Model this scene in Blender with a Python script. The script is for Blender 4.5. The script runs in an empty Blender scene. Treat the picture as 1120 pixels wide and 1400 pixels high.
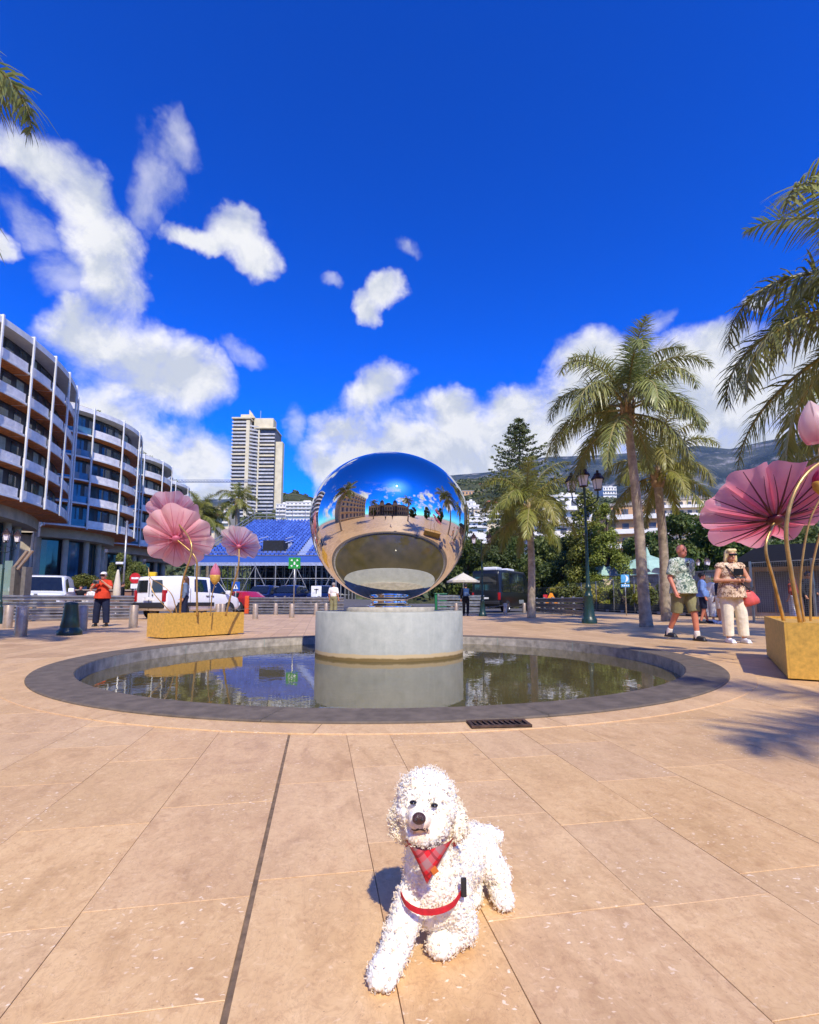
import bpy, bmesh, math, random
import numpy as np
from mathutils import Vector, Matrix, Euler

random.seed(7); RNG = np.random.default_rng(7)
sc = bpy.context.scene
COL = sc.collection
R = math.radians

# ---------------------------------------------------------------- camera
CAM_H, F_PX, PPX, PPY, HORIZON = 0.75, 690.0, 560.0, 747.0, 822.0
TILT = math.atan((HORIZON - PPY) / F_PX)
cam_d = bpy.data.cameras.new('camera'); cam = bpy.data.objects.new('camera', cam_d); COL.objects.link(cam)
cam_d.sensor_fit = 'VERTICAL'; cam_d.sensor_height = 24.0
cam_d.lens = F_PX / 1400.0 * 24.0
cam_d.shift_y = (PPY - 700.0) / 1400.0
cam_d.clip_start = 0.05; cam_d.clip_end = 20000
cam.location = (0, 0, CAM_H); cam.rotation_euler = (math.pi / 2 + TILT, 0, 0)
sc.camera = cam
sc.render.resolution_x, sc.render.resolution_y = 819, 1024

# ---------------------------------------------------------------- sun direction, exposure
SUN_EL, SUN_AZ = 48.0, 14.0          # behind the camera, a little to the right
sun_pos = Vector((math.sin(R(SUN_AZ)) * math.cos(R(SUN_EL)), -math.cos(R(SUN_AZ)) * math.cos(R(SUN_EL)), math.sin(R(SUN_EL))))
sun_d = bpy.data.lights.new('sun', 'SUN'); sun = bpy.data.objects.new('sun', sun_d); COL.objects.link(sun)
sun_d.energy = 4.8; sun_d.angle = R(0.53); sun_d.color = (1.0, 0.92, 0.76)
sun.rotation_euler = (-sun_pos).to_track_quat('-Z', 'Y').to_euler(); sun.location = (0, -20, 60)
vs = sc.view_settings
vs.view_transform = 'Standard'; vs.look = 'None'; vs.exposure = 0.12; vs.gamma = 1.0; vs.use_curve_mapping = False
sc.render.engine = 'CYCLES'
cy = sc.cycles
cy.use_denoising = True
try: cy.denoiser = 'OPENIMAGEDENOISE'
except Exception: pass
cy.max_bounces = 10; cy.transparent_max_bounces = 12; cy.diffuse_bounces = 5; cy.glossy_bounces = 5
cy.transmission_bounces = 6; cy.volume_bounces = 1; cy.caustics_reflective = False; cy.caustics_refractive = False
cy.sample_clamp_indirect = 6.0

# ---------------------------------------------------------------- node helpers
class NT:
    def __init__(s, tree): s.t = tree; s.n = tree.nodes; s.l = tree.links
    def node(s, typ, **kw):
        n = s.n.new(typ)
        for k, v in kw.items(): setattr(n, k, v)
        return n
    def put(s, sock, val):
        if val is None: return
        if hasattr(val, 'is_output'): s.l.new(val, sock)
        else: sock.default_value = val
    def math(s, op, a, b=None, c=None, clamp=False):
        n = s.node('ShaderNodeMath', operation=op, use_clamp=clamp)
        s.put(n.inputs[0], a); s.put(n.inputs[1], b); s.put(n.inputs[2], c)
        return n.outputs[0]
    def vmath(s, op, a, b=None, scale=None):
        n = s.node('ShaderNodeVectorMath', operation=op)
        s.put(n.inputs[0], a); s.put(n.inputs[1], b)
        if scale is not None: s.put(n.inputs['Scale'], scale)
        return n.outputs['Value'] if op in ('DOT_PRODUCT', 'LENGTH') else n.outputs[0]
    def noise(s, vec, scale, detail=4, rough=0.55, dist=0.0, col=False):
        n = s.node('ShaderNodeTexNoise')
        s.put(n.inputs['Vector'], vec); n.inputs['Scale'].default_value = scale
        n.inputs['Detail'].default_value = detail; n.inputs['Roughness'].default_value = rough
        n.inputs['Distortion'].default_value = dist
        return n.outputs['Color'] if col else n.outputs[0]
    def ramp(s, fac, stops, mode='LINEAR'):
        n = s.node('ShaderNodeValToRGB'); n.color_ramp.interpolation = mode
        e = n.color_ramp.elements
        while len(e) < len(stops): e.new(0.5)
        for el, (p, c) in zip(e, stops):
            el.position = p; el.color = c if len(c) == 4 else (*c, 1)
        s.put(n.inputs[0], fac); return n.outputs[0]
    def mix(s, fac, a, b, mode='MIX'):
        n = s.node('ShaderNodeMix', data_type='RGBA', blend_type=mode)
        s.put(n.inputs[0], fac)
        for sk, v in ((n.inputs[6], a), (n.inputs[7], b)):
            s.put(sk, v if hasattr(v, 'is_output') else (*v, 1) if len(v) == 3 else v)
        return n.outputs[2]
    def smooth(s, x, lo, hi):
        n = s.node('ShaderNodeMapRange', interpolation_type='SMOOTHSTEP')
        s.put(n.inputs[0], x); n.inputs[1].default_value = lo; n.inputs[2].default_value = hi
        return n.outputs[0]

def ray(px, py):
    a, b = (px - PPX) / F_PX, -(py - PPY) / F_PX
    ct, st = math.cos(TILT), math.sin(TILT)
    return Vector((a, ct - b * st, st + b * ct))
def gp(px, py, z=0.0):
    d = ray(px, py); t = (z - CAM_H) / d.z
    return Vector((d.x * t, d.y * t, z))
def at(px, py, Y):
    d = ray(px, py); t = Y / d.y
    return Vector((d.x * t, Y, CAM_H + d.z * t))

# ---------------------------------------------------------------- world: sky and clouds
world = bpy.data.worlds.new('World'); sc.world = world; world.use_nodes = True
w = NT(world.node_tree); w.n.clear()
sky = w.node('ShaderNodeTexSky', sky_type='NISHITA', sun_disc=False)
sky.sun_elevation = R(SUN_EL); sky.sun_rotation = R(180 - SUN_AZ); sky.altitude = 60
sky.air_density = 1.0; sky.dust_density = 0.35; sky.ozone_density = 3.0
c1_ = w.vmath('SCALE', sky.outputs[0], scale=0.105)
gm = w.node('ShaderNodeGamma'); w.l.new(c1_, gm.inputs[0]); gm.inputs[1].default_value = 1.45
hsv = w.node('ShaderNodeHueSaturation'); hsv.inputs['Saturation'].default_value = 1.45; hsv.inputs['Hue'].default_value = 0.504
w.l.new(gm.outputs[0], hsv.inputs['Color'])
sky_col = w.mix(1.0, w.vmath('SCALE', hsv.outputs[0], scale=27.0), (0.24, 0.73, 1.40), 'MULTIPLY')
bg_sky = w.node('ShaderNodeBackground'); bg_sky.inputs['Strength'].default_value = 0.10
w.l.new(sky_col, bg_sky.inputs['Color'])
tc = w.node('ShaderNodeTexCoord'); D0 = tc.outputs['Generated']
warp = w.vmath('SUBTRACT', w.noise(D0, 7.0, 5, 0.6, col=True), (0.5, 0.5, 0.5))
DW = w.vmath('ADD', D0, w.vmath('SCALE', warp, scale=0.10))
def blob_field(blobs):
    cur = None
    for (px, py, a, b, rot) in blobs:
        c = ray(px, py).normalized()
        right = Vector((0, 0, 1)).cross(c).normalized() * -1.0
        up = right.cross(c).normalized()
        if up.z < 0: up = -up
        cr, sr = math.cos(R(rot)), math.sin(R(rot))
        ax = (right * cr + up * sr); ay = (up * cr - right * sr)
        k = F_PX * ray(px, py).length / ray(PPX, PPY).length
        sa, sb = k / a, k / b
        x = w.vmath('DOT_PRODUCT', DW, tuple(ax * sa)); y = w.vmath('DOT_PRODUCT', DW, tuple(ay * sb))
        q = w.math('MULTIPLY_ADD', x, x, w.math('MULTIPLY', y, y))
        cur = q if cur is None else w.math('SMOOTH_MIN', cur, q, 0.5)
    return cur
thick = [(55, 225, 52, 42, 0), (105, 265, 66, 52, -40), (140, 335, 70, 62, -60), (155, 395, 60, 48, -60),
         (322, 318, 48, 32, 0), (345, 352, 46, 34, -30), (280, 325, 52, 20, 5),
         (120, 460, 62, 46, 10), (190, 500, 118, 66, -5), (250, 515, 80, 62, 0), (150, 560, 90, 60, 0), (265, 625, 68, 56, 0), (200, 620, 90, 60, 0),
         (528, 398, 32, 25, 20), (503, 422, 24, 28, 20),
         (515, 535, 66, 44, 10), (470, 590, 62, 50, 0), (560, 605, 110, 46, 0), (640, 590, 80, 46, 0), (700, 560, 56, 46, 0), (440, 635, 50, 30, 0), (280, 690, 80, 50, 0), (560, 660, 150, 50, 0), (700, 640, 140, 60, 0), (860, 640, 170, 60, 0), (1050, 620, 190, 60, 0),
         (740, 600, 120, 60, 0), (805, 505, 66, 52, 0), (620, 565, 56, 36, 0), (900, 520, 110, 66, 0), (780, 560, 90, 60, 0), (1000, 470, 60, 30, 0), (1090, 500, 90, 60, 0), (600, 620, 130, 56, 0), (500, 620, 90, 46, 0), (860, 570, 150, 70, 0), (965, 500, 80, 46, 10), (1040, 500, 80, 48, 10),
         (1000, 560, 170, 76, 0), (1160, 520, 130, 110, 0), (1040, 415, 16, 12, 0), (-20, 330, 34, 20, 0), (1330, 560, 160, 90, 0), (-120, 560, 130, 80, 0)]
thin = [(228, 240, 50, 62, 30), (205, 280, 46, 50, 0), (255, 190, 30, 50, 35), (95, 385, 60, 46, 0), (335, 482, 42, 20, -15),
        (398, 590, 26, 60, 0), (900, 440, 40, 20, 0), (455, 385, 26, 14, 0), (555, 345, 26, 16, 0), (20, 300, 60, 40, -30)]
sxyz = w.node('ShaderNodeSeparateXYZ'); w.l.new(D0, sxyz.inputs[0])
is_front = w.smooth(sxyz.outputs[1], 0.05, 0.30)
fbm = w.noise(D0, 9.0, 6, 0.58, 0.3); fbm_up = w.noise(w.vmath('ADD', D0, tuple(sun_pos * 0.02 + Vector((0, 0, 0.015)))), 9.0, 6, 0.58, 0.3)
fine = w.noise(DW, 26.0, 4, 0.6, 0.2)
det = w.math('ADD', w.math('MULTIPLY', w.math('SUBTRACT', fbm, 0.5), 1.5), w.math('MULTIPLY', w.math('SUBTRACT', fine, 0.5), 0.55))
b1 = w.math('SUBTRACT', 0.92, blob_field(thick)); b2 = w.math('SUBTRACT', 0.66, blob_field(thin))
d1 = w.smooth(w.math('ADD', w.math('MAXIMUM', b1, -2.0), det), -0.05, 0.85)
d2 = w.math('MULTIPLY', w.smooth(w.math('ADD', w.math('MAXIMUM', b2, -2.0), w.math('MULTIPLY', det, 1.2)), 0.0, 1.0), 0.55)
front_cl = w.math('MULTIPLY', w.math('MAXIMUM', d1, d2), is_front)
wide = w.noise(D0, 2.3, 3, 0.5)
elev_band = w.math('MULTIPLY', w.smooth(sxyz.outputs[2], -0.02, 0.10), w.math('SUBTRACT', 1.0, w.smooth(sxyz.outputs[2], 0.45, 0.85)))
back_cl = w.smooth(w.math('ADD', w.math('MULTIPLY', w.math('SUBTRACT', wide, 0.54), 6.0), det), 0.0, 0.6)  # unseen clouds behind the camera, cover raised to make the fill light whiter
back_cl = w.math('MULTIPLY', w.math('MULTIPLY', back_cl, elev_band), w.math('SUBTRACT', 1.0, is_front))
cloud = w.math('MAXIMUM', front_cl, back_cl, clamp=True)
lit = w.math('ADD', 0.62, w.math('MULTIPLY', w.math('SUBTRACT', fbm, fbm_up), 4.0), clamp=True)
body = w.math('MULTIPLY', w.smooth(b1, 0.25, 0.95), w.noise(D0, 5.0, 4, 0.5))
lit = w.math('SUBTRACT', lit, w.math('MULTIPLY', body, 0.75), clamp=True)
ccol = w.mix(lit, (0.60, 0.64, 0.72), (1.0, 0.985, 0.96))
bg_c = w.node('ShaderNodeBackground'); bg_c.inputs['Strength'].default_value = 0.98; w.l.new(ccol, bg_c.inputs['Color'])
mixs = w.node('ShaderNodeMixShader'); w.l.new(cloud, mixs.inputs[0])
w.l.new(bg_sky.outputs[0], mixs.inputs[1]); w.l.new(bg_c.outputs[0], mixs.inputs[2])
out = w.node('ShaderNodeOutputWorld'); w.l.new(mixs.outputs[0], out.inputs['Surface'])
world.cycles.sampling_method = 'MANUAL'; world.cycles.sample_map_resolution = 512

# ---------------------------------------------------------------- materials
def srgb(r, g, b):
    f = lambda c: (c / 255 / 12.92) if c / 255 <= 0.04045 else ((c / 255 + 0.055) / 1.055) ** 2.4
    return (f(r), f(g), f(b))
MATS = {}
def mat(name, col, rough=0.6, metal=0.0, var=0.12, scale=6.0, bump=0.0, bscale=40.0, col2=None, trans=0.0, rand=0.0, spec=0.5,
        coords='Object', alpha=None, coat=0.0, detail=5, bdist=0.01):
    """Principled material with noise variation in colour, roughness and relief"""
    if name in MATS: return MATS[name]
    m = bpy.data.materials.new(name); m.use_nodes = True; MATS[name] = m
    t = NT(m.node_tree); t.n.clear()
    o = t.node('ShaderNodeOutputMaterial'); p = t.node('ShaderNodeBsdfPrincipled')
    tcn = t.node('ShaderNodeTexCoord'); vec = tcn.outputs[coords]
    n = t.noise(vec, scale, detail, 0.6)
    c2 = col2 if col2 else tuple(min(1, c * (1 - 2.2 * var)) for c in col)
    c1 = tuple(min(1, c * (1 + var)) for c in col) if not col2 else col
    c = t.ramp(n, [(0.32, c1), (0.68, c2)])
    if rand > 0:
        oi = t.node('ShaderNodeObjectInfo')
        h = t.node('ShaderNodeHueSaturation')
        t.put(h.inputs['Value'], t.math('ADD', 1 - rand, t.math('MULTIPLY', oi.outputs['Random'], 2 * rand)))
        t.put(h.inputs['Hue'], t.math('ADD', 0.5 - 0.02 * rand, t.math('MULTIPLY', oi.outputs['Random'], 0.04 * rand)))
        t.l.new(c, h.inputs['Color']); c = h.outputs[0]
    t.l.new(c, p.inputs['Base Color'])
    p.inputs['Metallic'].default_value = metal
    p.inputs['Specular IOR Level'].default_value = spec
    p.inputs['Coat Weight'].default_value = coat; p.inputs['Coat Roughness'].default_value = 0.08
    t.put(p.inputs['Roughness'], t.math('ADD', rough - 0.06 * min(1, rough * 3), t.math('MULTIPLY', n, 0.12 * min(1, rough * 3))))
    if bump > 0:
        bn = t.node('ShaderNodeBump'); bn.inputs['Strength'].default_value = bump; bn.inputs['Distance'].default_value = bdist
        t.l.new(t.noise(vec, bscale, 5, 0.6), bn.inputs['Height']); t.l.new(bn.outputs[0], p.inputs['Normal'])
    sh = p.outputs[0]
    if trans > 0:
        tr = t.node('ShaderNodeBsdfTranslucent'); t.l.new(c, tr.inputs['Color'])
        mx = t.node('ShaderNodeMixShader'); mx.inputs[0].default_value = trans
        t.l.new(sh, mx.inputs[1]); t.l.new(tr.outputs[0], mx.inputs[2]); sh = mx.outputs[0]
    if alpha is not None:
        tp = t.node('ShaderNodeBsdfTransparent'); mx = t.node('ShaderNodeMixShader'); mx.inputs[0].default_value = alpha
        t.l.new(tp.outputs[0], mx.inputs[1]); t.l.new(sh, mx.inputs[2]); sh = mx.outputs[0]
    t.l.new(sh, o.inputs['Surface'])
    return m

# ---------------------------------------------------------------- mesh helpers
class MB:
    def __init__(s): s.v = []; s.f = []; s.mi = []; s.sm = []; s.k = 0; s.s = False
    def add(s, vs_, fs_, M=None):
        o = len(s.v)
        s.v += [tuple(M @ Vector(p)) for p in vs_] if M is not None else [tuple(p) for p in vs_]
        for f in fs_: s.f.append(tuple(i + o for i in f)); s.mi.append(s.k); s.sm.append(s.s)
        return s
    def box(s, c, size, rz=0.0, M=None, taper=1.0):
        x, y, z = size[0] / 2, size[1] / 2, size[2] / 2
        T = Matrix.Translation(c) @ Matrix.Rotation(rz, 4, 'Z')
        if M is not None: T = M @ T
        q = taper
        return s.add([(-x, -y, -z), (x, -y, -z), (x, y, -z), (-x, y, -z), (-x * q, -y * q, z), (x * q, -y * q, z), (x * q, y * q, z), (-x * q, y * q, z)],
                     [(0, 3, 2, 1), (4, 5, 6, 7), (0, 1, 5, 4), (1, 2, 6, 5), (2, 3, 7, 6), (3, 0, 4, 7)], T)
    def rbox(s, c, size, bev, rz=0.0, M=None):
        """box with chamfered edges"""
        bm = bmesh.new(); bmesh.ops.create_cube(bm, size=1.0)
        for v in bm.verts: v.co = Vector((v.co.x * size[0], v.co.y * size[1], v.co.z * size[2]))
        bmesh.ops.bevel(bm, geom=bm.edges[:], offset=bev, segments=2, affect='EDGES', profile=0.6)
        T = Matrix.Translation(c) @ Matrix.Rotation(rz, 4, 'Z')
        if M is not None: T = M @ T
        bm.verts.index_update()
        s.add([v.co for v in bm.verts], [[v.index for v in f.verts] for f in bm.faces], T); bm.free(); return s
    def bar(s, a, b, w, h=None):
        """rectangular bar between two points"""
        a, b = Vector(a), Vector(b); h = h or w; d = b - a; L = d.length
        if L < 1e-6: return s
        M = Matrix.Translation((a + b) / 2) @ d.to_track_quat('Z', 'Y').to_matrix().to_4x4()
        return s.box((0, 0, 0), (w, h, L), M=M)
    def tube(s, pts, rad, n=8, caps=True):
        pts = [Vector(p) for p in pts]
        rad = rad if hasattr(rad, '__len__') else [rad] * len(pts)
        rings = []; ref = None
        for i, p in enumerate(pts):
            d = (pts[min(i + 1, len(pts) - 1)] - pts[max(i - 1, 0)])
            d = d.normalized() if d.length > 1e-9 else Vector((0, 0, 1))
            if ref is None:
                ref = Vector((1, 0, 0)) if abs(d.x) < 0.9 else Vector((0, 1, 0))
            u = (ref - d * ref.dot(d)); u = u.normalized() if u.length > 1e-6 else d.orthogonal().normalized()
            v = d.cross(u); ref = u
            rings.append([p + (u * math.cos(2 * math.pi * k / n) + v * math.sin(2 * math.pi * k / n)) * rad[i] for k in range(n)])
        vv = [q for r_ in rings for q in r_]; ff = []
        for i in range(len(pts) - 1):
            for k in range(n):
                a, b = i * n + k, i * n + (k + 1) % n
                ff.append((a, b, b + n, a + n))
        if caps:
            ff.append(tuple(reversed(range(n)))); ff.append(tuple(range((len(pts) - 1) * n, len(pts) * n)))
        return s.add(vv, ff)
    def lathe(s, prof, n=24, c=(0, 0, 0), M=None, a0=0.0, a1=2 * math.pi, caps=False):
        full = abs(a1 - a0 - 2 * math.pi) < 1e-6
        m_ = n if full else n + 1
        vv = [(c[0] + r_ * math.cos(a0 + (a1 - a0) * k / n), c[1] + r_ * math.sin(a0 + (a1 - a0) * k / n), c[2] + z) for (r_, z) in prof for k in range(m_)]
        ff = []
        for i in range(len(prof) - 1):
            for k in range(n):
                k2 = (k + 1) % m_ if full else k + 1
                ff.append((i * m_ + k, i * m_ + k2, (i + 1) * m_ + k2, (i + 1) * m_ + k))
        if full and caps:
            if prof[0][0] > 1e-5: ff.append(tuple(reversed(range(m_))))
            if prof[-1][0] > 1e-5: ff.append(tuple(range((len(prof) - 1) * m_, len(prof) * m_)))
        return s.add(vv, ff, M)
    def ell(s, c, r_, nu=16, nv=10, M=None):
        vv = []; ff = []
        for j in range(nv + 1):
            th = math.pi * j / nv
            for i in range(nu):
                ph = 2 * math.pi * i / nu
                vv.append((c[0] + r_[0] * math.sin(th) * math.cos(ph), c[1] + r_[1] * math.sin(th) * math.sin(ph), c[2] - r_[2] * math.cos(th)))
        for j in range(nv):
            for i in range(nu):
                a, b = j * nu + i, j * nu + (i + 1) % nu
                ff.append((a, b, b + nu, a + nu))
        return s.add(vv, ff, M)
    def prism(s, poly, z0, z1, M=None):
        """extrude a 2-D polygon (x, y) from z0 to z1"""
        n = len(poly)
        vv = [(x, y, z0) for x, y in poly] + [(x, y, z1) for x, y in poly]
        ff = [tuple(reversed(range(n))), tuple(range(n, 2 * n))] + [(i, (i + 1) % n, (i + 1) % n + n, i + n) for i in range(n)]
        return s.add(vv, ff, M)
    def grid(s, fn, nu, nv, M=None):
        vv = [fn(i / nu, j / nv) for j in range(nv + 1) for i in range(nu + 1)]
        ff = [(j * (nu + 1) + i, j * (nu + 1) + i + 1, (j + 1) * (nu + 1) + i + 1, (j + 1) * (nu + 1) + i) for j in range(nv) for i in range(nu)]
        return s.add(vv, ff, M)
    def mesh(s, name, mats, smooth=None):
        me = bpy.data.meshes.new(name); me.from_pydata(s.v, [], s.f); 
        for m in (mats if isinstance(mats, (list, tuple)) else [mats]): me.materials.append(m)
        me.polygons.foreach_set('material_index', s.mi)
        me.polygons.foreach_set('use_smooth', [True] * len(s.f) if smooth else ([False] * len(s.f) if smooth is False else s.sm))
        me.update(); return me
    def build(s, name, mats, parent=None, smooth=None, loc=None):
        return link(name, s.mesh(name, mats, smooth), parent, loc)

def link(name, me, parent=None, loc=None, rot=None):
    o = bpy.data.objects.new(name, me); COL.objects.link(o)
    if parent is not None: o.parent = parent
    if loc is not None: o.location = loc
    if rot is not None: o.rotation_euler = rot
    return o
def tag(o, label, cat, group=None, kind=None):
    if label: o['label'] = label
    if cat: o['category'] = cat
    if group: o['group'] = group
    if kind: o['kind'] = kind
    return o
def thing(name, label, cat, loc=(0, 0, 0), rz=0.0, group=None):
    o = bpy.data.objects.new(name, None); COL.objects.link(o); o.empty_display_size = 0.1
    o.location = loc; o.rotation_euler = (0, 0, rz)
    return tag(o, label, cat, group)
def copy_tree(o, loc=None, rz=None, label=None, group=None, parent=None):
    c = o.copy(); COL.objects.link(c); c.parent = parent
    if loc is not None: c.location = loc
    if rz is not None: c.rotation_euler = (0, 0, rz)
    if label: c['label'] = label
    if group: c['group'] = group
    for ch in o.children: copy_tree(ch, parent=c)
    return c
def struct(o): o['kind'] = 'structure'; return o
def np_mesh(name, V, F, mats, smooth=False, mi=None):
    """V (n,3), F (m,k) arrays, all faces with k corners"""
    me = bpy.data.meshes.new(name); V = np.asarray(V, dtype=np.float32); F = np.asarray(F, dtype=np.int32)
    k = F.shape[1]; m_ = F.shape[0]
    me.vertices.add(len(V)); me.vertices.foreach_set('co', V.ravel())
    me.loops.add(m_ * k); me.loops.foreach_set('vertex_index', F.ravel())
    me.polygons.add(m_); me.polygons.foreach_set('loop_start', np.arange(0, m_ * k, k, dtype=np.int32))
    try: me.polygons.foreach_set('loop_total', np.full(m_, k, dtype=np.int32))
    except Exception: pass
    for m in (mats if isinstance(mats, (list, tuple)) else [mats]): me.materials.append(m)
    if mi is not None: me.polygons.foreach_set('material_index', mi.astype(np.int32))
    me.polygons.foreach_set('use_smooth', np.full(m_, smooth)); me.update(calc_edges=True); me.validate(); return me
def remesh(mb, voxel, smooth_it=4, fac=0.6):
    """union of closed shapes -> one continuous surface"""
    me = mb.mesh('tmp', mat('tmp_grey', (0.5, 0.5, 0.5))); o = bpy.data.objects.new('tmp', me); COL.objects.link(o)
    md = o.modifiers.new('r', 'REMESH'); md.mode = 'VOXEL'; md.voxel_size = voxel; md.adaptivity = 0.0
    if smooth_it:
        s2 = o.modifiers.new('s', 'SMOOTH'); s2.factor = fac; s2.iterations = smooth_it
    dg = bpy.context.evaluated_depsgraph_get(); dg.update()
    r_ = bpy.data.meshes.new_from_object(o.evaluated_get(dg)); bpy.data.objects.remove(o); bpy.data.meshes.remove(me)
    r_.polygons.foreach_set('use_smooth', [True] * len(r_.polygons)); r_.materials.clear()
    return r_
def mesh_np(me):
    V = np.empty(len(me.vertices) * 3, dtype=np.float32); me.vertices.foreach_get('co', V)
    N_ = np.empty(len(me.vertices) * 3, dtype=np.float32); me.vertices.foreach_get('normal', N_)
    return V.reshape(-1, 3), N_.reshape(-1, 3)

# ---------------------------------------------------------------- ground, paving, pool
POOL = Vector((-0.305, 7.18, 0)); R_OUT, R_IN, R_APRON = 4.05, 3.66, 4.27
WATER_Z, KERB_Z, SLAB_Z = -0.12, 0.030, 0.010
GRID = math.atan2(438 - PPX, F_PX)      # bearing of the paving strips (negative = left of straight ahead)

def paving_material(name, joints):
    m = bpy.data.materials.new(name); m.use_nodes = True; t = NT(m.node_tree); t.n.clear()
    o = t.node('ShaderNodeOutputMaterial'); p = t.node('ShaderNodeBsdfPrincipled'); g = t.node('ShaderNodeNewGeometry')
    pos = g.outputs['Position']
    oi = t.node('ShaderNodeObjectInfo')
    mp = t.node('ShaderNodeMapping'); t.l.new(pos, mp.inputs[0]); mp.inputs['Rotation'].default_value = (0, 0, GRID)
    off = t.vmath('ADD', mp.outputs[0], t.vmath('SCALE', (7.0, 3.0, 5.0), scale=oi.outputs['Random']))
    st = t.node('ShaderNodeMapping'); t.l.new(off, st.inputs[0]); st.inputs['Scale'].default_value = (1.6, 0.7, 1.0)
    big = t.noise(off, 1.3, 5, 0.6); cloudy = t.noise(st.outputs[0], 6.0, 7, 0.65, 0.6); grain = t.noise(off, 90.0, 5, 0.65)
    c = t.ramp(cloudy, [(0.25, srgb(188, 152, 108)), (0.47, srgb(218, 182, 136)), (0.62, srgb(226, 192, 146)), (0.8, srgb(206, 164, 120))])
    c = t.mix(t.smooth(big, 0.35, 0.75), c, srgb(206, 172, 126))
    c = t.mix(t.math('MULTIPLY', t.smooth(grain, 0.5, 0.8), 0.3), c, srgb(150, 108, 76))
    mot = t.noise(off, 34.0, 6, 0.7, 0.8); c = t.mix(t.math('MULTIPLY', t.smooth(mot, 0.50, 0.66), 0.34), c, srgb(172, 130, 92)); c = t.mix(t.math('MULTIPLY', t.smooth(mot, 0.44, 0.34), 0.40), c, srgb(238, 206, 164))
    pit = t.noise(off, 120.0, 3, 0.6); c = t.mix(t.math('MULTIPLY', t.smooth(pit, 0.66, 0.74), 0.55), c, srgb(120, 84, 58))
    vein = t.noise(st.outputs[0], 9.0, 8, 0.75, 1.8)
    c = t.mix(t.math('MULTIPLY', t.smooth(t.math('ABSOLUTE', t.math('SUBTRACT', vein, 0.5)), 0.018, 0.0), 0.30), c, srgb(150, 108, 84))
    # pale worn fleck marks, gathered in patches
    vo = t.node('ShaderNodeTexVoronoi'); vo.inputs['Scale'].default_value = 36.0; vo.inputs['Randomness'].default_value = 1.0
    fm = t.node('ShaderNodeMapping'); fm.inputs['Scale'].default_value = (1.0, 2.2, 1.0); fm.inputs['Rotation'].default_value = (0, 0, 0.5)
    t.l.new(t.vmath('ADD', off, t.vmath('SCALE', t.vmath('SUBTRACT', t.noise(off, 30, 3, 0.5, col=True), (0.5, 0.5, 0.5)), scale=0.05)), fm.inputs[0]); t.l.new(fm.outputs[0], vo.inputs['Vector'])
    patch = t.smooth(t.noise(off, 2.6, 3, 0.5), 0.46, 0.64)
    fl = t.math('MULTIPLY', t.smooth(vo.outputs['Distance'], 0.27, 0.13), t.math('ADD', t.math('MULTIPLY', patch, 0.9), 0.16))
    sepc = t.node('ShaderNodeSeparateColor'); t.l.new(vo.outputs['Color'], sepc.inputs[0])
    fl = t.math('MULTIPLY', fl, t.smooth(sepc.outputs[0], 0.35, 0.8))
    c = t.mix(fl, c, srgb(250, 232, 208))
    stain = t.math('MULTIPLY', t.smooth(t.noise(pos, 0.9, 5, 0.65, 0.8), 0.52, 0.72), 0.28); c = t.mix(stain, c, srgb(176, 136, 96))
    vg = t.node('ShaderNodeTexVoronoi'); vg.inputs['Scale'].default_value = 2.3; t.l.new(pos, vg.inputs['Vector']); c = t.mix(t.math('MULTIPLY', t.smooth(vg.outputs['Distance'], 0.045, 0.03), 0.35), c, srgb(120, 92, 70))
    c = t.mix(1.0, c, (1.0, 0.955, 0.87), 'MULTIPLY')
    hs = t.node('ShaderNodeHueSaturation')
    t.put(hs.inputs['Value'], t.math('ADD', 0.945, t.math('MULTIPLY', oi.outputs['Random'], 0.09)))
    t.put(hs.inputs['Hue'], t.math('ADD', 0.499, t.math('MULTIPLY', oi.outputs['Random'], 0.003)))
    t.put(hs.inputs['Saturation'], t.math('ADD', 0.97, t.math('MULTIPLY', t.math('FRACT', t.math('MULTIPLY', oi.outputs['Random'], 7.3)), 0.06)))
    t.l.new(c, hs.inputs['Color']); c = hs.outputs[0]
    h = t.math('ADD', t.math('MULTIPLY', grain, 0.5), t.math('MULTIPLY', cloudy, 0.5))
    if joints:
        sx = t.node('ShaderNodeMapping'); t.l.new(mp.outputs[0], sx.inputs[0]); sx.inputs['Rotation'].default_value = (0, 0, R(90))
        br = t.node('ShaderNodeTexBrick'); t.l.new(sx.outputs[0], br.inputs['Vector']); br.offset = 0.37
        br.inputs['Scale'].default_value = 1.0; br.inputs['Brick Width'].default_value = 0.62; br.inputs['Row Height'].default_value = 0.34
        br.inputs['Mortar Size'].default_value = 0.005; br.inputs['Bias'].default_value = 0.0
        br.inputs['Color1'].default_value = (1, 1, 1, 1); br.inputs['Color2'].default_value = (0.80, 0.76, 0.72, 1); br.inputs['Mortar'].default_value = (0.42, 0.36, 0.30, 1)
        c = t.mix(1.0, c, br.outputs['Color'], 'MULTIPLY')
    t.l.new(c, p.inputs['Base Color'])
    t.put(p.inputs['Roughness'], t.math('ADD', 0.36, t.math('MULTIPLY', cloudy, 0.30)))
    bn = t.node('ShaderNodeBump'); bn.inputs['Strength'].default_value = 0.22; bn.inputs['Distance'].default_value = 0.004
    t.l.new(h, bn.inputs['Height']); t.l.new(bn.outputs[0], p.inputs['Normal'])
    t.l.new(p.outputs[0], o.inputs['Surface']); return m
M_SLAB = paving_material('limestone_slab', False); M_PAVE = paving_material('limestone_paving', True)
M_JOINT = mat('joint_mortar', srgb(128, 106, 84), 0.9, var=0.2, scale=30)
M_KERB = mat('dark_granite', srgb(106, 94, 80), 0.85, var=0.16, scale=9, bump=0.35, bscale=260, rand=0.06, bdist=0.004)
M_ROAD = mat('asphalt', srgb(96, 93, 92), 0.85, var=0.15, scale=3, bump=0.3, bscale=120)

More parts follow.
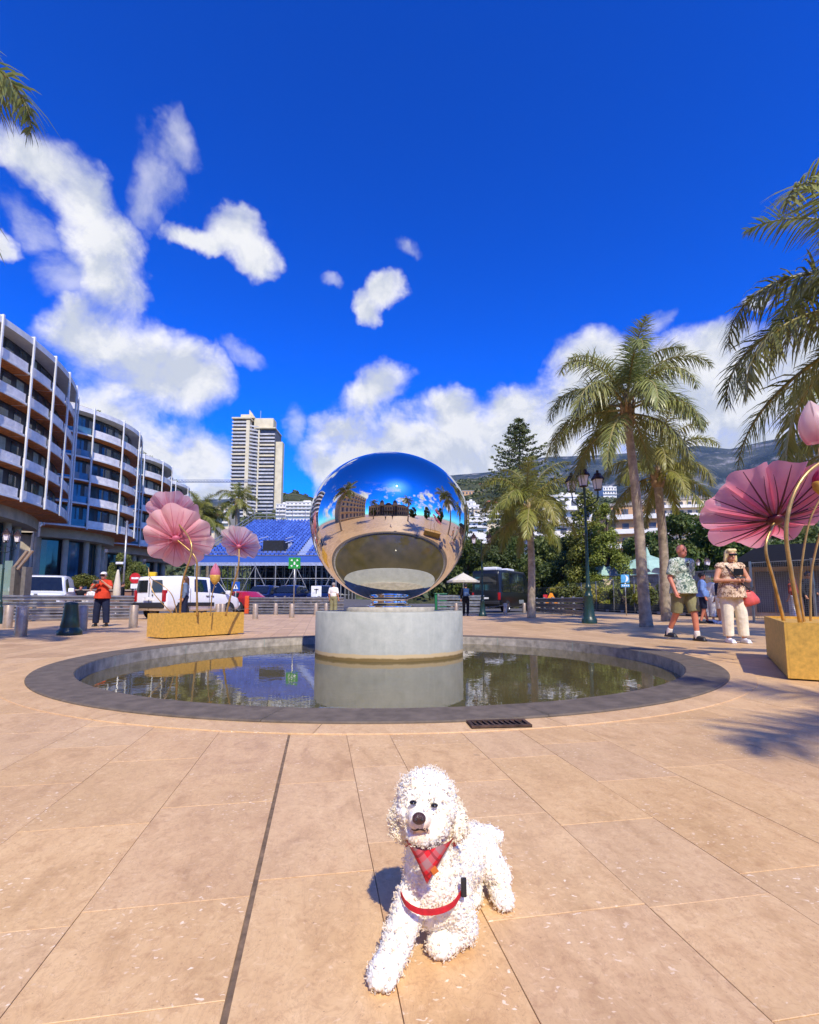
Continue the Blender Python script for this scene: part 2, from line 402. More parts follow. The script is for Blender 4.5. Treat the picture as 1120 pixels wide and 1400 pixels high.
# one ground sheet with a hole for the pool, out to the horizon
g = MB(); rs = [R_APRON - 0.12, 5.5, 8, 14, 24, 40, 70, 120, 220, 420, 900, 2000, 3950]; n = 96
for k, r_ in enumerate(rs):
    for i in range(n):
        a = 2 * math.pi * i / n; z = 0.0 if r_ < 500 else -6.0
        g.v.append((POOL.x + r_ * math.cos(a), POOL.y + r_ * math.sin(a), z))
for k in range(len(rs) - 1):
    for i in range(n):
        g.f.append((k * n + i, (k + 1) * n + i, (k + 1) * n + (i + 1) % n, k * n + (i + 1) % n)); g.mi.append(0); g.sm.append(False)
ground = struct(g.build('ground', M_PAVE))

# mortar bed under the separately laid slabs
def in_slab_zone(x, y): return -6.2 < x < 6.2 and 0.25 < y < 7.0
gx, gy = Vector((math.cos(GRID), -math.sin(GRID))), Vector((math.sin(GRID), math.cos(GRID)))
def clip_half(poly, nrm, dist):
    outp = []
    for i, a in enumerate(poly):
        b = poly[(i + 1) % len(poly)]; da, db = a.dot(nrm) - dist, b.dot(nrm) - dist
        if da >= 0: outp.append(a)
        if (da >= 0) != (db >= 0): outp.append(a + (b - a) * (da / (da - db)))
    return outp
def slab_poly(u0, u1, w0, w1):
    poly = [gx * u0 + gy * w0, gx * u1 + gy * w0, gx * u1 + gy * w1, gx * u0 + gy * w1]
    c2 = Vector((POOL.x, POOL.y)); cen = sum(poly, Vector((0, 0))) / 4; nrm = (cen - c2).normalized()
    if min((p - c2).length for p in poly) < R_OUT + 0.10:
        poly = clip_half(poly, nrm, c2.dot(nrm) + R_OUT + 0.07)
    return poly
# strip boundaries measured at image row y=1400, then continued with the same kinds of width
row = [gp(x, 1399) for x in (0, 307, 551, 735, 1050, 1315)]
us = [p.x * gx.x + p.y * gx.y for p in row]
rr = random.Random(11)
while us[-1] < 6.4: us.append(us[-1] + rr.choice((0.42, 0.34, 0.26, 0.38, 0.31)))
lo = [us[0]]
while lo[-1] > -7.2: lo.append(lo[-1] - rr.choice((0.40, 0.33, 0.36, 0.27, 0.42)))
us = lo[::-1][:-1] + us
slab_jobs = []
for a, b in zip(us[:-1], us[1:]):
    wpos = -1.2 + rr.random() * 0.6
    while wpos < 8.2:
        ln = rr.choice((0.34, 0.46, 0.55, 0.62, 0.72)) * (1.0 if wpos < 3.2 else 1.35)
        cen = gx * ((a + b) / 2) + gy * (wpos + ln / 2)
        dp = (cen - Vector((POOL.x, POOL.y))).length
        if dp > R_OUT - 0.30 and cen.y > 0.35 and cen.y < 6.6 and abs(cen.x) < 0.95 * cen.y + 0.75:
            slab_jobs.append((dp, cen.y, a, b, wpos, wpos + ln))
        wpos += ln
slab_jobs.sort(key=lambda j: j[1]); slab_jobs = slab_jobs[:300]
bed = MB(); slabs_done = 0
pave_field = MB()
for _, _, a, b, w0, w1 in slab_jobs:
    gap = 0.0008
    jl = 0.0065 if abs(a - (row[1].x * gx.x + row[1].y * gx.y)) < 1e-6 else gap      # the wide expansion joint
    jr = 0.0065 if abs(b - (row[1].x * gx.x + row[1].y * gx.y)) < 1e-6 else gap
    poly = slab_poly(a + jl, b - jr, w0 + gap, w1 - gap)
    if len(poly) < 3: continue
    cen = sum(poly, Vector((0, 0))) / len(poly)
    top = SLAB_Z + rr.uniform(-0.0007, 0.0007)
    tiltx, tilty = rr.uniform(-0.0012, 0.0012), rr.uniform(-0.0012, 0.0012)
    ch = 0.001
    mb = MB(); nn = len(poly); ins = [p + (cen - p).normalized() * ch * 1.5 for p in poly]
    zz = lambda p: top + (p.x - cen.x) * tiltx + (p.y - cen.y) * tilty
    vv = [(p.x - cen.x, p.y - cen.y, 0.001) for p in poly] + [(p.x - cen.x, p.y - cen.y, zz(p) - ch) for p in poly] + [(p.x - cen.x, p.y - cen.y, zz(p)) for p in ins]
    ff = [tuple(range(2 * nn, 3 * nn))] + [(k * nn + i, k * nn + (i + 1) % nn, (k + 1) * nn + (i + 1) % nn, (k + 1) * nn + i) for k in (0, 1) for i in range(nn)]
    mb.add(vv, ff); mb.build('paving_slab', M_SLAB, ground, loc=(cen.x, cen.y, 0))
    bp = slab_poly(a, b, w0, w1); bed.add([(p.x, p.y, 0.004) for p in bp], [tuple(range(len(bp)))])
bed.build('mortar_bed', M_JOINT, ground)

# pale stone ring round the pool, in segments
for i in range(18):
    a0, a1 = 2 * math.pi * i / 18 + 0.12, 2 * math.pi * (i + 1) / 18 + 0.12 - 0.0008
    mb = MB(); pr = [(R_OUT - 0.05, 0.002), (R_OUT - 0.05, 0.0155), (R_APRON - 0.004, 0.0155), (R_APRON, 0.0125), (R_APRON, 0.0)]
    mb.lathe(list(reversed(pr)), 10, a0=a0, a1=a1)
    mb.build('surround_segment', M_SLAB, ground, loc=(POOL.x, POOL.y, 0))

# the pool: basin, kerb segments and water
pool = thing('fountain_pool', 'round fountain pool with a wide dark granite kerb around shallow water', 'pool', (POOL.x, POOL.y, 0))
M_BASIN = mat('basin_concrete', srgb(96, 92, 66), 0.8, var=0.25, scale=4)
mb = MB(); mb.lathe([(R_IN - 0.002, -0.36), (R_OUT, -0.36), (R_OUT, -0.37), (0.02, -0.37), (0.0, -0.355), (R_IN, -0.355)], 64); mb.build('basin_floor', M_BASIN, pool)
M_KIN = mat('kerb_stained', srgb(190, 180, 166), 0.8, var=0.2, scale=7, bump=0.3, bscale=60)
nseg = 14
for i in range(nseg):
    a0 = 2 * math.pi * i / nseg - 1.72; a1 = 2 * math.pi * (i + 1) / nseg - 1.72 - 0.0008
    mb = MB(); mb.k = 0
    mb.lathe([(R_OUT, 0.0), (R_OUT, KERB_Z - 0.008), (R_OUT - 0.008, KERB_Z), (R_IN + 0.008, KERB_Z), (R_IN, KERB_Z - 0.008)], 12, a0=a0, a1=a1)
    mb.k = 1; mb.lathe([(R_IN, KERB_Z - 0.008), (R_IN, -0.356)], 12, a0=a0, a1=a1)
    mb.build('kerb_segment', [M_KERB, M_KIN], pool)
m = bpy.data.materials.new('pool_water'); m.use_nodes = True; t = NT(m.node_tree); p = t.n['Principled BSDF']
g_ = t.node('ShaderNodeNewGeometry')
t.l.new(t.ramp(t.noise(g_.outputs['Position'], 1.2, 4, 0.6), [(0.3, srgb(98, 88, 58)), (0.7, srgb(76, 70, 42))]), p.inputs['Base Color'])
p.inputs['Roughness'].default_value = 0.015; p.inputs['IOR'].default_value = 1.33; p.inputs['Specular IOR Level'].default_value = 0.5
bn = t.node('ShaderNodeBump'); bn.inputs['Strength'].default_value = 0.05; bn.inputs['Distance'].default_value = 0.02
t.l.new(t.noise(g_.outputs['Position'], 5.0, 3, 0.5, 0.5), bn.inputs['Height']); t.l.new(bn.outputs[0], p.inputs['Normal'])
mb = MB(); mb.lathe([(0.0, 0.0), (R_IN - 0.001, 0.0)], 96); mb.build('water', m, loc=(POOL.x, POOL.y, WATER_Z)); struct(bpy.data.objects['water'])

# plinth and polished ball
BALL_Y = 8.65
bc = at(533, 760, BALL_Y); PX, PY = bc.x, bc.y
m = bpy.data.materials.new('plinth_concrete'); m.use_nodes = True; t = NT(m.node_tree); p = t.n['Principled BSDF']
tc_ = t.node('ShaderNodeTexCoord'); po = tc_.outputs['Object']; sx = t.node('ShaderNodeSeparateXYZ'); t.l.new(po, sx.inputs[0])
base = t.ramp(t.noise(po, 5.0, 7, 0.65), [(0.3, srgb(158, 160, 148)), (0.7, srgb(182, 182, 168))])
base = t.mix(t.math('MULTIPLY', t.smooth(t.noise(po, 70, 4, 0.6), 0.5, 0.8), 0.35), base, srgb(126, 132, 122))
stm = t.node('ShaderNodeMapping'); t.l.new(po, stm.inputs[0]); stm.inputs['Scale'].default_value = (5, 5, 0.5)
base = t.mix(t.math('MULTIPLY', t.smooth(t.noise(stm.outputs[0], 2.2, 5, 0.6), 0.5, 0.75), 0.30), base, srgb(196, 196, 180))
zl = t.math('ADD', sx.outputs[2], t.math('MULTIPLY', t.math('SUBTRACT', t.noise(po, 6, 5, 0.7), 0.5), 0.05))
base = t.mix(t.smooth(zl, 0.105, 0.085), base, srgb(196, 172, 128)); base = t.mix(t.smooth(zl, 0.055, 0.03), base, srgb(120, 98, 52))
t.l.new(base, p.inputs['Base Color']); p.inputs['Roughness'].default_value = 0.75
plinth = thing('plinth', 'squat round grey concrete plinth standing in the pool', 'plinth', (PX, PY, WATER_Z))
pr_, top_z = 1.235, 0.585 - WATER_Z
mb = MB(); mb.s = True; mb.lathe([(pr_, -0.18), (pr_, top_z - 0.015), (pr_ - 0.015, top_z)], 72); mb.s = False; mb.lathe([(pr_ - 0.015, top_z), (0.0, top_z)], 72)
mb.build('drum', m, plinth)
mb = MB(); mb.s = True; mb.lathe([(0.76, top_z), (0.77, top_z + 0.06), (0.76, top_z + 0.07)], 56); mb.s = False; mb.lathe([(0.76, top_z + 0.07), (0.0, top_z + 0.07)], 56)
mb.build('step', mat('pale_stone', srgb(186, 178, 160), 0.7, var=0.12, scale=12, bump=0.2), plinth)
step_top = WATER_Z + top_z + 0.07
m = bpy.data.materials.new('polished_steel'); m.use_nodes = True; t = NT(m.node_tree); p = t.n['Principled BSDF']
p.inputs['Metallic'].default_value = 1.0; p.inputs['Roughness'].default_value = 0.018; p.inputs['Base Color'].default_value = (0.80, 0.77, 0.72, 1)
tc_ = t.node('ShaderNodeTexCoord')
t.put(p.inputs['Roughness'], t.math('ADD', 0.004, t.math('MULTIPLY', t.smooth(t.noise(tc_.outputs['Object'], 9, 6, 0.7), 0.6, 0.85), 0.012)))
M_STEEL = m
ball = thing('polished_ball', 'large mirror polished steel ball on a round concrete plinth', 'sculpture', (PX, PY, step_top))
mb = MB(); mb.s = True; mb.lathe([(0.40, 0.0), (0.40, 0.02), (0.33, 0.03), (0.31, 0.10), (0.34, 0.18)], 48); mb.build('neck', M_STEEL, ball)
BR = 1.367; BV = 1.275; bz = 0.09 + BV
mb = MB(); mb.s = True; ct = 0.09 + 1.40; mb.lathe([(BR * math.sin(math.pi * k / 80), ct - (1.40 if k <= 40 else 1.15) * math.cos(math.pi * k / 80)) for k in range(81)], 128); mb.build('shell', M_STEEL, ball)

# rusty drain grate beside the kerb
gc = gp(682, 995); M_RUST = mat('rusty_iron', srgb(92, 70, 58), 0.85, 0.3, var=0.3, scale=14, bump=0.4, bscale=80)
ga = math.atan2(gc.y - POOL.y, gc.x - POOL.x)
grate = thing('drain_grate', 'rusty slotted iron drain grate against the pool kerb', 'drain', (gc.x, gc.y, 0.0165), ga + R(90) - R(6))
gw, gd = 0.36, 0.15
mb = MB(); mb.box((0, 0, 0.002), (gw, gd, 0.004)); mb.build('pit_floor', mat('black_void', (0.012, 0.01, 0.009), 0.9), grate)
mb = MB()
for sx_ in (-1, 1): mb.box((sx_ * (gw / 2 - 0.01), 0, 0.008), (0.02, gd, 0.016))
for sy_ in (-1, 1): mb.box((0, sy_ * (gd / 2 - 0.01), 0.008), (gw - 0.04, 0.02, 0.016))
mb.build('rim', M_RUST, grate)
for k in range(9):
    mb = MB(); mb.bar((-gw / 2 + 0.045 + k * 0.0335, -gd / 2 + 0.02, 0.010), (-gw / 2 + 0.030 + k * 0.0335, gd / 2 - 0.02, 0.010), 0.011, 0.009); mb.build('bar', M_RUST, grate)

# road sheet beyond the plaza, climbing gently towards the grandstand
def road_z(x, y): return 0.004 + max(0.0, y - 33.0) * 0.045 * min(1.0, max(0.0, (-2.0 - x) / 6.0)) if y < 56 else 0.004 + 23 * 0.045 * min(1.0, max(0.0, (-2.0 - x) / 6.0))
mb = MB(); mb.grid(lambda u, v: (-60 + 120 * u, 29 + 120 * v, road_z(-60 + 120 * u, 29 + 120 * v)), 60, 60); struct(mb.build('road', M_ROAD))

# ---------------------------------------------------------------- terrain
def interp(tab, x):
    xs = [a for a, _ in tab]; ys = [b for _, b in tab]
    return float(np.interp(x, xs, ys))
def vnoise(x, y, seed=0):
    """smooth value noise on arrays"""
    def h(i, j): 
        n_ = np.sin(i * 127.1 + j * 311.7 + seed * 17.3) * 43758.5453
        return n_ - np.floor(n_)
    xi, yi = np.floor(x), np.floor(y); xf, yf = x - xi, y - yi
    u, v = xf * xf * (3 - 2 * xf), yf * yf * (3 - 2 * yf)
    return (h(xi, yi) * (1 - u) + h(xi + 1, yi) * u) * (1 - v) + (h(xi, yi + 1) * (1 - u) + h(xi + 1, yi + 1) * u) * v
def fbm2(x, y, seed=0, oct_=5):
    a, s_, t_ = 1.0, np.zeros_like(x), 0.0
    for k in range(oct_):
        s_ = s_ + a * vnoise(x * 2 ** k, y * 2 ** k, seed + k); t_ += a; a *= 0.5
    return s_ / t_
def hill(name, ridge, r0, r1, r2, base, material, nu=260, nv=90, rough=0.10, freq=0.02, seed=1, pw=1.0):
    """terrain sheet rising from radius r0 to a ridge at r1 (heights read off the skyline) and falling behind to r2"""
    pxs = np.linspace(ridge[0][0], ridge[-1][0], nu)
    th = np.arctan2(pxs - PPX, F_PX)
    H = np.array([at(px, interp(ridge, px), r1 * math.cos(t_)).z for px, t_ in zip(pxs, th)])
    V = []
    for j in range(nv + 1):
        f = j / nv; r_ = r0 + (r2 - r0) * f
        k = (r_ - r0) / (r1 - r0)
        prof = np.where(k < 1, np.clip(k, 0, 1) ** pw, np.maximum(0.0, 1 - (k - 1) * 1.1))
        X, Y = r_ * np.sin(th), r_ * np.cos(th)
        nz = fbm2(X * freq + 50, Y * freq + 50, seed) - 0.5
        fade = min(1.0, k * 3) * (1 - math.exp(-((k - 1) / 0.18) ** 2) * 0.75)
        Z = base + (H - base) * prof + nz * rough * (H - base) * fade * 2
        V.append(np.stack([X, Y, Z], 1))
    V = np.concatenate(V); F = []
    i, j = np.meshgrid(np.arange(nu - 1), np.arange(nv)); a = (j * nu + i).ravel()
    F = np.stack([a, a + 1, a + 1 + nu, a + nu], 1)
    o = link(name, np_mesh(name, V, F, material, True)); struct(o)
    Zg = V[:, 2].reshape(nv + 1, nu)
    def height(x, y):
        t_ = math.atan2(x, y); r_ = math.hypot(x, y)
        u = np.interp(math.tan(t_), np.tan(th), np.arange(nu)); v = (r_ - r0) / (r2 - r0) * nv
        i0, j0 = int(min(max(u, 0), nu - 2)), int(min(max(v, 0), nv - 1))
        fu, fv = min(max(u - i0, 0), 1), min(max(v - j0, 0), 1)
        return float(Zg[j0, i0] * (1 - fu) * (1 - fv) + Zg[j0, i0 + 1] * fu * (1 - fv) + Zg[j0 + 1, i0] * (1 - fu) * fv + Zg[j0 + 1, i0 + 1] * fu * fv)
    return o, height
def terrain_mat(name, green, dark, rock, s1, s2, rockiness):
    m = bpy.data.materials.new(name); m.use_nodes = True; t = NT(m.node_tree); p = t.n['Principled BSDF']
    g_ = t.node('ShaderNodeNewGeometry'); po = g_.outputs['Position']
    c = t.mix(t.smooth(t.noise(po, s1, 8, 0.65), 0.38, 0.62), green, dark)
    sn = t.node('ShaderNodeSeparateXYZ'); t.l.new(g_.outputs['Normal'], sn.inputs[0])
    rk = t.math('ADD', t.noise(po, s2, 9, 0.7, 0.4), t.math('MULTIPLY', t.math('SUBTRACT', 0.85, sn.outputs[2]), 0.25))
    c = t.mix(t.smooth(rk, rockiness, rockiness + 0.12), c, rock)
    t.l.new(c, p.inputs['Base Color']); p.inputs['Roughness'].default_value = 0.95; p.inputs['Specular IOR Level'].default_value = 0.1
    bn = t.node('ShaderNodeBump'); bn.inputs['Strength'].default_value = 1.0; bn.inputs['Distance'].default_value = 0.25 / s2
    t.l.new(t.noise(po, s2 * 2.5, 8, 0.7), bn.inputs['Height']); t.l.new(bn.outputs[0], p.inputs['Normal'])
    return m
M_MOUNT = terrain_mat('mountain_rock', srgb(84, 88, 78), srgb(54, 62, 58), srgb(142, 138, 132), 0.006, 0.010, 0.51)
M_HILL = terrain_mat('hillside', srgb(98, 100, 66), srgb(58, 66, 42), srgb(182, 166, 142), 0.02, 0.03, 0.56)
mount, mount_h = hill('mountain', [(-60, 672), (150, 676), (250, 684), (310, 682), (400, 690), (480, 680), (560, 662), (610, 650), (680, 640), (745, 626), (800, 622), (860, 618), (920, 612),
                (965, 606), (1010, 612), (1060, 602), (1120, 592), (1200, 585), (1320, 600)], 900, 2600, 3600, -6, M_MOUNT, 420, 120, 0.16, 0.0022, 3, 1.15)
hillr, hill_h = hill('hillside', [(-120, 770), (150, 760), (240, 735), (300, 708), (360, 688), (385, 676), (400, 672), (420, 678), (440, 684), (480, 690), (540, 684), (600, 664), (640, 655), (670, 652), (700, 655),
                (760, 664), (820, 680), (870, 684), (930, 690), (1000, 700), (1100, 706), (1300, 715)], 150, 560, 820, -1.0, M_HILL, 300, 110, 0.05, 0.012, 9, 0.9)

# ---------------------------------------------------------------- vegetation builders
def leaf_mat(name, c1, c2, trans=0.35, rand=0.25, rough=0.5):
    m = bpy.data.materials.new(name); m.use_nodes = True; t = NT(m.node_tree); t.n.clear()
    o = t.node('ShaderNodeOutputMaterial'); p = t.node('ShaderNodeBsdfPrincipled'); g_ = t.node('ShaderNodeNewGeometry'); oi = t.node('ShaderNodeObjectInfo')
    tcn = t.node('ShaderNodeTexCoord')
    f = t.math('ADD', t.math('MULTIPLY', g_.outputs['Random Per Island'], 0.6), t.math('MULTIPLY', t.noise(tcn.outputs['Object'], 0.8, 3, 0.5), 0.5))
    c = t.mix(f, c1, c2)
    h = t.node('ShaderNodeHueSaturation'); t.l.new(c, h.inputs['Color'])
    t.put(h.inputs['Value'], t.math('ADD', 1 - rand, t.math('MULTIPLY', oi.outputs['Random'], 2 * rand)))
    t.put(h.inputs['Hue'], t.math('ADD', 0.485, t.math('MULTIPLY', t.math('FRACT', t.math('MULTIPLY', oi.outputs['Random'], 5.7)), 0.03)))
    t.l.new(h.outputs[0], p.inputs['Base Color']); p.inputs['Roughness'].default_value = rough; p.inputs['Specular IOR Level'].default_value = 0.4
    tr = t.node('ShaderNodeBsdfTranslucent'); t.l.new(h.outputs[0], tr.inputs['Color'])
    mx = t.node('ShaderNodeMixShader'); mx.inputs[0].default_value = trans
    t.l.new(p.outputs[0], mx.inputs[1]); t.l.new(tr.outputs[0], mx.inputs[2]); t.l.new(mx.outputs[0], o.inputs['Surface']); return m
L_DARK = leaf_mat('leaf_dark_green', srgb(62, 82, 34), srgb(96, 112, 48)); L_MID = leaf_mat('leaf_mid_green', srgb(88, 104, 42), srgb(134, 142, 66))
L_YEL = leaf_mat('leaf_yellow_green', srgb(128, 138, 44), srgb(188, 178, 68)); L_CON = leaf_mat('leaf_conifer', srgb(64, 78, 36), srgb(112, 116, 58), 0.15)
L_CYP = leaf_mat('leaf_cypress', srgb(86, 104, 30), srgb(158, 160, 60), 0.25); L_PALM = leaf_mat('leaf_palm', srgb(106, 124, 60), srgb(172, 172, 108), 0.3, 0.12, 0.35)
L_PALMY = leaf_mat('leaf_palm_yellow', srgb(112, 126, 52), srgb(168, 162, 82), 0.35, 0.1, 0.4); L_HEDGE = leaf_mat('leaf_hedge', srgb(148, 136, 56), srgb(96, 108, 44))
M_BARK = mat('bark', srgb(92, 76, 60), 0.9, var=0.25, scale=5, bump=0.6, bscale=20)
def leaf_quads(C_, N_, size, rng, aspect=0.55, droop=0.0):
    """one diamond-shaped, slightly folded leaf per centre"""
    n_ = len(C_); size = np.asarray(size).reshape(-1, 1) * np.ones((n_, 1))
    r1 = rng.normal(size=(n_, 3)); u = np.cross(N_, r1); u /= np.linalg.norm(u, axis=1, keepdims=True) + 1e-9
    v = np.cross(N_, u); v /= np.linalg.norm(v, axis=1, keepdims=True) + 1e-9
    bend = N_ * size * 0.18
    V = np.stack([C_ - u * size, C_ - v * size * aspect + bend, C_ + u * size - np.array([0, 0, 1]) * droop * size, C_ + v * size * aspect + bend], 1).reshape(-1, 3)
    return V, np.arange(n_ * 4).reshape(-1, 4)
def clump_cloud(clumps, n_, rng, shell=0.55):
    """points spread through ellipsoid clumps, denser near their skins"""
    cl = np.array(clumps, dtype=float); vol = cl[:, 3] * cl[:, 4] * cl[:, 5]; idx = rng.choice(len(cl), n_, p=vol ** 0.67 / (vol ** 0.67).sum())
    d = rng.normal(size=(n_, 3)); d /= np.linalg.norm(d, axis=1, keepdims=True)
    r_ = (shell + (1 - shell) * rng.random((n_, 1)) ** 0.6) * (0.9 + 0.2 * rng.random((n_, 1)))
    P = cl[idx, :3] + d * r_ * cl[idx, 3:6]
    N_ = d * 0.7 + rng.normal(size=(n_, 3)) * 0.55 + np.array([0, 0, 0.35]); N_ /= np.linalg.norm(N_, axis=1, keepdims=True)
    return P, N_
def crown_clumps(w_, h_, n_, rng, z0=0.0, shape='round'):
    out_ = []
    for k in range(n_):
        a = rng.random() * 6.28; zf = rng.random()
        if shape == 'round': rad = math.sqrt(max(0.05, 1 - (2 * zf - 1) ** 2)) * (0.45 + 0.4 * rng.random())
        elif shape == 'cone': rad = (1 - zf) ** 0.8 * (0.55 + 0.35 * rng.random()) + 0.02
        else: rad = (0.5 + 0.4 * rng.random())
        s_ = w_ * (0.20 + 0.14 * rng.random()) * (1 if shape != 'cone' else (0.45 + 0.75 * (1 - zf)))
        out_.append((math.cos(a) * rad * w_ * 0.75, math.sin(a) * rad * w_ * 0.75, z0 + zf * h_ * 0.86 + h_ * 0.07, s_, s_, s_ * 0.8))
    return out_
def tree_meshes(kind, w_, h_, trunk_h, nleaf, lsize, lm, seed, shape='round', nclump=18):
    rng = np.random.default_rng(seed); cl = crown_clumps(w_ / 2, h_, nclump, rng, trunk_h, shape)
    P, N_ = clump_cloud(cl, nleaf, rng); V, F = leaf_quads(P, N_, lsize * (0.6 + 0.8 * rng.random(nleaf)), rng)
    crown = np_mesh(kind + '_crown', V, F, lm)
    mb = MB(); mb.s = True; th = trunk_h + h_ * 0.55; r0 = 0.022 * (trunk_h + h_) + 0.05
    mb.tube([(0, 0, -0.3), (0.05, 0.02, th * 0.4), (-0.06, 0.05, th * 0.75), (0, 0, th)], [r0 * 1.25, r0, r0 * 0.7, r0 * 0.3], 9)
    for k in range(min(9, len(cl))):
        c_ = cl[k]; zz_ = max(trunk_h * 0.7, min(th * 0.9, c_[2] - 0.35 * h_ * rng.random()))
        mb.tube([(0, 0, zz_), (c_[0] * 0.5, c_[1] * 0.5, (zz_ + c_[2]) / 2 + 0.1), (c_[0], c_[1], c_[2])], [r0 * 0.5, r0 * 0.3, r0 * 0.1], 6)
    return crown, mb.mesh(kind + '_trunk', M_BARK)
TREE = {}
TREE['broad'] = [tree_meshes('broad', 7.6, 7.4, 0.3, 9000, 0.17, L_DARK, 21 + k, nclump=36) for k in range(2)]
TREE['mid'] = [tree_meshes('mid', 6.4, 6.0, 0.3, 7000, 0.16, L_MID, 31 + k, nclump=30) for k in range(2)]
TREE['bush'] = [tree_meshes('bush', 2.2, 1.3, 0.05, 2200, 0.075, L_MID, 41, nclump=12), tree_meshes('bush2', 2.2, 1.4, 0.05, 2200, 0.08, L_YEL, 42, nclump=12)]
TREE['cone'] = [tree_meshes('cone', 5.6, 11.0, 0.3, 15000, 0.11, L_CYP, 51, 'cone', 90), tree_meshes('cone2', 5.6, 11.0, 0.3, 15000, 0.11, L_CYP, 52, 'cone', 90)]
def plant(kind, var, loc, s=1.0, rz=0.0, label='', cat='tree', name='tree', group=None, sz=None):
    c_, t_ = TREE[kind][var]; o = thing(name, label, cat, loc, rz, group); o.scale = (s, s, sz or s)
    link('crown', c_, o); link('trunk', t_, o); return o

# --- palms
def frond_mesh(name, L_, elev, droop, lm, seed, npair=125, leaf=0.55, hang=0.75):
    rng = np.random.default_rng(seed); ts = np.linspace(0, 1, 22); pts = [np.zeros(3)]; a = elev
    for k in range(1, 22):
        a -= droop / 21 * (0.4 + 1.3 * ts[k]); pts.append(pts[-1] + np.array([math.cos(a), 0, math.sin(a)]) * L_ / 21)
    pts = np.array(pts); Vs = []; Fs = []; off = 0
    mb = MB(); mb.tube([tuple(p) for p in pts], [0.030 * (1 - t_) ** 0.8 * L_ / 2.4 + 0.004 for t_ in ts], 5)
    for k in range(npair):
        t_ = 0.16 + 0.84 * (k + 0.5) / npair; f = t_ * 21; i = min(20, int(f)); p = pts[i] + (pts[i + 1] - pts[i]) * (f - i)
        tang = pts[i + 1] - pts[i]; tang /= np.linalg.norm(tang); up = np.cross(tang, [0, -1, 0]); 
        if up[2] < 0: up = -up
        ll = leaf * (math.sin(math.pi * min(1, 0.18 + 0.80 * t_)) ** 0.6) * (0.7 + 0.5 * rng.random())
        for s_ in (-1, 1):
            side = np.array([0, s_, 0.0])
            d = side * (0.80 + 0.2 * rng.random()) + tang * (0.45 + 0.5 * t_) + up * (rng.random() * 1.9 - 0.85); d /= np.linalg.norm(d)
            q = p.copy(); wv = np.cross(d, up); wv /= np.linalg.norm(wv) + 1e-9; wid = 0.0108 * (0.8 + 0.5 * rng.random()) * leaf / 0.55
            ring = []
            for m_ in range(4):
                ww = wid * (0.7, 1.0, 0.8, 0.08)[m_]
                ring += [q - wv * ww, q + wv * ww]
                d = d + np.array([0, 0, -1.0]) * hang * (0.28 + 0.22 * rng.random()); d /= np.linalg.norm(d); q = q + d * ll / 3
            Vs += ring; Fs += [(off + 2 * m_, off + 2 * m_ + 1, off + 2 * m_ + 3, off + 2 * m_ + 2) for m_ in range(3)]; off += 8
    mb.k = 1
    o0 = len(mb.v); mb.v += [tuple(v) for v in Vs]
    for f in Fs: mb.f.append(tuple(x + o0 for x in f)); mb.mi.append(1); mb.sm.append(False)
    return mb.mesh(name, [mat('palm_rachis', srgb(150, 140, 84), 0.5), lm])
def palm_trunk(mb, base, top, r0, r1, ring=0.09):
    base, top = Vector(base), Vector(top); L_ = (top - base).length; n_ = int(L_ / ring); pts, rad = [], []
    for k in range(n_ + 1):
        f = k / n_; p = base.lerp(top, f) + Vector((0.06 * math.sin(f * 2.6), 0.04 * math.sin(f * 3.1 + 1), 0)) * math.sin(math.pi * f)
        flare = 1 + 0.18 * math.exp(-f * 14); rr_ = (r0 + (r1 - r0) * f) * flare
        pts += [p, p + Vector((0, 0, ring * 0.78))]; rad += [rr_ * 1.03, rr_ * (0.985 - 0.02 * random.random())]
    mb.s = True; mb.tube(pts, rad, 14); return pts[-1]
M_PTRUNK = mat('palm_trunk', srgb(172, 156, 134), 0.85, var=0.22, scale=5, bump=0.5, bscale=25, coords='Object')
M_SHAFT = mat('palm_leaf_base', srgb(176, 148, 112), 0.8, var=0.3, scale=7, bump=0.5, bscale=30)
FROND = {}
for tag_, lm_ in (('g', L_PALM), ('y', L_PALMY)):
    FROND[tag_] = [frond_mesh('palm_frond_mesh', 2.9, R(e), R(d_), lm_, 100 + i, leaf=l_, hang=h_) for i, (e, d_, l_, h_) in
                   enumerate(((78, 75, 0.62, 0.6), (64, 110, 0.72, 0.8), (48, 125, 0.76, 0.9), (28, 110, 0.76, 0.95), (6, 85, 0.7, 1.0), (-20, 60, 0.6, 0.9)))]
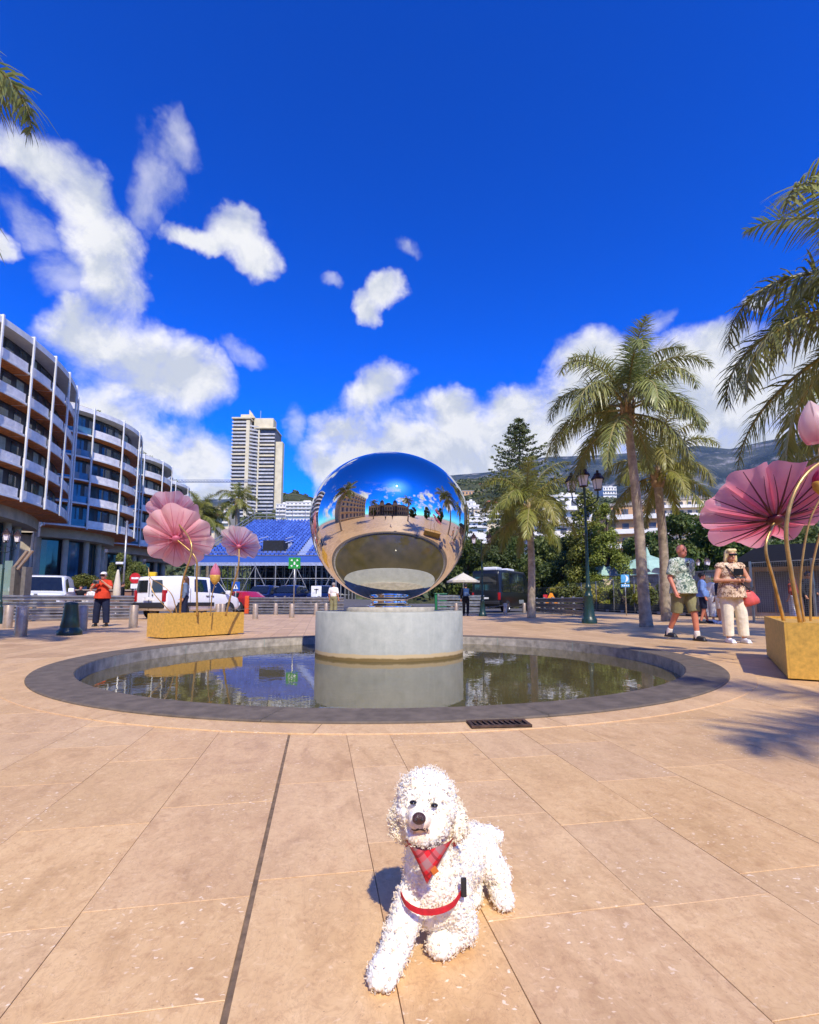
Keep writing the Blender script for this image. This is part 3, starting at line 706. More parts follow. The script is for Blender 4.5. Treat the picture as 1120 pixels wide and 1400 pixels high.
def palm(label, base, top, r0, r1, fronds, kind='g', s=1.0, name='palm_tree', group=None, spec=None, shaft=0.9):
    base, top = Vector(base), Vector(top); o = thing(name, label, 'palm tree', base, 0, group); loc = top - base
    mb = MB(); tip = palm_trunk(mb, (0, 0, -0.02), loc, r0, r1); mb.build('trunk', M_PTRUNK, o)
    mb = MB(); mb.s = True; mb.tube([tip - Vector((0, 0, 0.05)), tip + Vector((0, 0, shaft * 0.25 * s)), tip + Vector((0, 0, shaft * 0.6 * s)), tip + Vector((0, 0, shaft * s))], [r1 * 1.0, r1 * 1.5, r1 * 1.2, r1 * 0.5], 12)
    for k in range(8):
        a = k * 2.4; mb.tube([tip + Vector((math.cos(a) * r1, math.sin(a) * r1, 0.05 * k * s)), tip + Vector((math.cos(a) * r1 * 1.7, math.sin(a) * r1 * 1.7, (0.3 + 0.07 * k) * s)), tip + Vector((math.cos(a) * r1 * 1.5, math.sin(a) * r1 * 1.5, (0.6 + 0.06 * k) * s))], [0.07 * s, 0.05 * s, 0.02 * s], 5)
    mb.build('leaf_base', M_SHAFT, o)
    rng = random.Random(len(label) * 37 + int(base.y * 10))
    jobs = spec or [(min(5, int(6 * (k / fronds) ** 0.9)), k * 2.399 + rng.uniform(-0.25, 0.25), rng.uniform(0.85, 1.1)) for k in range(fronds)]
    for v_, az, sc_ in jobs:
        f = link('frond', FROND[kind][v_], o, tip + Vector((0, 0, (shaft * 0.95 - 0.10 * v_) * s)), (rng.uniform(-0.12, 0.12), rng.uniform(-0.08, 0.08), az)); f.scale = (sc_ * s,) * 3
    return o

# ---------------------------------------------------------------- the curved hotel: scalloped wings one behind the other
M_WHITE = mat('white_paint', srgb(226, 224, 218), 0.5, var=0.05, scale=2)
M_WOOD = mat('soffit_timber', srgb(212, 128, 62), 0.55, var=0.2, scale=3)
M_GLASSD = mat('dark_window', (0.035, 0.06, 0.075), 0.06, var=0.4, scale=0.35, spec=0.9)
M_GLASSB = mat('blue_window', (0.06, 0.16, 0.24), 0.06, var=0.3, scale=0.4, spec=0.9)
M_CURT = mat('window_curtain', srgb(150, 160, 150), 0.8, var=0.2, scale=1.2)
M_FRAME = mat('dark_frame', (0.02, 0.022, 0.028), 0.4)
M_RAILC = mat('wrapped_balustrade', srgb(240, 232, 222), 0.5, var=0.10, scale=1.6, bump=0.6, bscale=4.0, bdist=0.06)
M_CONC = mat('pale_render', srgb(196, 184, 166), 0.8, var=0.1, scale=1.0)
FLOOR0, FH, NFL = 9.3, 2.78, 5
def wing(label, P0, P1, bulge, seed, bays, back=6.0):
    """one wing: an arc from P0 to P1 bowing out to the plaza, five balcony floors over a tall glazed base"""
    P0, P1 = Vector((P0[0], P0[1])), Vector((P1[0], P1[1])); ch = P1 - P0; L_ = ch.length; t_ = ch / L_; nrm = Vector((t_.y, -t_.x))   # toward +x
    rad = (L_ * L_ / 4 + bulge * bulge) / (2 * bulge); cen = (P0 + P1) / 2 - nrm * (rad - bulge); half = math.asin(min(1, L_ / 2 / rad))
    o = thing('hotel_wing', label, 'building', ((P0.x + P1.x) / 2, (P0.y + P1.y) / 2, 0), 0, 'curved hotel wings in a row'); org = Vector((o.location.x, o.location.y))
    def pt(f, off=0.0):
        a = -half * 1.12 + 2 * half * 1.12 * f
        d = nrm * math.cos(a) + t_ * math.sin(a); q = cen + d * (rad + off) - org; return q
    N_ = bays * 4
    def band(mb, off0, off1, z0, z1, f0=0.0, f1=1.0, n_=N_):
        """curved solid between two offsets and heights"""
        ring = []
        for i in range(n_ + 1):
            f = f0 + (f1 - f0) * i / n_; a, b = pt(f, off0), pt(f, off1)
            ring += [(a.x, a.y, z0), (b.x, b.y, z0), (b.x, b.y, z1), (a.x, a.y, z1)]
        ff = []
        for i in range(n_):
            k = 4 * i
            for j in range(4): ff.append((k + j, k + 4 + j, k + 4 + (j + 1) % 4, k + (j + 1) % 4))
        ff += [(3, 2, 1, 0), (4 * n_, 4 * n_ + 1, 4 * n_ + 2, 4 * n_ + 3)]; mb.add(ring, ff)
    rng = random.Random(seed)
    for fl in range(NFL):
        z = FLOOR0 + fl * FH
        mb = MB(); band(mb, -3.2, 0.0, z + 0.02, z + 0.20); mb.build('floor_slab', M_WHITE, o)
        for b in range(bays):       # timber soffit panels, one per bay
            mb = MB(); band(mb, -2.7, -0.10, z - 0.03, z + 0.018, b / bays + 0.004, (b + 1) / bays - 0.004, 4); mb.build('soffit_panel', M_WOOD, o)
        for b in range(bays):       # wrapped balustrade panels
            mb = MB(); band(mb, -0.12, -0.07, z + 0.225, z + 0.98, b / bays + 0.006, (b + 1) / bays - 0.006, 4); mb.build('balustrade_panel', M_RAILC if b > 0 or seed == 1 else M_GLASSB, o)
        mb = MB(); band(mb, -2.9, -1.30, z + 0.222, z + FH - 0.035); mb.build('wall', M_FRAME, o)
        for b in range(bays * 2):   # window panes with curtains behind the glass
            f0, f1 = b / (bays * 2) + 0.012, (b + 1) / (bays * 2) - 0.012
            mb = MB(); band(mb, -1.302, -1.26, z + 0.30, z + FH - 0.26, f0, f1, 2)
            mb.build('window', M_GLASSB if b < 2 and seed > 1 else (M_CURT if rng.random() < 0.42 else M_GLASSD), o)
    zt = FLOOR0 + NFL * FH
    mb = MB(); band(mb, -4.5, 0.12, zt, zt + 0.55); mb.build('roof_slab', M_WHITE, o)
    mb = MB(); band(mb, -4.2, -1.5, zt + 0.552, zt + 1.2); mb.build('parapet', M_CONC, o)
    for b in range(bays + 1):       # thin white outside posts with hooked heads
        f = min(1, max(0, b / bays)); a = pt(f, 0.16); c = pt(f, -1.2); top = zt + 0.75
        mb = MB(); mb.bar((a.x, a.y, FLOOR0 - 0.15), (a.x, a.y, top), 0.14); mb.bar((a.x, a.y, top - 0.07), (c.x, c.y, top - 0.07), 0.12); mb.build('post', M_WHITE, o)
    # tall ground storey set back, glazed between pale piers
    mb = MB(); band(mb, -9.0, -4.6, 0.0, FLOOR0 - 0.03); mb.build('base_wall', M_FRAME, o)
    mb = MB(); band(mb, -9.0, -2.6, FLOOR0 - 1.1, FLOOR0 - 0.032); mb.build('base_fascia', M_CONC, o)
    for b in range(bays):
        f = (b + 0.5) / bays; mb = MB(); band(mb, -4.598, -4.5, 0.1, FLOOR0 - 1.3, f - 0.36 / bays, f + 0.30 / bays, 3)
        mb.build('shop_window', (M_GLASSD, M_GLASSB, M_GLASSD)[b % 3], o)
        a = pt(b / bays, -4.0); mb = MB(); mb.lathe([(0.34, 0), (0.34, FLOOR0 - 1.102)], 14, c=(a.x, a.y, 0)); mb.build('column', M_CONC, o, smooth=True)
    body_ = MB(); pl = [pt(i / 12, -3.0) for i in range(13)] + [pt(1, -back - 8), pt(0, -back - 8)]
    body_.prism([(p.x, p.y) for p in pl], FLOOR0 + 0.05, zt - 0.02); body_.build('core', M_CONC, o)
    bb = MB(); pl = [pt(i / 12, -8.5) for i in range(13)] + [pt(1, -back - 9), pt(0, -back - 9)]; bb.prism([(p.x, p.y) for p in pl], 0.02, FLOOR0 - 0.04); bb.build('base_core', M_CONC, o)
    rp = np.array([(*(pt(rng.random(), -2.0 - rng.random() * 1.6)), zt + 1.15 + rng.random() * 0.3, 0.5, 0.5, 0.45) for _ in range(5 * bays if seed > 1 else 2 * bays)])
    rg = np.random.default_rng(seed); P, Nn = clump_cloud(rp, 240 * len(rp) // 3, rg); V, F = leaf_quads(P, Nn, 0.12, rg)
    x_ = link('roof_planting', np_mesh('roof_planting', V, F, L_MID), o); x_['kind'] = 'stuff'
    return o
wing('hotel wing with wrapped balconies and timber soffits beside the glass stair rail', (-36.5, 27.0), (-37.0, 54.0), 3.6, 1, 9)
wing('second hotel wing along, blue glazed end bay meeting the first wing', (-40.0, 56.5), (-41.0, 73.5), 3.6, 2, 5)
wing('third hotel wing along, between the second wing and the last one', (-43.6, 75.5), (-45.0, 91.0), 3.4, 3, 5)
wing('last and farthest hotel wing, above the upper pink flower', (-47.0, 93.0), (-48.5, 106.0), 3.0, 4, 4)

# ---------------------------------------------------------------- residential tower on the hill
M_TOW = mat('tower_cream', srgb(214, 200, 164), 0.8, var=0.08, scale=0.2); M_TOWG = mat('tower_grey', srgb(190, 187, 182), 0.8, var=0.12, scale=0.4)
M_LOGG = mat('tower_recess', srgb(86, 88, 96), 0.5, var=0.3, scale=0.5)
TY = 400.0; c0, c1 = at(313, 700, TY), at(381, 700, TY); tz = at(340, 573, TY).z; hz = hill_h((c0.x + c1.x) / 2, TY) - 8
tower = thing('residential_tower', 'tall cream residential tower block with banded balconies on the hillside', 'tower', ((c0.x + c1.x) / 2, TY, hz))
W = c1.x - c0.x; H_ = tz - hz; fh = 3.0; nf = int(H_ / fh)
def tower_block(x0, x1, y0, y1, h_top, name='core'):
    mb = MB(); mb.box(((x0 + x1) / 2, (y0 + y1) / 2, h_top / 2), (x1 - x0, y1 - y0, h_top)); return mb.build(name, M_LOGG, tower)
xl0, xl1, xm1, xr1 = -W / 2, -W * 0.19, W * 0.03, W * 0.36
tower_block(xl0 + 0.4, xl1, 1.5, 20, H_); tower_block(xl1 + 0.2, xr1, 5.5, 24, H_ - 7)
for nm, x0, x1, yf, hh in (('left', xl0, xl1 - 0.2, 0.0, H_), ('right', xm1, xr1 - 0.3, 4.0, H_ - 7)):
    for k in range(int(hh / fh)):
        mb = MB(); mb.box(((x0 + x1) / 2, yf + 1.2, k * fh + 0.15), (x1 - x0, 3.2, 0.3)); mb.box(((x0 + x1) / 2, yf - 0.3, k * fh + 0.85), (x1 - x0, 0.15, 1.1))
        mb.build('balcony', M_TOWG if random.random() < 0.75 else M_TOW, tower)
for k in range(int((H_ - 2) / fh)):        # slanted bay balconies in the middle
    mb = MB(); a, b = (xl1 + 1.8, 0.0), (xm1 - 0.6, 4.2); mb.bar((a[0], a[1], k * fh + 0.7), (b[0], b[1], k * fh + 0.7), 0.3, 1.3); mb.build('balcony', M_TOWG, tower)
for x, yy, wd, hh in ((xl1 + 0.7, -0.6, 2.8, H_ - 1), (xm1 - 0.2, 3.6, 1.2, H_ - 6), ((xr1 + W / 2) / 2, 6.5, W / 2 - xr1, H_ - 17)):
    mb = MB(); mb.box((x, yy + 3, hh / 2), (wd, 6.0, hh)); mb.build('pier', M_TOW, tower)
mb = MB(); mb.box((xl0 * 0.62, 8, H_ + 0.6), (xl1 - xl0 + 3, 19, 1.2)); mb.build('cornice', M_TOW, tower)
mb = MB(); mb.box((W * 0.17, 13, H_ - 6.4), (W * 0.40, 21, 1.0)); mb.build('cornice', M_TOW, tower)
mb = MB(); mb.box((-W * 0.26, 9, H_ + 3.4), (W * 0.22, 9, 4.6)); mb.add([(-W * 0.20, 5, H_ + 3), (-W * 0.08, 5, H_ + 3), (-W * 0.20, 5, H_ + 10), (-W * 0.20, 12, H_ + 3), (-W * 0.08, 12, H_ + 3), (-W * 0.20, 12, H_ + 10)], [(0, 1, 2), (5, 4, 3), (0, 3, 4, 1), (1, 4, 5, 2), (2, 5, 3, 0)]); mb.build('penthouse', M_TOW, tower)
mb = MB(); mb.box((W * 0.10, 11, H_ - 1.5), (W * 0.40, 10, 9)); mb.build('plant_room', M_TOW, tower)
mb = MB(); mb.tube([(0, 10, H_ + 2), (0, 10, H_ + 11)], 0.15, 5); mb.build('mast', M_TOWG, tower)

# ---------------------------------------------------------------- grandstand
M_SCAF = mat('scaffold_steel', srgb(160, 160, 160), 0.45, 0.3, var=0.15); M_SEAT = leaf_mat('blue_seat', srgb(28, 52, 140), srgb(78, 108, 196), 0.0, 0.0, 0.4)
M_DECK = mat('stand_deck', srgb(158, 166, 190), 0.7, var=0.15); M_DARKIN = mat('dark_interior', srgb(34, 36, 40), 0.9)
GX0, GX1, GY0, GY1 = -23.4, -8.0, 55.0, 75.0; GZ0, GZ1 = 5.0, 12.7
stand = thing('grandstand', 'temporary scaffold grandstand filled with rows of blue seats', 'grandstand', (GX0, GY0, 0)); NR = 24
rowd, rowz = (GY1 - GY0) / NR, (GZ1 - GZ0) / NR
for k in range(NR):
    mb = MB(); mb.box(((GX1 - GX0) / 2, rowd * (k + 0.5), GZ0 + rowz * k - 0.06), (GX1 - GX0, rowd, 0.12)); mb.box(((GX1 - GX0) / 2, rowd * k - 0.02, GZ0 + rowz * k - 0.26), (GX1 - GX0, 0.04, 0.26)); mb.build('tread', M_DECK, stand)
Vs, Fs = [], []; sb = MB()
sb.rbox((0, -0.02, 0.26), (0.38, 0.36, 0.06), 0.02); sb.add([(-0.19, 0.15, 0.25), (0.19, 0.15, 0.25), (0.19, 0.19, 0.25), (-0.19, 0.19, 0.25), (-0.17, 0.20, 0.58), (0.17, 0.20, 0.58), (0.17, 0.235, 0.58), (-0.17, 0.235, 0.58)], [(0, 3, 2, 1), (4, 5, 6, 7), (0, 1, 5, 4), (1, 2, 6, 5), (2, 3, 7, 6), (3, 0, 4, 7)])
sv = np.array(sb.v); sf = sb.f; allm = MB()
for k in range(NR):
    for j in range(int((GX1 - GX0) / 0.5)):
        x = 0.25 + j * 0.5
        if 10.5 < x < 11.7 or (5.9 < x < 9.0 and 4 <= k <= 8): continue
        o_ = len(allm.v); allm.v += [(a + x, b + rowd * (k + 0.55), c + GZ0 + rowz * k) for a, b, c in sv.tolist()]
        for f in sf: allm.f.append(tuple(i + o_ for i in f)); allm.mi.append(0); allm.sm.append(False)
so = allm.build('seating', M_SEAT, stand); so['kind'] = 'stuff'
mb = MB()
for k in range(NR): mb.box((11.1, rowd * (k + 0.5), GZ0 + rowz * k + 0.06), (1.0, rowd * 0.7, 0.12))
mb.build('aisle_steps', mat('pale_blue_step', srgb(150, 172, 214), 0.6), stand)
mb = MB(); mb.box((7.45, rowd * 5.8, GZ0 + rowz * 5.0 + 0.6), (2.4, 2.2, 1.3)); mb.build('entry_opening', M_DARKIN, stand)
mb = MB()
for (x) in (5.9, 9.0):
    for z_ in (1.0, 0.55): mb.bar((x, rowd * 4, GZ0 + rowz * 4 + z_ + .7), (x, rowd * 8.5, GZ0 + rowz * 8.5 + z_), 0.06)
mb.build('entry_rail', M_WHITE, stand)
for x, nm in ((0.0, 'a'), (GX1 - GX0, 'b')):     # stepped side rails and their posts
    for z_ in (0.55, 1.1):
        mb = MB(); mb.bar((x, 0, GZ0 + z_), (x, GY1 - GY0, GZ1 + z_), 0.07); mb.build('side_rail', M_SCAF, stand)
    for k in range(0, NR + 1, 3):
        mb = MB(); mb.bar((x, rowd * k, GZ0 + rowz * k), (x, rowd * k, GZ0 + rowz * k + 1.1), 0.06); mb.build('rail_post', M_SCAF, stand)
mb = MB(); mb.box(((GX1 - GX0) / 2, 0.02, GZ0 + 0.35), (GX1 - GX0, 0.05, 0.75)); mb.build('front_panel', M_SEAT, stand)
mb = MB()
for z_ in (0.75, 1.1): mb.bar((0, -0.05, GZ0 + z_), (GX1 - GX0, -0.05, GZ0 + z_), 0.05)
mb.build('front_rail', M_SCAF, stand)
mb = MB()
for z_ in (0.7, 1.2, 1.9): mb.bar((0, GY1 - GY0, GZ1 + z_), (GX1 - GX0, GY1 - GY0, GZ1 + z_), 0.07)
for k in range(9): mb.bar(((GX1 - GX0) * k / 8, GY1 - GY0, GZ1), ((GX1 - GX0) * k / 8, GY1 - GY0, GZ1 + 1.9), 0.07)
mb.build('back_rail', M_SCAF, stand)
for i in range(8):                                # scaffold frames under the deck, one by one
    x = (GX1 - GX0) * i / 7
    for j in range(6):
        y = (GY1 - GY0) * j / 5 * 0.98; top = GZ0 + (GZ1 - GZ0) * j / 5 - 0.2
        mb = MB(); mb.tube([(x, y, 0), (x, y, top)], 0.06, 6); mb.build('standard', M_SCAF, stand)
for j in range(3):
    y = (0, 6, 13)[j]; top = GZ0 + (GZ1 - GZ0) * y / 20
    for z_ in np.arange(1.6, top - 0.3, 1.6):
        mb = MB(); mb.tube([(0, y - 0.08, z_), (GX1 - GX0, y - 0.08, z_)], 0.05, 6); mb.build('ledger', M_SCAF, stand)
    for i in range(7):
        x0_, x1_ = (GX1 - GX0) * i / 7, (GX1 - GX0) * (i + 1) / 7
        mb = MB(); mb.tube([(x0_, y - 0.15, 0.2 + (i % 2) * (top - 0.6)), (x1_, y - 0.15, 0.2 + ((i + 1) % 2) * (top - 0.6))], 0.04, 5); mb.build('brace', M_SCAF, stand)
mb = MB(); mb.box(((GX1 - GX0) / 2, 19.6, 4.0), (GX1 - GX0, 0.2, 8.0)); mb.build('rear_sheet', M_DARKIN, stand)

# ---------------------------------------------------------------- hillside houses
M_H = [mat('house_white', srgb(232, 226, 212), 0.8, var=0.06, scale=0.3), mat('house_cream', srgb(226, 204, 166), 0.8, var=0.06, scale=0.3), mat('house_ochre', srgb(206, 160, 112), 0.8, var=0.08, scale=0.3)]
M_TILE = mat('terracotta_roof', srgb(176, 98, 66), 0.85, var=0.2, scale=0.8); M_FLAT = mat('flat_roof', srgb(168, 158, 146), 0.9)
def house(label, px, py_base, Y, w_, h_, d_, fl, bays, m_i, roof='flat', rz=0.0, name='hillside_house', balc=True, group='houses on the hillside', cat='house'):
    b = at(px, py_base, Y); o = thing(name, label, cat, b, rz, group); base_z = -6.0
    mb = MB(); mb.box((0, d_ / 2, (h_ + base_z) / 2), (w_, d_, h_ - base_z)); mb.build('wall', M_H[m_i], o)
    for f in range(fl):
        z = (f + 0.5) * h_ / fl; hh = h_ / fl
        for k in range(bays):
            x = -w_ / 2 + (k + 0.5) * w_ / bays
            mb = MB(); mb.box((x, -0.03, z), (w_ / bays * 0.5, 0.1, hh * 0.52)); mb.build('window', M_LOGG, o)
        if balc:
            mb = MB(); mb.box((0, -0.6, f * hh + 0.12), (w_ * 0.98, 1.15, 0.22)); mb.box((0, -1.12, f * hh + 0.55), (w_ * 0.98, 0.1, 0.7)); mb.build('balcony', M_H[0], o)
    if roof == 'hip':
        mb = MB(); e = 0.6; mb.add([(-w_ / 2 - e, -e, h_), (w_ / 2 + e, -e, h_), (w_ / 2 + e, d_ + e, h_), (-w_ / 2 - e, d_ + e, h_), (-w_ / 4, d_ / 2, h_ + 0.28 * d_), (w_ / 4, d_ / 2, h_ + 0.28 * d_)],
            [(0, 1, 5, 4), (1, 2, 5), (2, 3, 4, 5), (3, 0, 4), (3, 2, 1, 0)]); mb.build('roof', M_TILE, o)
    else:
        mb = MB(); mb.box((0, d_ / 2, h_ + 0.25), (w_ + 0.5, d_ + 0.5, 0.5)); mb.box((w_ * 0.2, d_ / 2, h_ + 1.2), (w_ * 0.25, d_ * 0.4, 1.4)); mb.build('roof', M_FLAT if m_i else M_H[0], o)
    return o
house('long white apartment block with balconies between the tower and the ball', 410, 706, 300, 17, 8.5, 12, 4, 7, 0)
house('narrow white house with a stepped top behind the grandstand', 384, 705, 310, 6, 7, 8, 3, 3, 0)
house('small cream villa among trees behind the small distant palms', 282, 724, 190, 6.5, 5.5, 7, 2, 3, 1, 'hip')
house('cream block half hidden between the pale pink flower and the hotel', 300, 716, 240, 9, 8, 9, 3, 4, 1)
house('white villa with a terracotta roof above the cream blocks', 673, 698, 250, 6, 3.6, 8, 1, 3, 0, 'hip', balc=False)
house('cream terraced block just below the villa with the red roof', 668, 712, 220, 13, 5, 8, 2, 6, 1)
house('small white house beside the mirror ball on the hillside', 646, 708, 225, 6, 5.5, 7, 2, 3, 0)
house('low white house beneath the cream terraced block', 652, 722, 190, 8, 4.5, 7, 2, 4, 0)
house('ochre stone mansion high on the slope beside the ball', 652, 683, 400, 24, 7, 12, 2, 9, 2, balc=False)
house('flat white house above the ball on the slope', 642, 694, 300, 6, 3.5, 7, 1, 3, 0, balc=False)
house('large white apartment block with curved balcony bands behind the cypress', 772, 775, 110, 13, 15.5, 14, 5, 5, 0)
house('white villa on the ridge behind the lamp lanterns', 834, 676, 520, 14, 8, 12, 2, 5, 0)
house('grey brown apartment block with deep balconies between the two tall palms', 868, 790, 95, 9.5, 13.8, 14, 5, 4, 2, rz=R(-14))
house('wide cream apartment block with terrace rows above the dark trees', 945, 730, 150, 17, 10.5, 14, 4, 7, 1, rz=R(-8))
house('pale block with a flat roof peeping over the trees beside the wide cream one', 893, 715, 165, 9, 6, 10, 2, 4, 0)
house('white house halfway up the slope behind the tall pine', 705, 690, 330, 7, 4, 8, 1, 4, 0, 'hip', balc=False)
house('tiny pink house on the slope above the ball', 662, 669, 470, 9, 5, 8, 2, 4, 2, 'hip', balc=False)

# construction crane behind the hotel
ca, cb = at(259, 659, 330), at(316, 661, 330)
crane = thing('tower_crane', 'distant lattice tower crane jib reaching behind the tower block', 'crane', (ca.x - 12, 330, hill_h(ca.x - 12, 330) - 1))
j0 = Vector((0, 0, ca.z - crane.location.z)); j1 = j0 + Vector((cb.x - ca.x + 30, 0, 0)); M_CR = mat('crane_blue', srgb(96, 110, 140), 0.6)
mb = MB()
for dz_, dy_ in ((0, -0.7), (0, 0.7), (1.4, 0)): mb.bar(j0 + Vector((-10, dy_, dz_)), j1 + Vector((0, dy_, dz_)), 0.28)
for k in range(28):
    a = j0 + (j1 - j0) * (k / 28); b = j0 + (j1 - j0) * ((k + 1) / 28); mb.bar(a + Vector((0, -0.7, 0)), (a + b) / 2 + Vector((0, 0, 1.4)), 0.14); mb.bar((a + b) / 2 + Vector((0, 0, 1.4)), b + Vector((0, -0.7, 0)), 0.14)
mb.build('jib', M_CR, crane)
mb = MB(); mb.box((0, 0, j0.z / 2 + 1), (1.6, 1.6, j0.z + 4)); mb.build('mast', M_CR, crane)

# ---------------------------------------------------------------- trees and planting
b1_ = gp(884, 857); t1_ = at(859, 585, b1_.y)
palm('tall palm with ringed grey trunk behind the man in the patterned shirt', b1_, t1_, 0.165, 0.115, 24, s=1.05, group='queen palms on the plaza')
b2_ = gp(912, 849); t2_ = at(900, 668, b2_.y)
palm('shorter palm with yellowing fronds right behind the tall ringed palm', b2_, t2_, 0.18, 0.15, 20, 'y', 0.98, group='queen palms on the plaza')
b3_ = gp(727, 844.5); t3_ = at(724, 716, b3_.y)
palm('small bright green palm standing beside the black minibus', b3_, t3_, 0.18, 0.15, 20, 'y', 1.05, group='queen palms on the plaza')
palm('palm leaning over the pink flower sculpture with its fronds hanging into view', (8.9, 8.5, 0), (8.6, 8.3, 5.2), 0.22, 0.16, 24, s=1.25, group='queen palms on the plaza')
palm('palm beyond the suited man with one drooping dark frond above the flower', (13.2, 14.2, 0), (13.0, 14.0, 4.6), 0.2, 0.15, 18, s=1.1, group='queen palms on the plaza')
palm('tall palm beside the hotel with a frond tip reaching high over the plaza', (-8.0, 5.0, 0), (-7.6, 5.3, 6.6), 0.22, 0.15, 20, s=1.1, group='queen palms on the plaza')
palm('palm behind the photographer that throws its crown shadow by the gold planter', (5.75, -4.1, 0), (5.75, -4.0, 6.2), 0.22, 0.15, 20, group='queen palms on the plaza')
palm('tall palm in front of the palace beside the entrance walk', (-6.5, -9.0, 0), (-6.4, -9.0, 6.5), 0.22, 0.15, 20, group='queen palms on the plaza')
for (px, py, pyt, Y, lab) in ((325, 760, 694, 95, 'date palm rising behind the grandstand in front of the tower'), (272, 760, 712, 85, 'bushy date palm beside the farthest hotel wing'), (286, 760, 722, 88, 'lower date palm squeezed between hotel and grandstand')):
    b = at(px, py, Y); b.z = 0; tp = at(px, pyt, Y); palm(lab, b, tp, 0.45, 0.4, 18, 'y', 1.7, 'date_palm', 'date palms behind the grandstand')
# Norfolk pine with tiered branches
def tiered_pine(label, base, h_, w_, seed, tiers=22):
    rng = np.random.default_rng(seed); o = thing('norfolk_pine', label, 'tree', base)
    mb = MB(); mb.s = True; mb.tube([(0, 0, -0.5), (0, 0, h_ * 0.5), (0, 0, h_)], [0.42, 0.25, 0.04], 8); P = []; Nn = []
    for k in range(tiers):
        f = k / (tiers - 1); z = h_ * (0.16 + 0.82 * f); rad = w_ / 2 * ((1 - f) ** 0.68 * (0.75 + 0.3 * rng.random())) + 0.25; nb = 7
        for b in range(nb):
            a = b * 6.283 / nb + k * 0.5 + rng.random() * 0.5; rl = rad * (0.72 + 0.4 * rng.random()); prev = None; segs = 7
            for s_ in range(segs + 1):
                q = s_ / segs; r_ = rl * q; zz_ = z - 0.20 * rl * math.sin(q * 2.2) + 0.22 * rl * q * q
                c = np.array([math.cos(a) * r_, math.sin(a) * r_, zz_])
                if q > 0.15:
                    m_ = int(16 * (0.5 + rl / w_ * 2.0)); P.append(c + rng.normal(size=(m_, 3)) * np.array([0.30, 0.30, 0.10]) * (0.4 + 0.6 * (1 - q) + 0.25)); Nn.append(rng.normal(size=(m_, 3)) * 0.7 + np.array([0, 0, 0.9]))
            mb.tube([(0, 0, z), (math.cos(a) * rl * 0.5, math.sin(a) * rl * 0.5, z - 0.18 * rl), (math.cos(a) * rl, math.sin(a) * rl, z + 0.03 * rl)], [0.07, 0.05, 0.015], 4)
    P = np.concatenate(P); Nn = np.concatenate(Nn); Nn /= np.linalg.norm(Nn, axis=1, keepdims=True); V, F = leaf_quads(P, Nn, 0.24, rng, 0.4)
    link('crown', np_mesh('pine_crown', V, F, L_CON), o); mb.build('trunk', M_BARK, o); return o
pb = at(715, 800, 78); pb.z = 0.5; pt_ = at(715, 570, 78)
tiered_pine('tall tiered dark pine towering over the other trees behind the minibus', pb, pt_.z - 0.5, 25.0, 5, 28)
GP_ = 'garden trees beyond the plaza'
cb_ = at(806, 815, 46); cb_.z = 0; plant('cone', 0, cb_, 1.12, 0.3, 'bright cone shaped cypress directly behind the plaza lamp post', 'tree', 'cypress_tree', 'cypress pair', 1.13)
cb_ = at(832, 815, 43); cb_.z = 0; plant('cone', 1, cb_, 0.95, 2.0, 'second slightly lower cypress beside the tall palm trunk', 'tree', 'cypress_tree', 'cypress pair', 0.86)
spots = [  # kind, variant, px, Y, scale, zscale, label
    ('mid', 0, 668, 52, 0.80, 0.75, 'rounded pale green tree right above the black minibus'), ('broad', 0, 640, 60, 1.0, 1.1, 'dark tree beside the mirror ball behind the cream parasol'),
    ('mid', 1, 655, 80, 1.2, 1.5, 'tall loose green tree behind the smaller lamp post'), ('broad', 1, 700, 66, 1.0, 1.15, 'dark leafy tree behind the small palm trunk'),
    ('broad', 0, 742, 60, 1.0, 1.05, 'dense dark tree filling the gap right of the small palm'), ('mid', 0, 760, 75, 1.2, 1.35, 'olive green tree between the pine and the cypress'),
    ('broad', 1, 775, 50, 0.9, 0.9, 'dark bushy tree at the foot of the cypress'), ('mid', 1, 690, 95, 1.3, 1.7, 'grey green tree at the foot of the tall pine'),
    ('broad', 0, 895, 50, 0.95, 1.0, 'dark clipped tree between the two palm trunks'), ('broad', 1, 940, 46, 1.05, 1.12, 'large dark green tree behind the man in the patterned shirt'),
    ('broad', 0, 990, 44, 1.05, 1.15, 'large dark green tree behind the woman with the red bag'), ('mid', 0, 965, 52, 1.1, 1.25, 'brighter green tree rising behind the dark clipped trees'),
    ('broad', 1, 1035, 42, 1.0, 1.0, 'dark tree behind the stem of the right flower'), ('broad', 0, 1085, 48, 1.1, 1.1, 'dark tree behind the black awning'), ('mid', 1, 1140, 60, 1.2, 1.3, 'green tree beyond the awning building'),
    ('mid', 1, 165, 56, 0.62, 0.95, 'street tree in front of the second hotel wing'), ('mid', 0, 186, 60, 0.55, 0.85, 'street tree just left of the big pink flower'),
    ('mid', 0, 300, 120, 1.4, 1.3, 'green tree behind the seating beside the small villa'), ('broad', 1, 355, 130, 1.3, 1.2, 'dark tree at the foot of the tower'), ('mid', 1, 385, 140, 1.3, 1.0, 'tree just behind the top row of blue seats'),
    ('mid', 0, 752, 56, 1.15, 1.25, 'olive green tree left of the lamp post in front of the white apartments'), ('broad', 1, 680, 58, 1.05, 1.15, 'dark tree rising behind the minibus roof'), ('mid', 1, 872, 60, 1.15, 1.3, 'green tree between the tall palm trunk and the cypress'), ('broad', 0, 612, 64, 0.9, 1.0, 'dark tree hidden behind the mirror ball'), ('mid', 0, 850, 70, 1.1, 1.2, 'olive tree behind the green roofed kiosk')]
for kd, va, px, Y, s_, sz_, lab in spots:
    b = gp(px, 830); k = Y / b.y; plant(kd, va, (b.x * k, Y, 0.0), s_, random.random() * 6, lab, 'tree', 'garden_tree', GP_, sz_)
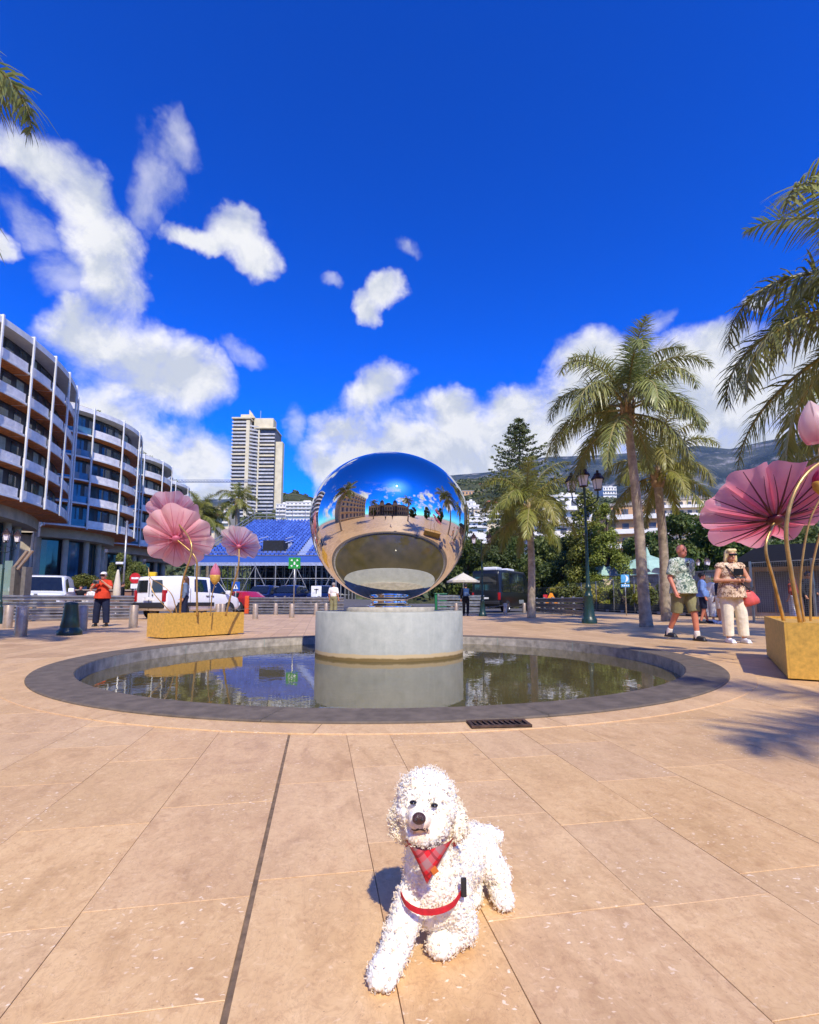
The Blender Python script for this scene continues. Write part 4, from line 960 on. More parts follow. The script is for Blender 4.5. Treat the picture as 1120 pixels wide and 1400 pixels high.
# hedge in front of the hotel, shrubs behind the mesh fence
def hedge(label, a, b, w_, h_, lm, z0=0.0, nleaf=9000, size=0.07, name='hedge'):
    a, b = Vector(a), Vector(b); rng = np.random.default_rng(int(abs(a.x) * 10)); L_ = (b - a).length; cl = []
    o = thing(name, label, 'hedge', (a + b) / 2, math.atan2(b.y - a.y, b.x - a.x))
    for k in range(int(L_ / (w_ * 0.45))):
        cl.append((-L_ / 2 + rng.random() * L_, (rng.random() - 0.5) * w_ * 0.5, z0 + h_ * (0.35 + 0.35 * rng.random()), w_ * 0.45, w_ * 0.4, h_ * 0.38))
    P, Nn = clump_cloud(cl, nleaf, rng, 0.6); V, F = leaf_quads(P, Nn, size, rng); link('foliage', np_mesh('hedge_leaves', V, F, lm), o)
    for k in range(int(L_ / 0.6)):
        x = -L_ / 2 + 0.3 + k * 0.6; mb = MB(); mb.tube([(x, 0, z0 - 0.05), (x + 0.05, 0.03, z0 + h_ * 0.6)], [0.025, 0.01], 5); mb.build('stem', M_BARK, o)
    return o
hedge('yellow green clipped hedge on a wall along the front of the hotel', (-29.5, 34.5, 0), (-19.0, 37.5, 0), 1.1, 1.2, L_HEDGE, 1.5, 14000)
hedge('low leafy green hedge next to the no entry sign', (-18.6, 36.0, 0), (-15.6, 38.5, 0), 1.2, 1.6, L_YEL, 0.6, 6000)

# ---------------------------------------------------------------- street furniture
M_INOX = mat('brushed_steel', srgb(186, 166, 142), 0.42, 0.5, var=0.1, scale=8); M_GREEN = mat('green_cast_iron', srgb(30, 58, 50), 0.35, 0.0, var=0.15, scale=8, bump=0.15, bscale=40)
M_BLACK = mat('black_metal', (0.02, 0.02, 0.022), 0.4); M_GALV = mat('galvanised_rail', srgb(176, 172, 164), 0.36, 0.75, var=0.18, scale=3)
M_OPAL = mat('lantern_glass', srgb(240, 236, 238), 0.3, var=0.02, trans=0.12); M_ORANGE = mat('orange_plastic', srgb(226, 84, 34), 0.5)
M_BRONZE = mat('bronze_hood', srgb(66, 46, 36), 0.45, 0.4, var=0.2)
def first_bollard():
    o = thing('bollard', '', 'bollard'); mb = MB(); mb.s = True; mb.lathe([(0.115, 0), (0.115, 0.62), (0.108, 0.632)], 24); mb.build('tube', M_INOX, o)
    mb = MB(); mb.lathe([(0.108, 0.632), (0.06, 0.64), (0.0, 0.641)], 24); mb.build('cap', M_INOX, o, smooth=True)
    mb = MB(); mb.lathe([(0.135, 0.0), (0.135, 0.008), (0.116, 0.010)], 24); mb.build('base_ring', M_INOX, o); return o
bol = first_bollard(); BG = 'steel bollards round the plaza'
bl = [(28, 870, 'stubby steel bollard nearest the green iron cone'), (10, 859, 'steel bollard against the guardrail beside the glass stair rail'), (112, 862, 'steel bollard between green iron cone and man in red'), (182, 858, 'steel bollard at the rear corner of the white van'),
      (298, 846, 'steel bollard behind the gold planter near the flower bud'), (304, 845, 'second steel bollard behind the gold planter near the bud'), (349, 846, 'steel bollard beside the orange guardrail end'), (377, 840.5, 'steel bollard between orange guardrail end and green sign'), (399, 844.5, 'steel bollard in front of the green sign post'),
      (432, 841, 'steel bollard in front of the white notice board'), (446, 840, 'steel bollard beside the man in khaki trousers'), (618, 837, 'steel bollard beside the plinth near the green bin'), (624, 840, 'steel bollard next to the person with the backpack'),
      (691, 840, 'steel bollard at the rear wheel of the minibus'), (717, 838, 'steel bollard in front of the minibus side'), (737, 837, 'steel bollard just beyond the small palm trunk'), (753, 836, 'steel bollard beneath the orange warning sign'), (764, 835.5, 'steel bollard at the sloping end of the guardrail')]
bpos = []
for i, (px, py, lab) in enumerate(bl):
    p = gp(px, py); bpos.append(p); (copy_tree(bol, p, 0, lab, BG) if i else tag(bol, lab, 'bollard', BG))
    if i == 0: bol.location = p
def chain(label, a, b, z=0.55, sag=0.16):
    o = thing('chain', label, 'chain', (0, 0, 0), 0, 'chains between bollards'); a, b = Vector(a), Vector(b); n_ = max(10, int((b - a).length / 0.05)); mb = MB()
    for k in range(n_):
        f0, f1 = k / n_, (k + 1.25) / n_; P = lambda f: a.lerp(b, f) + Vector((0, 0, z - sag * 4 * f * (1 - f)))
        mb.bar(P(f0), P(min(1, f1)), 0.022 if k % 2 else 0.012, 0.012 if k % 2 else 0.022)
    q = mb.build('links', M_GALV, o); q['kind'] = 'stuff'
chain('chain sagging past the minibus rear bumper', bpos[12], bpos[13]); chain('chain sagging along the minibus side', bpos[13], bpos[14]); chain('chain between the sign and the sloping guardrail end', bpos[15], bpos[17]); chain('chain between two bollards behind the gold planter', bpos[5], bpos[6])
# green cast iron cone
p = gp(95, 868); o = thing('iron_cone_bollard', 'dark green cast iron cone bollard beside the man in red', 'bollard', p)
mb = MB(); mb.s = True; mb.lathe([(0.245, 0), (0.25, 0.03), (0.245, 0.10), (0.20, 0.14), (0.19, 0.17)], 28); mb.build('foot', M_GREEN, o)
mb = MB(); mb.s = True; mb.lathe([(0.19, 0.17), (0.195, 0.19), (0.165, 0.35), (0.135, 0.66), (0.14, 0.70), (0.12, 0.72), (0.0, 0.74)], 28); mb.build('shaft', M_GREEN, o)

def lantern(parent, c, s=1.0):
    """tapering four-sided glass lantern with a bronze hood"""
    c = Vector(c); mb = MB(); mb.lathe([(0.115 * s, 0.0), (0.185 * s, 0.36 * s)], 4, c=c, a0=0.785, a1=0.785 + 6.2831853); g_ = mb.build('lantern', M_OPAL, parent)
    mb = MB(); mb.lathe([(0.235 * s, 0.36 * s), (0.20 * s, 0.42 * s), (0.13 * s, 0.50 * s), (0.12 * s, 0.56 * s), (0.05 * s, 0.60 * s), (0.045 * s, 0.68 * s), (0.0, 0.70 * s)], 8, c=c); mb.build('hood', M_BRONZE, g_)
    mb = MB()
    for k in range(4):
        a = 0.785 + k * math.pi / 2; mb.bar(c + Vector((math.cos(a) * 0.12 * s, math.sin(a) * 0.12 * s, -0.01)), c + Vector((math.cos(a) * 0.19 * s, math.sin(a) * 0.19 * s, 0.37 * s)), 0.014 * s)
    mb.lathe([(0.0, -0.04 * s), (0.125 * s, -0.02 * s), (0.125 * s, 0.012 * s)], 8, c=c); mb.build('cage', M_BRONZE, g_)
def lamp_post(label, loc, h_, heads, rz=0.0):
    o = thing('street_lamp', label, 'street lamp', loc, rz, 'green lamp posts'); s = h_ / 5.3
    mb = MB(); mb.s = True; mb.lathe([(0.25 * s, 0), (0.25 * s, 0.14 * s), (0.22 * s, 0.18 * s), (0.19 * s, 0.24 * s), (0.135 * s, 0.88 * s), (0.15 * s, 0.92 * s)], 24); mb.build('base', M_GREEN, o)
    mb = MB(); mb.s = True; mb.lathe([(0.15 * s, 0.92 * s), (0.11 * s, 0.97 * s), (0.085 * s, 1.15 * s), (0.12 * s, 1.20 * s), (0.09 * s, 1.25 * s), (0.06 * s, 1.35 * s), (0.05 * s, 3.0 * s), (0.062 * s, 3.05 * s), (0.04 * s, 3.12 * s), (0.034 * s, 4.55 * s), (0.05 * s, 4.6 * s), (0.0, 4.7 * s)], 16); mb.build('pole', M_GREEN, o)
    for k in range(heads):
        a = rz + k * 2 * math.pi / heads; dx, dy = math.cos(a), math.sin(a); rr_ = 0.50 * s
        mb = MB(); mb.s = True; mb.tube([(0, 0, 3.95 * s), (dx * rr_ * 0.45, dy * rr_ * 0.45, 4.02 * s), (dx * rr_ * 0.95, dy * rr_ * 0.95, 4.22 * s), (dx * rr_, dy * rr_, 4.55 * s)], 0.022 * s, 7); mb.tube([(0, 0, 4.35 * s), (dx * rr_ * 0.5, dy * rr_ * 0.5, 4.22 * s), (dx * rr_ * 0.9, dy * rr_ * 0.9, 4.3 * s)], 0.013 * s, 6); mb.build('arm', M_GREEN, o)
        lantern(o, (dx * rr_, dy * rr_, 4.58 * s), s)
    return o
lamp_post('tall green lamp post with bronze hooded lanterns in front of the cypress', gp(806, 852.5), 5.35, 3, R(4))
lamp_post('green lamp post partly hidden by the minibus and its bollards', gp(660, 842.5), 4.25, 2, R(0))
lamp_post('lamp post with white lanterns against the hotel base beside the stair rail', at(1, 822, 17.0) * 1 - Vector((0, 0, 0.75)), 3.2, 4, R(20))
lamp_post('low lamp post with white lanterns just above the woman with red bag', at(966, 822, 26.0) - Vector((0, 0, 0.75)), 3.0, 3, R(10))

# guardrails: stacked corrugated rails on posts
def guardrail(label, a, b, h_=1.0, rails=3, post=2.0, end=None, z0=0.0, extra=None):
    a, b = Vector(a), Vector(b); d = (b - a); L_ = d.length; o = thing('guardrail', label, 'barrier', a, math.atan2(d.y, d.x), 'steel guardrails along the road'); dz = d.z
    rh = h_ / rails
    for k in range(rails):
        zc = z0 + rh * (k + 0.5) + 0.02; pr = [(-0.03, -0.42), (-0.09, -0.34), (-0.09, -0.16), (-0.02, -0.06), (-0.02, 0.06), (-0.09, 0.16), (-0.09, 0.34), (-0.03, 0.42)]
        vv = [(x, y, zc + z_ * rh + dz * x / L_) for x in (0, L_) for (y, z_) in pr]; n_ = len(pr)
        mb = MB(); mb.add(vv, [(i, i + 1, n_ + i + 1, n_ + i) for i in range(n_ - 1)]); mb.add([(x, y + 0.015, z_) for x, y, z_ in vv], [(i, n_ + i, n_ + i + 1, i + 1) for i in range(n_ - 1)]); mb.build('rail', M_GALV, o)
    for k in range(int(L_ / post) + 1):
        x = min(L_ - 0.08, 0.08 + k * post); mb = MB(); mb.box((x, 0.05, (h_ + z0) / 2 + 0.03), (0.12, 0.12, h_ + z0 + 0.06)); mb.build('post', M_GALV, o)
    if end:
        mb = MB(); mb.rbox((0.0, -0.03, h_ / 2 + 0.03), (0.26, 0.30, h_ + 0.10), 0.05); mb.build('end_cap', M_ORANGE, o)
    return o
guardrail('long four rail steel barrier behind the green iron cone', gp(-60, 851.5), gp(186, 846.5), 0.98, 4, 2.1)
guardrail('short three rail steel barrier with an orange end cap beside the van', gp(338, 839), gp(389, 839), 1.0, 3, 1.6, True)
guardrail('three rail steel barrier behind the green sign post', gp(387, 839.5), gp(470, 839.5), 1.0, 3, 2.0)
guardrail('steel barrier between plinth and minibus behind the backpack person', gp(598, 838.5), gp(662, 838.2), 1.15, 3, 2.0)
guardrail('steel barrier running towards the mesh fence past the orange sign', gp(733, 837), gp(800, 843), 0.95, 3, 2.0)
# glass stair rail at the left edge
sr = thing('glass_stair_rail', 'tall glass and steel stair railing in front of the hotel entrance', 'railing', at(20, 822, 20.0) - Vector((0, 0, 0.75)))
def stair_rail():
    M_GL = mat('green_glass', srgb(150, 176, 164), 0.1, var=0.1, scale=1, alpha=0.55)
    for k, (x, h_) in enumerate(((-0.75, 2.2), (-0.35, 2.35))):
        mb = MB(); mb.box((x, 0, h_ / 2), (0.32, 0.03, h_)); mb.build('glass_panel', M_GL, sr)
    for k, (x, h_) in enumerate(((-0.1, 2.1), (0.32, 2.1))):
        mb = MB(); mb.box((x + 0.08, 0, h_ / 2), (0.16, 0.35, h_)); mb.build('post', mat('rail_post_grey', srgb(130, 124, 112), 0.5, 0.3), sr)
    for dx in (0.0, 0.2):
        mb = MB(); mb.bar((-0.1 + dx, -0.1, 2.0), (0.42 + dx, -0.1, 2.75), 0.08); mb.build('handrail', M_INOX, sr)
stair_rail()

# signs
def sign(name, label, loc, h_, build, pole_r=0.03, cat='sign'):
    o = thing(name, label, cat, loc); mb = MB(); mb.s = True; mb.tube([(0, 0.03, 0), (0, 0.03, h_)], pole_r, 8); mb.build('pole', M_GALV, o); build(o); return o
def plate(o, name, poly, z, m, y=0.0, th=0.02, parent=None):
    mb = MB(); n_ = len(poly); mb.add([(x, y - th / 2, z + q) for x, q in poly] + [(x, y + th / 2, z + q) for x, q in poly], [tuple(range(n_)), tuple(reversed(range(n_, 2 * n_)))] + [((i + 1) % n_, i, n_ + i, n_ + (i + 1) % n_) for i in range(n_)]); return mb.build(name, m, parent or o)
def ngon(r_, n_, a0=0.0, sx=1.0, sy=1.0): return [(r_ * sx * math.cos(a0 + 2 * math.pi * k / n_), r_ * sy * math.sin(a0 + 2 * math.pi * k / n_)) for k in range(n_)]
def rect(w_, h_, x=0.0, z=0.0): return [(x - w_ / 2, z - h_ / 2), (x + w_ / 2, z - h_ / 2), (x + w_ / 2, z + h_ / 2), (x - w_ / 2, z + h_ / 2)]
S_GRN = mat('sign_green', srgb(40, 150, 60), 0.4); S_WHT = mat('sign_white', srgb(238, 238, 236), 0.4); S_BLU = mat('sign_blue', srgb(84, 164, 214), 0.4); S_DBL = mat('sign_dark_blue', srgb(30, 84, 170), 0.4)
S_RED = mat('sign_red', srgb(200, 40, 44), 0.4); S_ORG = mat('sign_orange', srgb(246, 150, 24), 0.45); S_YEL = mat('sign_yellow', srgb(226, 190, 40), 0.45)
def b_assembly(o):
    plate(o, 'board', rect(0.56, 0.52), 2.55, S_GRN)
    for k in range(4):     # arrows pointing in from the corners to a group of figures
        a = R(45 + 90 * k); c = Vector((math.cos(a) * 0.19, math.sin(a) * 0.19)); d = -c.normalized(); e = Vector((-d.y, d.x))
        plate(o, 'arrow', [tuple(c + d * 0.07), tuple(c - d * 0.03 + e * 0.055), tuple(c - d * 0.03 - e * 0.055)][::1], 2.55, S_WHT, -0.014, 0.006)
    plate(o, 'figure', ngon(0.035, 10), 2.58, S_WHT, -0.014, 0.006); plate(o, 'figure', rect(0.08, 0.09, 0, -0.06), 2.57, S_WHT, -0.014, 0.006)
sign('assembly_point_sign', 'green assembly point sign on a tall thin post beside the ball', gp(401, 844), 2.85, b_assembly)
def b_park(o):
    plate(o, 'board', rect(0.44, 0.42), 1.95, S_BLU); plate(o, 'caption', rect(0.46, 0.16), 1.58, S_BLU)
    plate(o, 'symbol', [(0.17 * math.cos(a), 0.17 * math.sin(a)) for a in [R(x) for x in range(-90, 91, 15)]] + [(0.05 * math.cos(R(x)), 0.15 * math.sin(R(x))) for x in range(90, -91, -30)], 1.95, S_WHT, -0.014, 0.006)
    for k in range(4): plate(o, 'letter_mark', rect(0.06, 0.07, -0.15 + 0.1 * k), 1.58, S_WHT, -0.014, 0.006)
sign('blue_sign', 'pale blue square sign with a white crescent by the mesh fence', gp(857, 841.5), 2.2, b_park)
def b_work(o):
    mb = MB(); mb.box((0, 0.0, 0.35), (0.05, 0.4, 0.7)); mb.build('stand', M_BLACK, o)
    plate(o, 'board', [(-0.55, 0), (0.55, 0), (0.08, 0.92), (-0.08, 0.92)], 0.42, S_ORG, -0.05); plate(o, 'side_board', rect(0.30, 0.75, -0.40, 0.45), 0.40, S_RED, 0.01)
    plate(o, 'figure', [(-0.22, 0.12), (-0.10, 0.12), (0.02, 0.36), (0.14, 0.12), (0.24, 0.12), (0.08, 0.46), (0.06, 0.56), (-0.06, 0.56)], 0.42, M_BLACK, -0.064, 0.006)
sign('roadworks_sign', 'orange triangular roadworks sign between the bollards', gp(754, 836.5), 0.5, b_work)
def b_ped(o): plate(o, 'board', rect(0.42, 0.46), 1.5, S_DBL); plate(o, 'symbol', [(-0.13, -0.13), (0.13, -0.13), (0.0, 0.13)], 1.5, S_WHT, -0.014, 0.006); plate(o, 'figure', rect(0.05, 0.14, 0, -0.03), 1.5, M_BLACK, -0.02, 0.004)
sign('crossing_sign', 'blue square pedestrian crossing sign in front of the red car', gp(321, 842.5), 1.75, b_ped)
def b_noen(o): plate(o, 'disc', ngon(0.34, 24), 2.2, S_RED); plate(o, 'bar', rect(0.46, 0.12), 2.2, S_WHT, -0.014, 0.006); plate(o, 'caption', rect(0.5, 0.3), 1.7, S_WHT)
sign('no_entry_sign', 'round red no entry sign at the end of the hotel hedge', at(183, 822, 32) - Vector((0, 0, 0.75)), 2.5, b_noen)
def b_note(o): plate(o, 'board', rect(0.62, 0.66), 1.35, S_WHT); plate(o, 'figure', rect(0.05, 0.30), 1.36, M_BLACK, -0.014, 0.006); plate(o, 'figure', rect(0.26, 0.05, 0, 0.10), 1.36, M_BLACK, -0.014, 0.006)
sign('notice_board', 'white notice board on a post behind the guardrail', gp(432, 839), 1.7, b_note)
def b_yel(o): mb = MB(); mb.rbox((0.0, 0.0, 2.15), (0.40, 0.2, 0.30), 0.03); mb.build('box', S_YEL, o)
sign('yellow_box_post', 'small yellow box on a post behind the white van', at(207, 822, 27) - Vector((0, 0, 0.75)), 2.3, b_yel, cat='post')
def b_cam(o): mb = MB(); mb.rbox((-0.25, -0.1, 3.3), (0.5, 0.16, 0.16), 0.04); mb.build('camera_box', S_WHT, o)
sign('camera_post', 'slim white post with a camera in front of the second hotel wing', at(167, 822, 34) - Vector((0, 0, 0.75)), 6.2, b_cam, 0.07, 'post')

# parasols, bin
CRM = mat('cream_canvas', srgb(232, 222, 196), 0.9, var=0.05, trans=0.25)
p = gp(634, 838.3); o = thing('open_parasol', 'open cream parasol beside the ball and the minibus', 'parasol', p)
mb = MB(); mb.lathe([(1.05, 2.05), (1.04, 2.02), (0.02, 2.55), (0.0, 2.6)], 8); mb.lathe([(1.05, 2.05), (1.05, 1.93)], 8); mb.build('canopy', CRM, o)
mb = MB(); mb.tube([(0, 0, 0), (0, 0, 2.55)], 0.03, 8); mb.build('pole', M_WHITE, o); mb = MB(); mb.lathe([(0.3, 0), (0.3, 0.06), (0.05, 0.1)], 16); mb.build('foot', M_BLACK, o)
p = at(159, 822, 27) - Vector((0, 0, 0.75)); o = thing('closed_parasol', 'closed cream parasol furled upright behind the man in red', 'parasol', p)
mb = MB(); mb.s = True; mb.lathe([(0.10, 0.75), (0.20, 0.9), (0.17, 1.6), (0.09, 2.2), (0.05, 2.4), (0.0, 2.45)], 9); mb.build('canopy', CRM, o); mb = MB(); mb.tube([(0, 0, 0), (0, 0, 2.4)], 0.03, 8); mb.build('pole', M_WHITE, o)
p = gp(608, 838.6) + Vector((0, 4, 0)); o = thing('green_bin', 'green wheeled bin behind the guardrail beside the ball', 'bin', p)
mb = MB(); mb.box((0, 0, 0.6), (0.75, 0.7, 1.2), taper=1.12); mb.build('tub', mat('bin_green', srgb(30, 120, 66), 0.5), o); mb = MB(); mb.rbox((0, 0, 1.26), (0.9, 0.85, 0.10), 0.03); mb.build('lid', mat('bin_lid', srgb(24, 100, 60), 0.5), o)

# mesh fences on the right
M_WIRE = mat('fence_wire', srgb(150, 150, 146), 0.4, 0.6)
def fence(label, a, b, h_, panel, cell=0.12, name='mesh_fence', z0=0.0, M_=M_WIRE, wire=0.006):
    a, b = Vector(a), Vector(b); d = b - a; L_ = d.length; n_ = max(1, round(L_ / panel)); o = thing(name, label, 'fence', a, math.atan2(d.y, d.x), 'mesh fences')
    for k in range(n_ + 1):
        x = L_ * k / n_; mb = MB(); mb.bar((x, 0, 0), (x, 0, h_ + 0.05), 0.06); mb.build('post', M_GALV, o)
    for k in range(n_):
        x0, x1 = L_ * k / n_ + 0.05, L_ * (k + 1) / n_ - 0.05; mb = MB()
        for z in (0.12 + z0, h_): mb.bar((x0, 0, z), (x1, 0, z), 0.035)
        mb.build('frame', M_GALV, o); mb = MB()
        for i in range(int((x1 - x0) / cell) + 1): mb.bar((x0 + i * cell, 0.005, 0.12 + z0), (x0 + i * cell, 0.005, h_), wire)
        for i in range(int((h_ - 0.12 - z0) / cell) + 1): mb.bar((x0, -0.005, 0.12 + z0 + i * cell), (x1, -0.005, 0.12 + z0 + i * cell), wire)
        q = mb.build('mesh_panel', M_, o); q['kind'] = 'stuff'
    return o
fa = at(778, 822, 44) - Vector((0, 0, 0.75)); fb = at(1000, 822, 22.5) - Vector((0, 0, 0.75))
fence('long wire mesh fence around the garden behind the tall palms', fa, fb, 2.2, 3.0, 0.16)
fc = at(1029, 822, 18.5) - Vector((0, 0, 0.75)); fd = at(1215, 822, 15.5) - Vector((0, 0, 0.75))
fence('tall chain mesh fence panels in front of the awning building', fc, fd, 2.15, 2.0, 0.07)
fence('mesh fence behind the minibus and small palm', at(728, 822, 50) - Vector((0, 0, 0.75)), at(778, 822, 44) - Vector((0, 0, 0.75)), 2.0, 2.5, 0.16)
# plant boxes and shrubs behind the fence
BOXL = ['dark plant box ' + q for q in ('at the fence corner near the cypress', 'under the yellow green shrub behind the lamp base', 'just right of the tall lamp base', 'left of the blue sign post', 'directly behind the blue sign post', 'left of the tall palm trunk', 'between the two palm trunks', 'beyond the short palm trunk', 'behind the blue shirted person')]
M_PBOX = mat('dark_planter', srgb(40, 54, 48), 0.6)
for k in range(9):
    f = (k + 0.5) / 9; q = fa.lerp(fb, f) + Vector((0.35, 0.75, 0))
    ang = math.atan2(fb.y - fa.y, fb.x - fa.x); o = thing('plant_box', BOXL[k], 'planter', q, ang, 'plant boxes behind the mesh fence')
    mb = MB(); mb.box((0, 0, 0.28), (2.4, 0.55, 0.56), taper=1.05); mb.build('box', M_PBOX, o); mb = MB(); mb.box((0.3, -0.31, 0.10), (0.5, 0.02, 0.12)); mb.build('plate', S_WHT, o)
lab_ = ['yellow green bushy shrub beside the tall lamp post', 'pale leafy shrub just right of the lamp base', 'bright shrub left of the blue sign', 'shrub right behind the blue sign', 'feathery shrub beside the tall palm trunk', 'leafy shrub between the two palm trunks', 'brownish green shrub beyond the short palm', 'shrub behind the blue shirted person', 'low shrub behind the walking couple']
for k in range(9):
    f = (k + 0.4) / 9; q = fa.lerp(fb, f) + Vector((0.6, 1.1, 0.35)); plant('bush', k % 2 if k not in (0, 1, 2) else 1, q, 0.95 + 0.25 * random.random(), random.random() * 6, lab_[k], 'shrub', 'garden_shrub', 'shrubs behind the mesh fence')
for k, (px, Y, lb) in enumerate(((765, 47, 'yellow green shrub left of the lamp post'), (748, 52, 'green shrub above the orange sign'), (700, 54, 'green shrub over the minibus front'), (785, 42, 'bright shrub at the corner of the mesh fence'))):
    b = gp(px, 830) * (Y / gp(px, 830).y); b.z = 0; plant('bush', (k + 1) % 2, b, 1.5, k, lb, 'shrub', 'garden_shrub', 'shrubs behind the mesh fence')

# stone garden wall, domed kiosk, awning building
M_STN = mat('garden_stone', srgb(168, 150, 132), 0.85, var=0.2, scale=1.5, bump=0.4, bscale=8); M_COP = mat('copper_roof', srgb(158, 190, 168), 0.7, var=0.12, scale=1.5)
w0, w1 = at(800, 822, 47) - Vector((0, 0, 0.75)), at(1060, 822, 31) - Vector((0, 0, 0.75)); d = w1 - w0
o = thing('garden_wall', 'long pale stone garden wall behind the mesh fence', 'wall', w0, math.atan2(d.y, d.x)); L_ = d.length; rw = random.Random(4)
for r_ in range(5):
    x = 0.0
    while x < L_ - 0.1:
        ln = min(rw.uniform(1.0, 1.9), L_ - x); mb = MB(); mb.rbox((x + ln / 2, rw.uniform(-0.015, 0.015), 0.275 + r_ * 0.55), (ln - 0.02, 0.4, 0.53), 0.02); mb.build('stone', M_STN, o); x += ln
mb = MB(); mb.box((L_ / 2, 0, 1.36), (L_ - 0.05, 0.34, 2.70)); mb.build('core', M_JOINT, o); mb = MB(); mb.box((L_ / 2, 0, 2.81), (L_, 0.55, 0.10)); mb.build('coping', M_STN, o)
kp = at(888, 822, 44) - Vector((0, 0, 0.75)); o = thing('garden_kiosk', 'small cream kiosk with a pale green copper roof and arched windows', 'kiosk', kp)
mb = MB(); mb.lathe([(2.5, 0), (2.5, 2.9)], 8, a0=R(22.5), a1=R(382.5)); mb.build('wall', M_H[1], o); mb = MB(); mb.lathe([(2.8, 2.9), (2.8, 3.0), (1.6, 4.2), (0.25, 4.75), (0.12, 5.2), (0.0, 5.5)], 8, a0=R(22.5), a1=R(382.5)); mb.build('roof', M_COP, o)
for k in range(7):
    a = R(200 + 20 * k); mb = MB(); mb.lathe([(0.0, 0.0), (0.45, 0.0)], 12, a0=0, a1=math.pi, M=Matrix.Translation((math.cos(a) * 2.62, math.sin(a) * 2.62, 3.05)) @ Matrix.Rotation(a + R(90), 4, 'Z') @ Matrix.Rotation(R(90), 4, 'X')); mb.build('arched_window', M_LOGG, o)
mb = MB(); mb.box((-3.2, 0.4, 1.45), (2.6, 3.6, 2.9)); mb.build('annexe', M_H[1], o); mb = MB(); mb.box((-3.2, 0.4, 3.35), (3.0, 4.0, 0.9), taper=0.8); mb.build('annexe_roof', M_COP, o)
for k in range(2):
    mb = MB(); mb.box((-3.7 + k * 1.1, -1.60, 3.15), (0.7, 0.06, 0.6), taper=0.8); mb.build('dormer', M_LOGG, o)
ap = at(1112, 822, 24) - Vector((0, 0, 0.75)); o = thing('awning_building', 'low pale pavilion with a black awning behind the fence panels', 'building', ap, R(-22))
M_AWN = mat('black_canvas', (0.012, 0.012, 0.013), 0.95, spec=0.1)
mb = MB(); mb.box((2.0, 3, 1.3), (9.5, 5.0, 2.6)); mb.build('wall', M_STN, o); mb = MB(); mb.add([(-3.4, -1.2, 2.62), (7.4, -1.2, 2.62), (7.4, 2.6, 3.75), (-1.4, 2.6, 3.75), (-3.4, -1.2, 2.35), (7.4, -1.2, 2.35), (7.4, 2.6, 2.62), (-1.4, 2.6, 2.62)], [(0, 1, 2, 3), (7, 6, 5, 4), (0, 4, 5, 1), (1, 5, 6, 2), (2, 6, 7, 3), (3, 7, 4, 0)]); mb.build('awning', M_AWN, o)
for k in range(4): mb = MB(); mb.box((-1.4 + k * 2.1, 0.49, 1.2), (1.5, 0.06, 2.0)); mb.build('window', M_LOGG, o); mb = MB(); mb.box((-1.4 + k * 2.1, 0.47, 1.2), (0.06, 0.1, 2.0)); mb.build('window_bar', mat('brown_frame', srgb(120, 84, 56), 0.6), o)
# low wall with warm box under the hotel hedge, seated couple's bench
h0, h1 = Vector((-29.5, 33.6, 0)), Vector((-19.0, 36.6, 0)); o = thing('hedge_wall', 'low brown wall carrying the clipped hedge by the hotel', 'wall', (h0 + h1) / 2, math.atan2(3.0, 10.5))
mb = MB(); mb.box((0, 0.6, 0.75), (10.9, 1.4, 1.5)); mb.build('wall', mat('brown_render', srgb(150, 108, 84), 0.85, var=0.12, scale=1.0), o); mb = MB(); mb.box((0, 0.6, 1.54), (11.1, 1.6, 0.08)); mb.build('coping', M_STN, o)

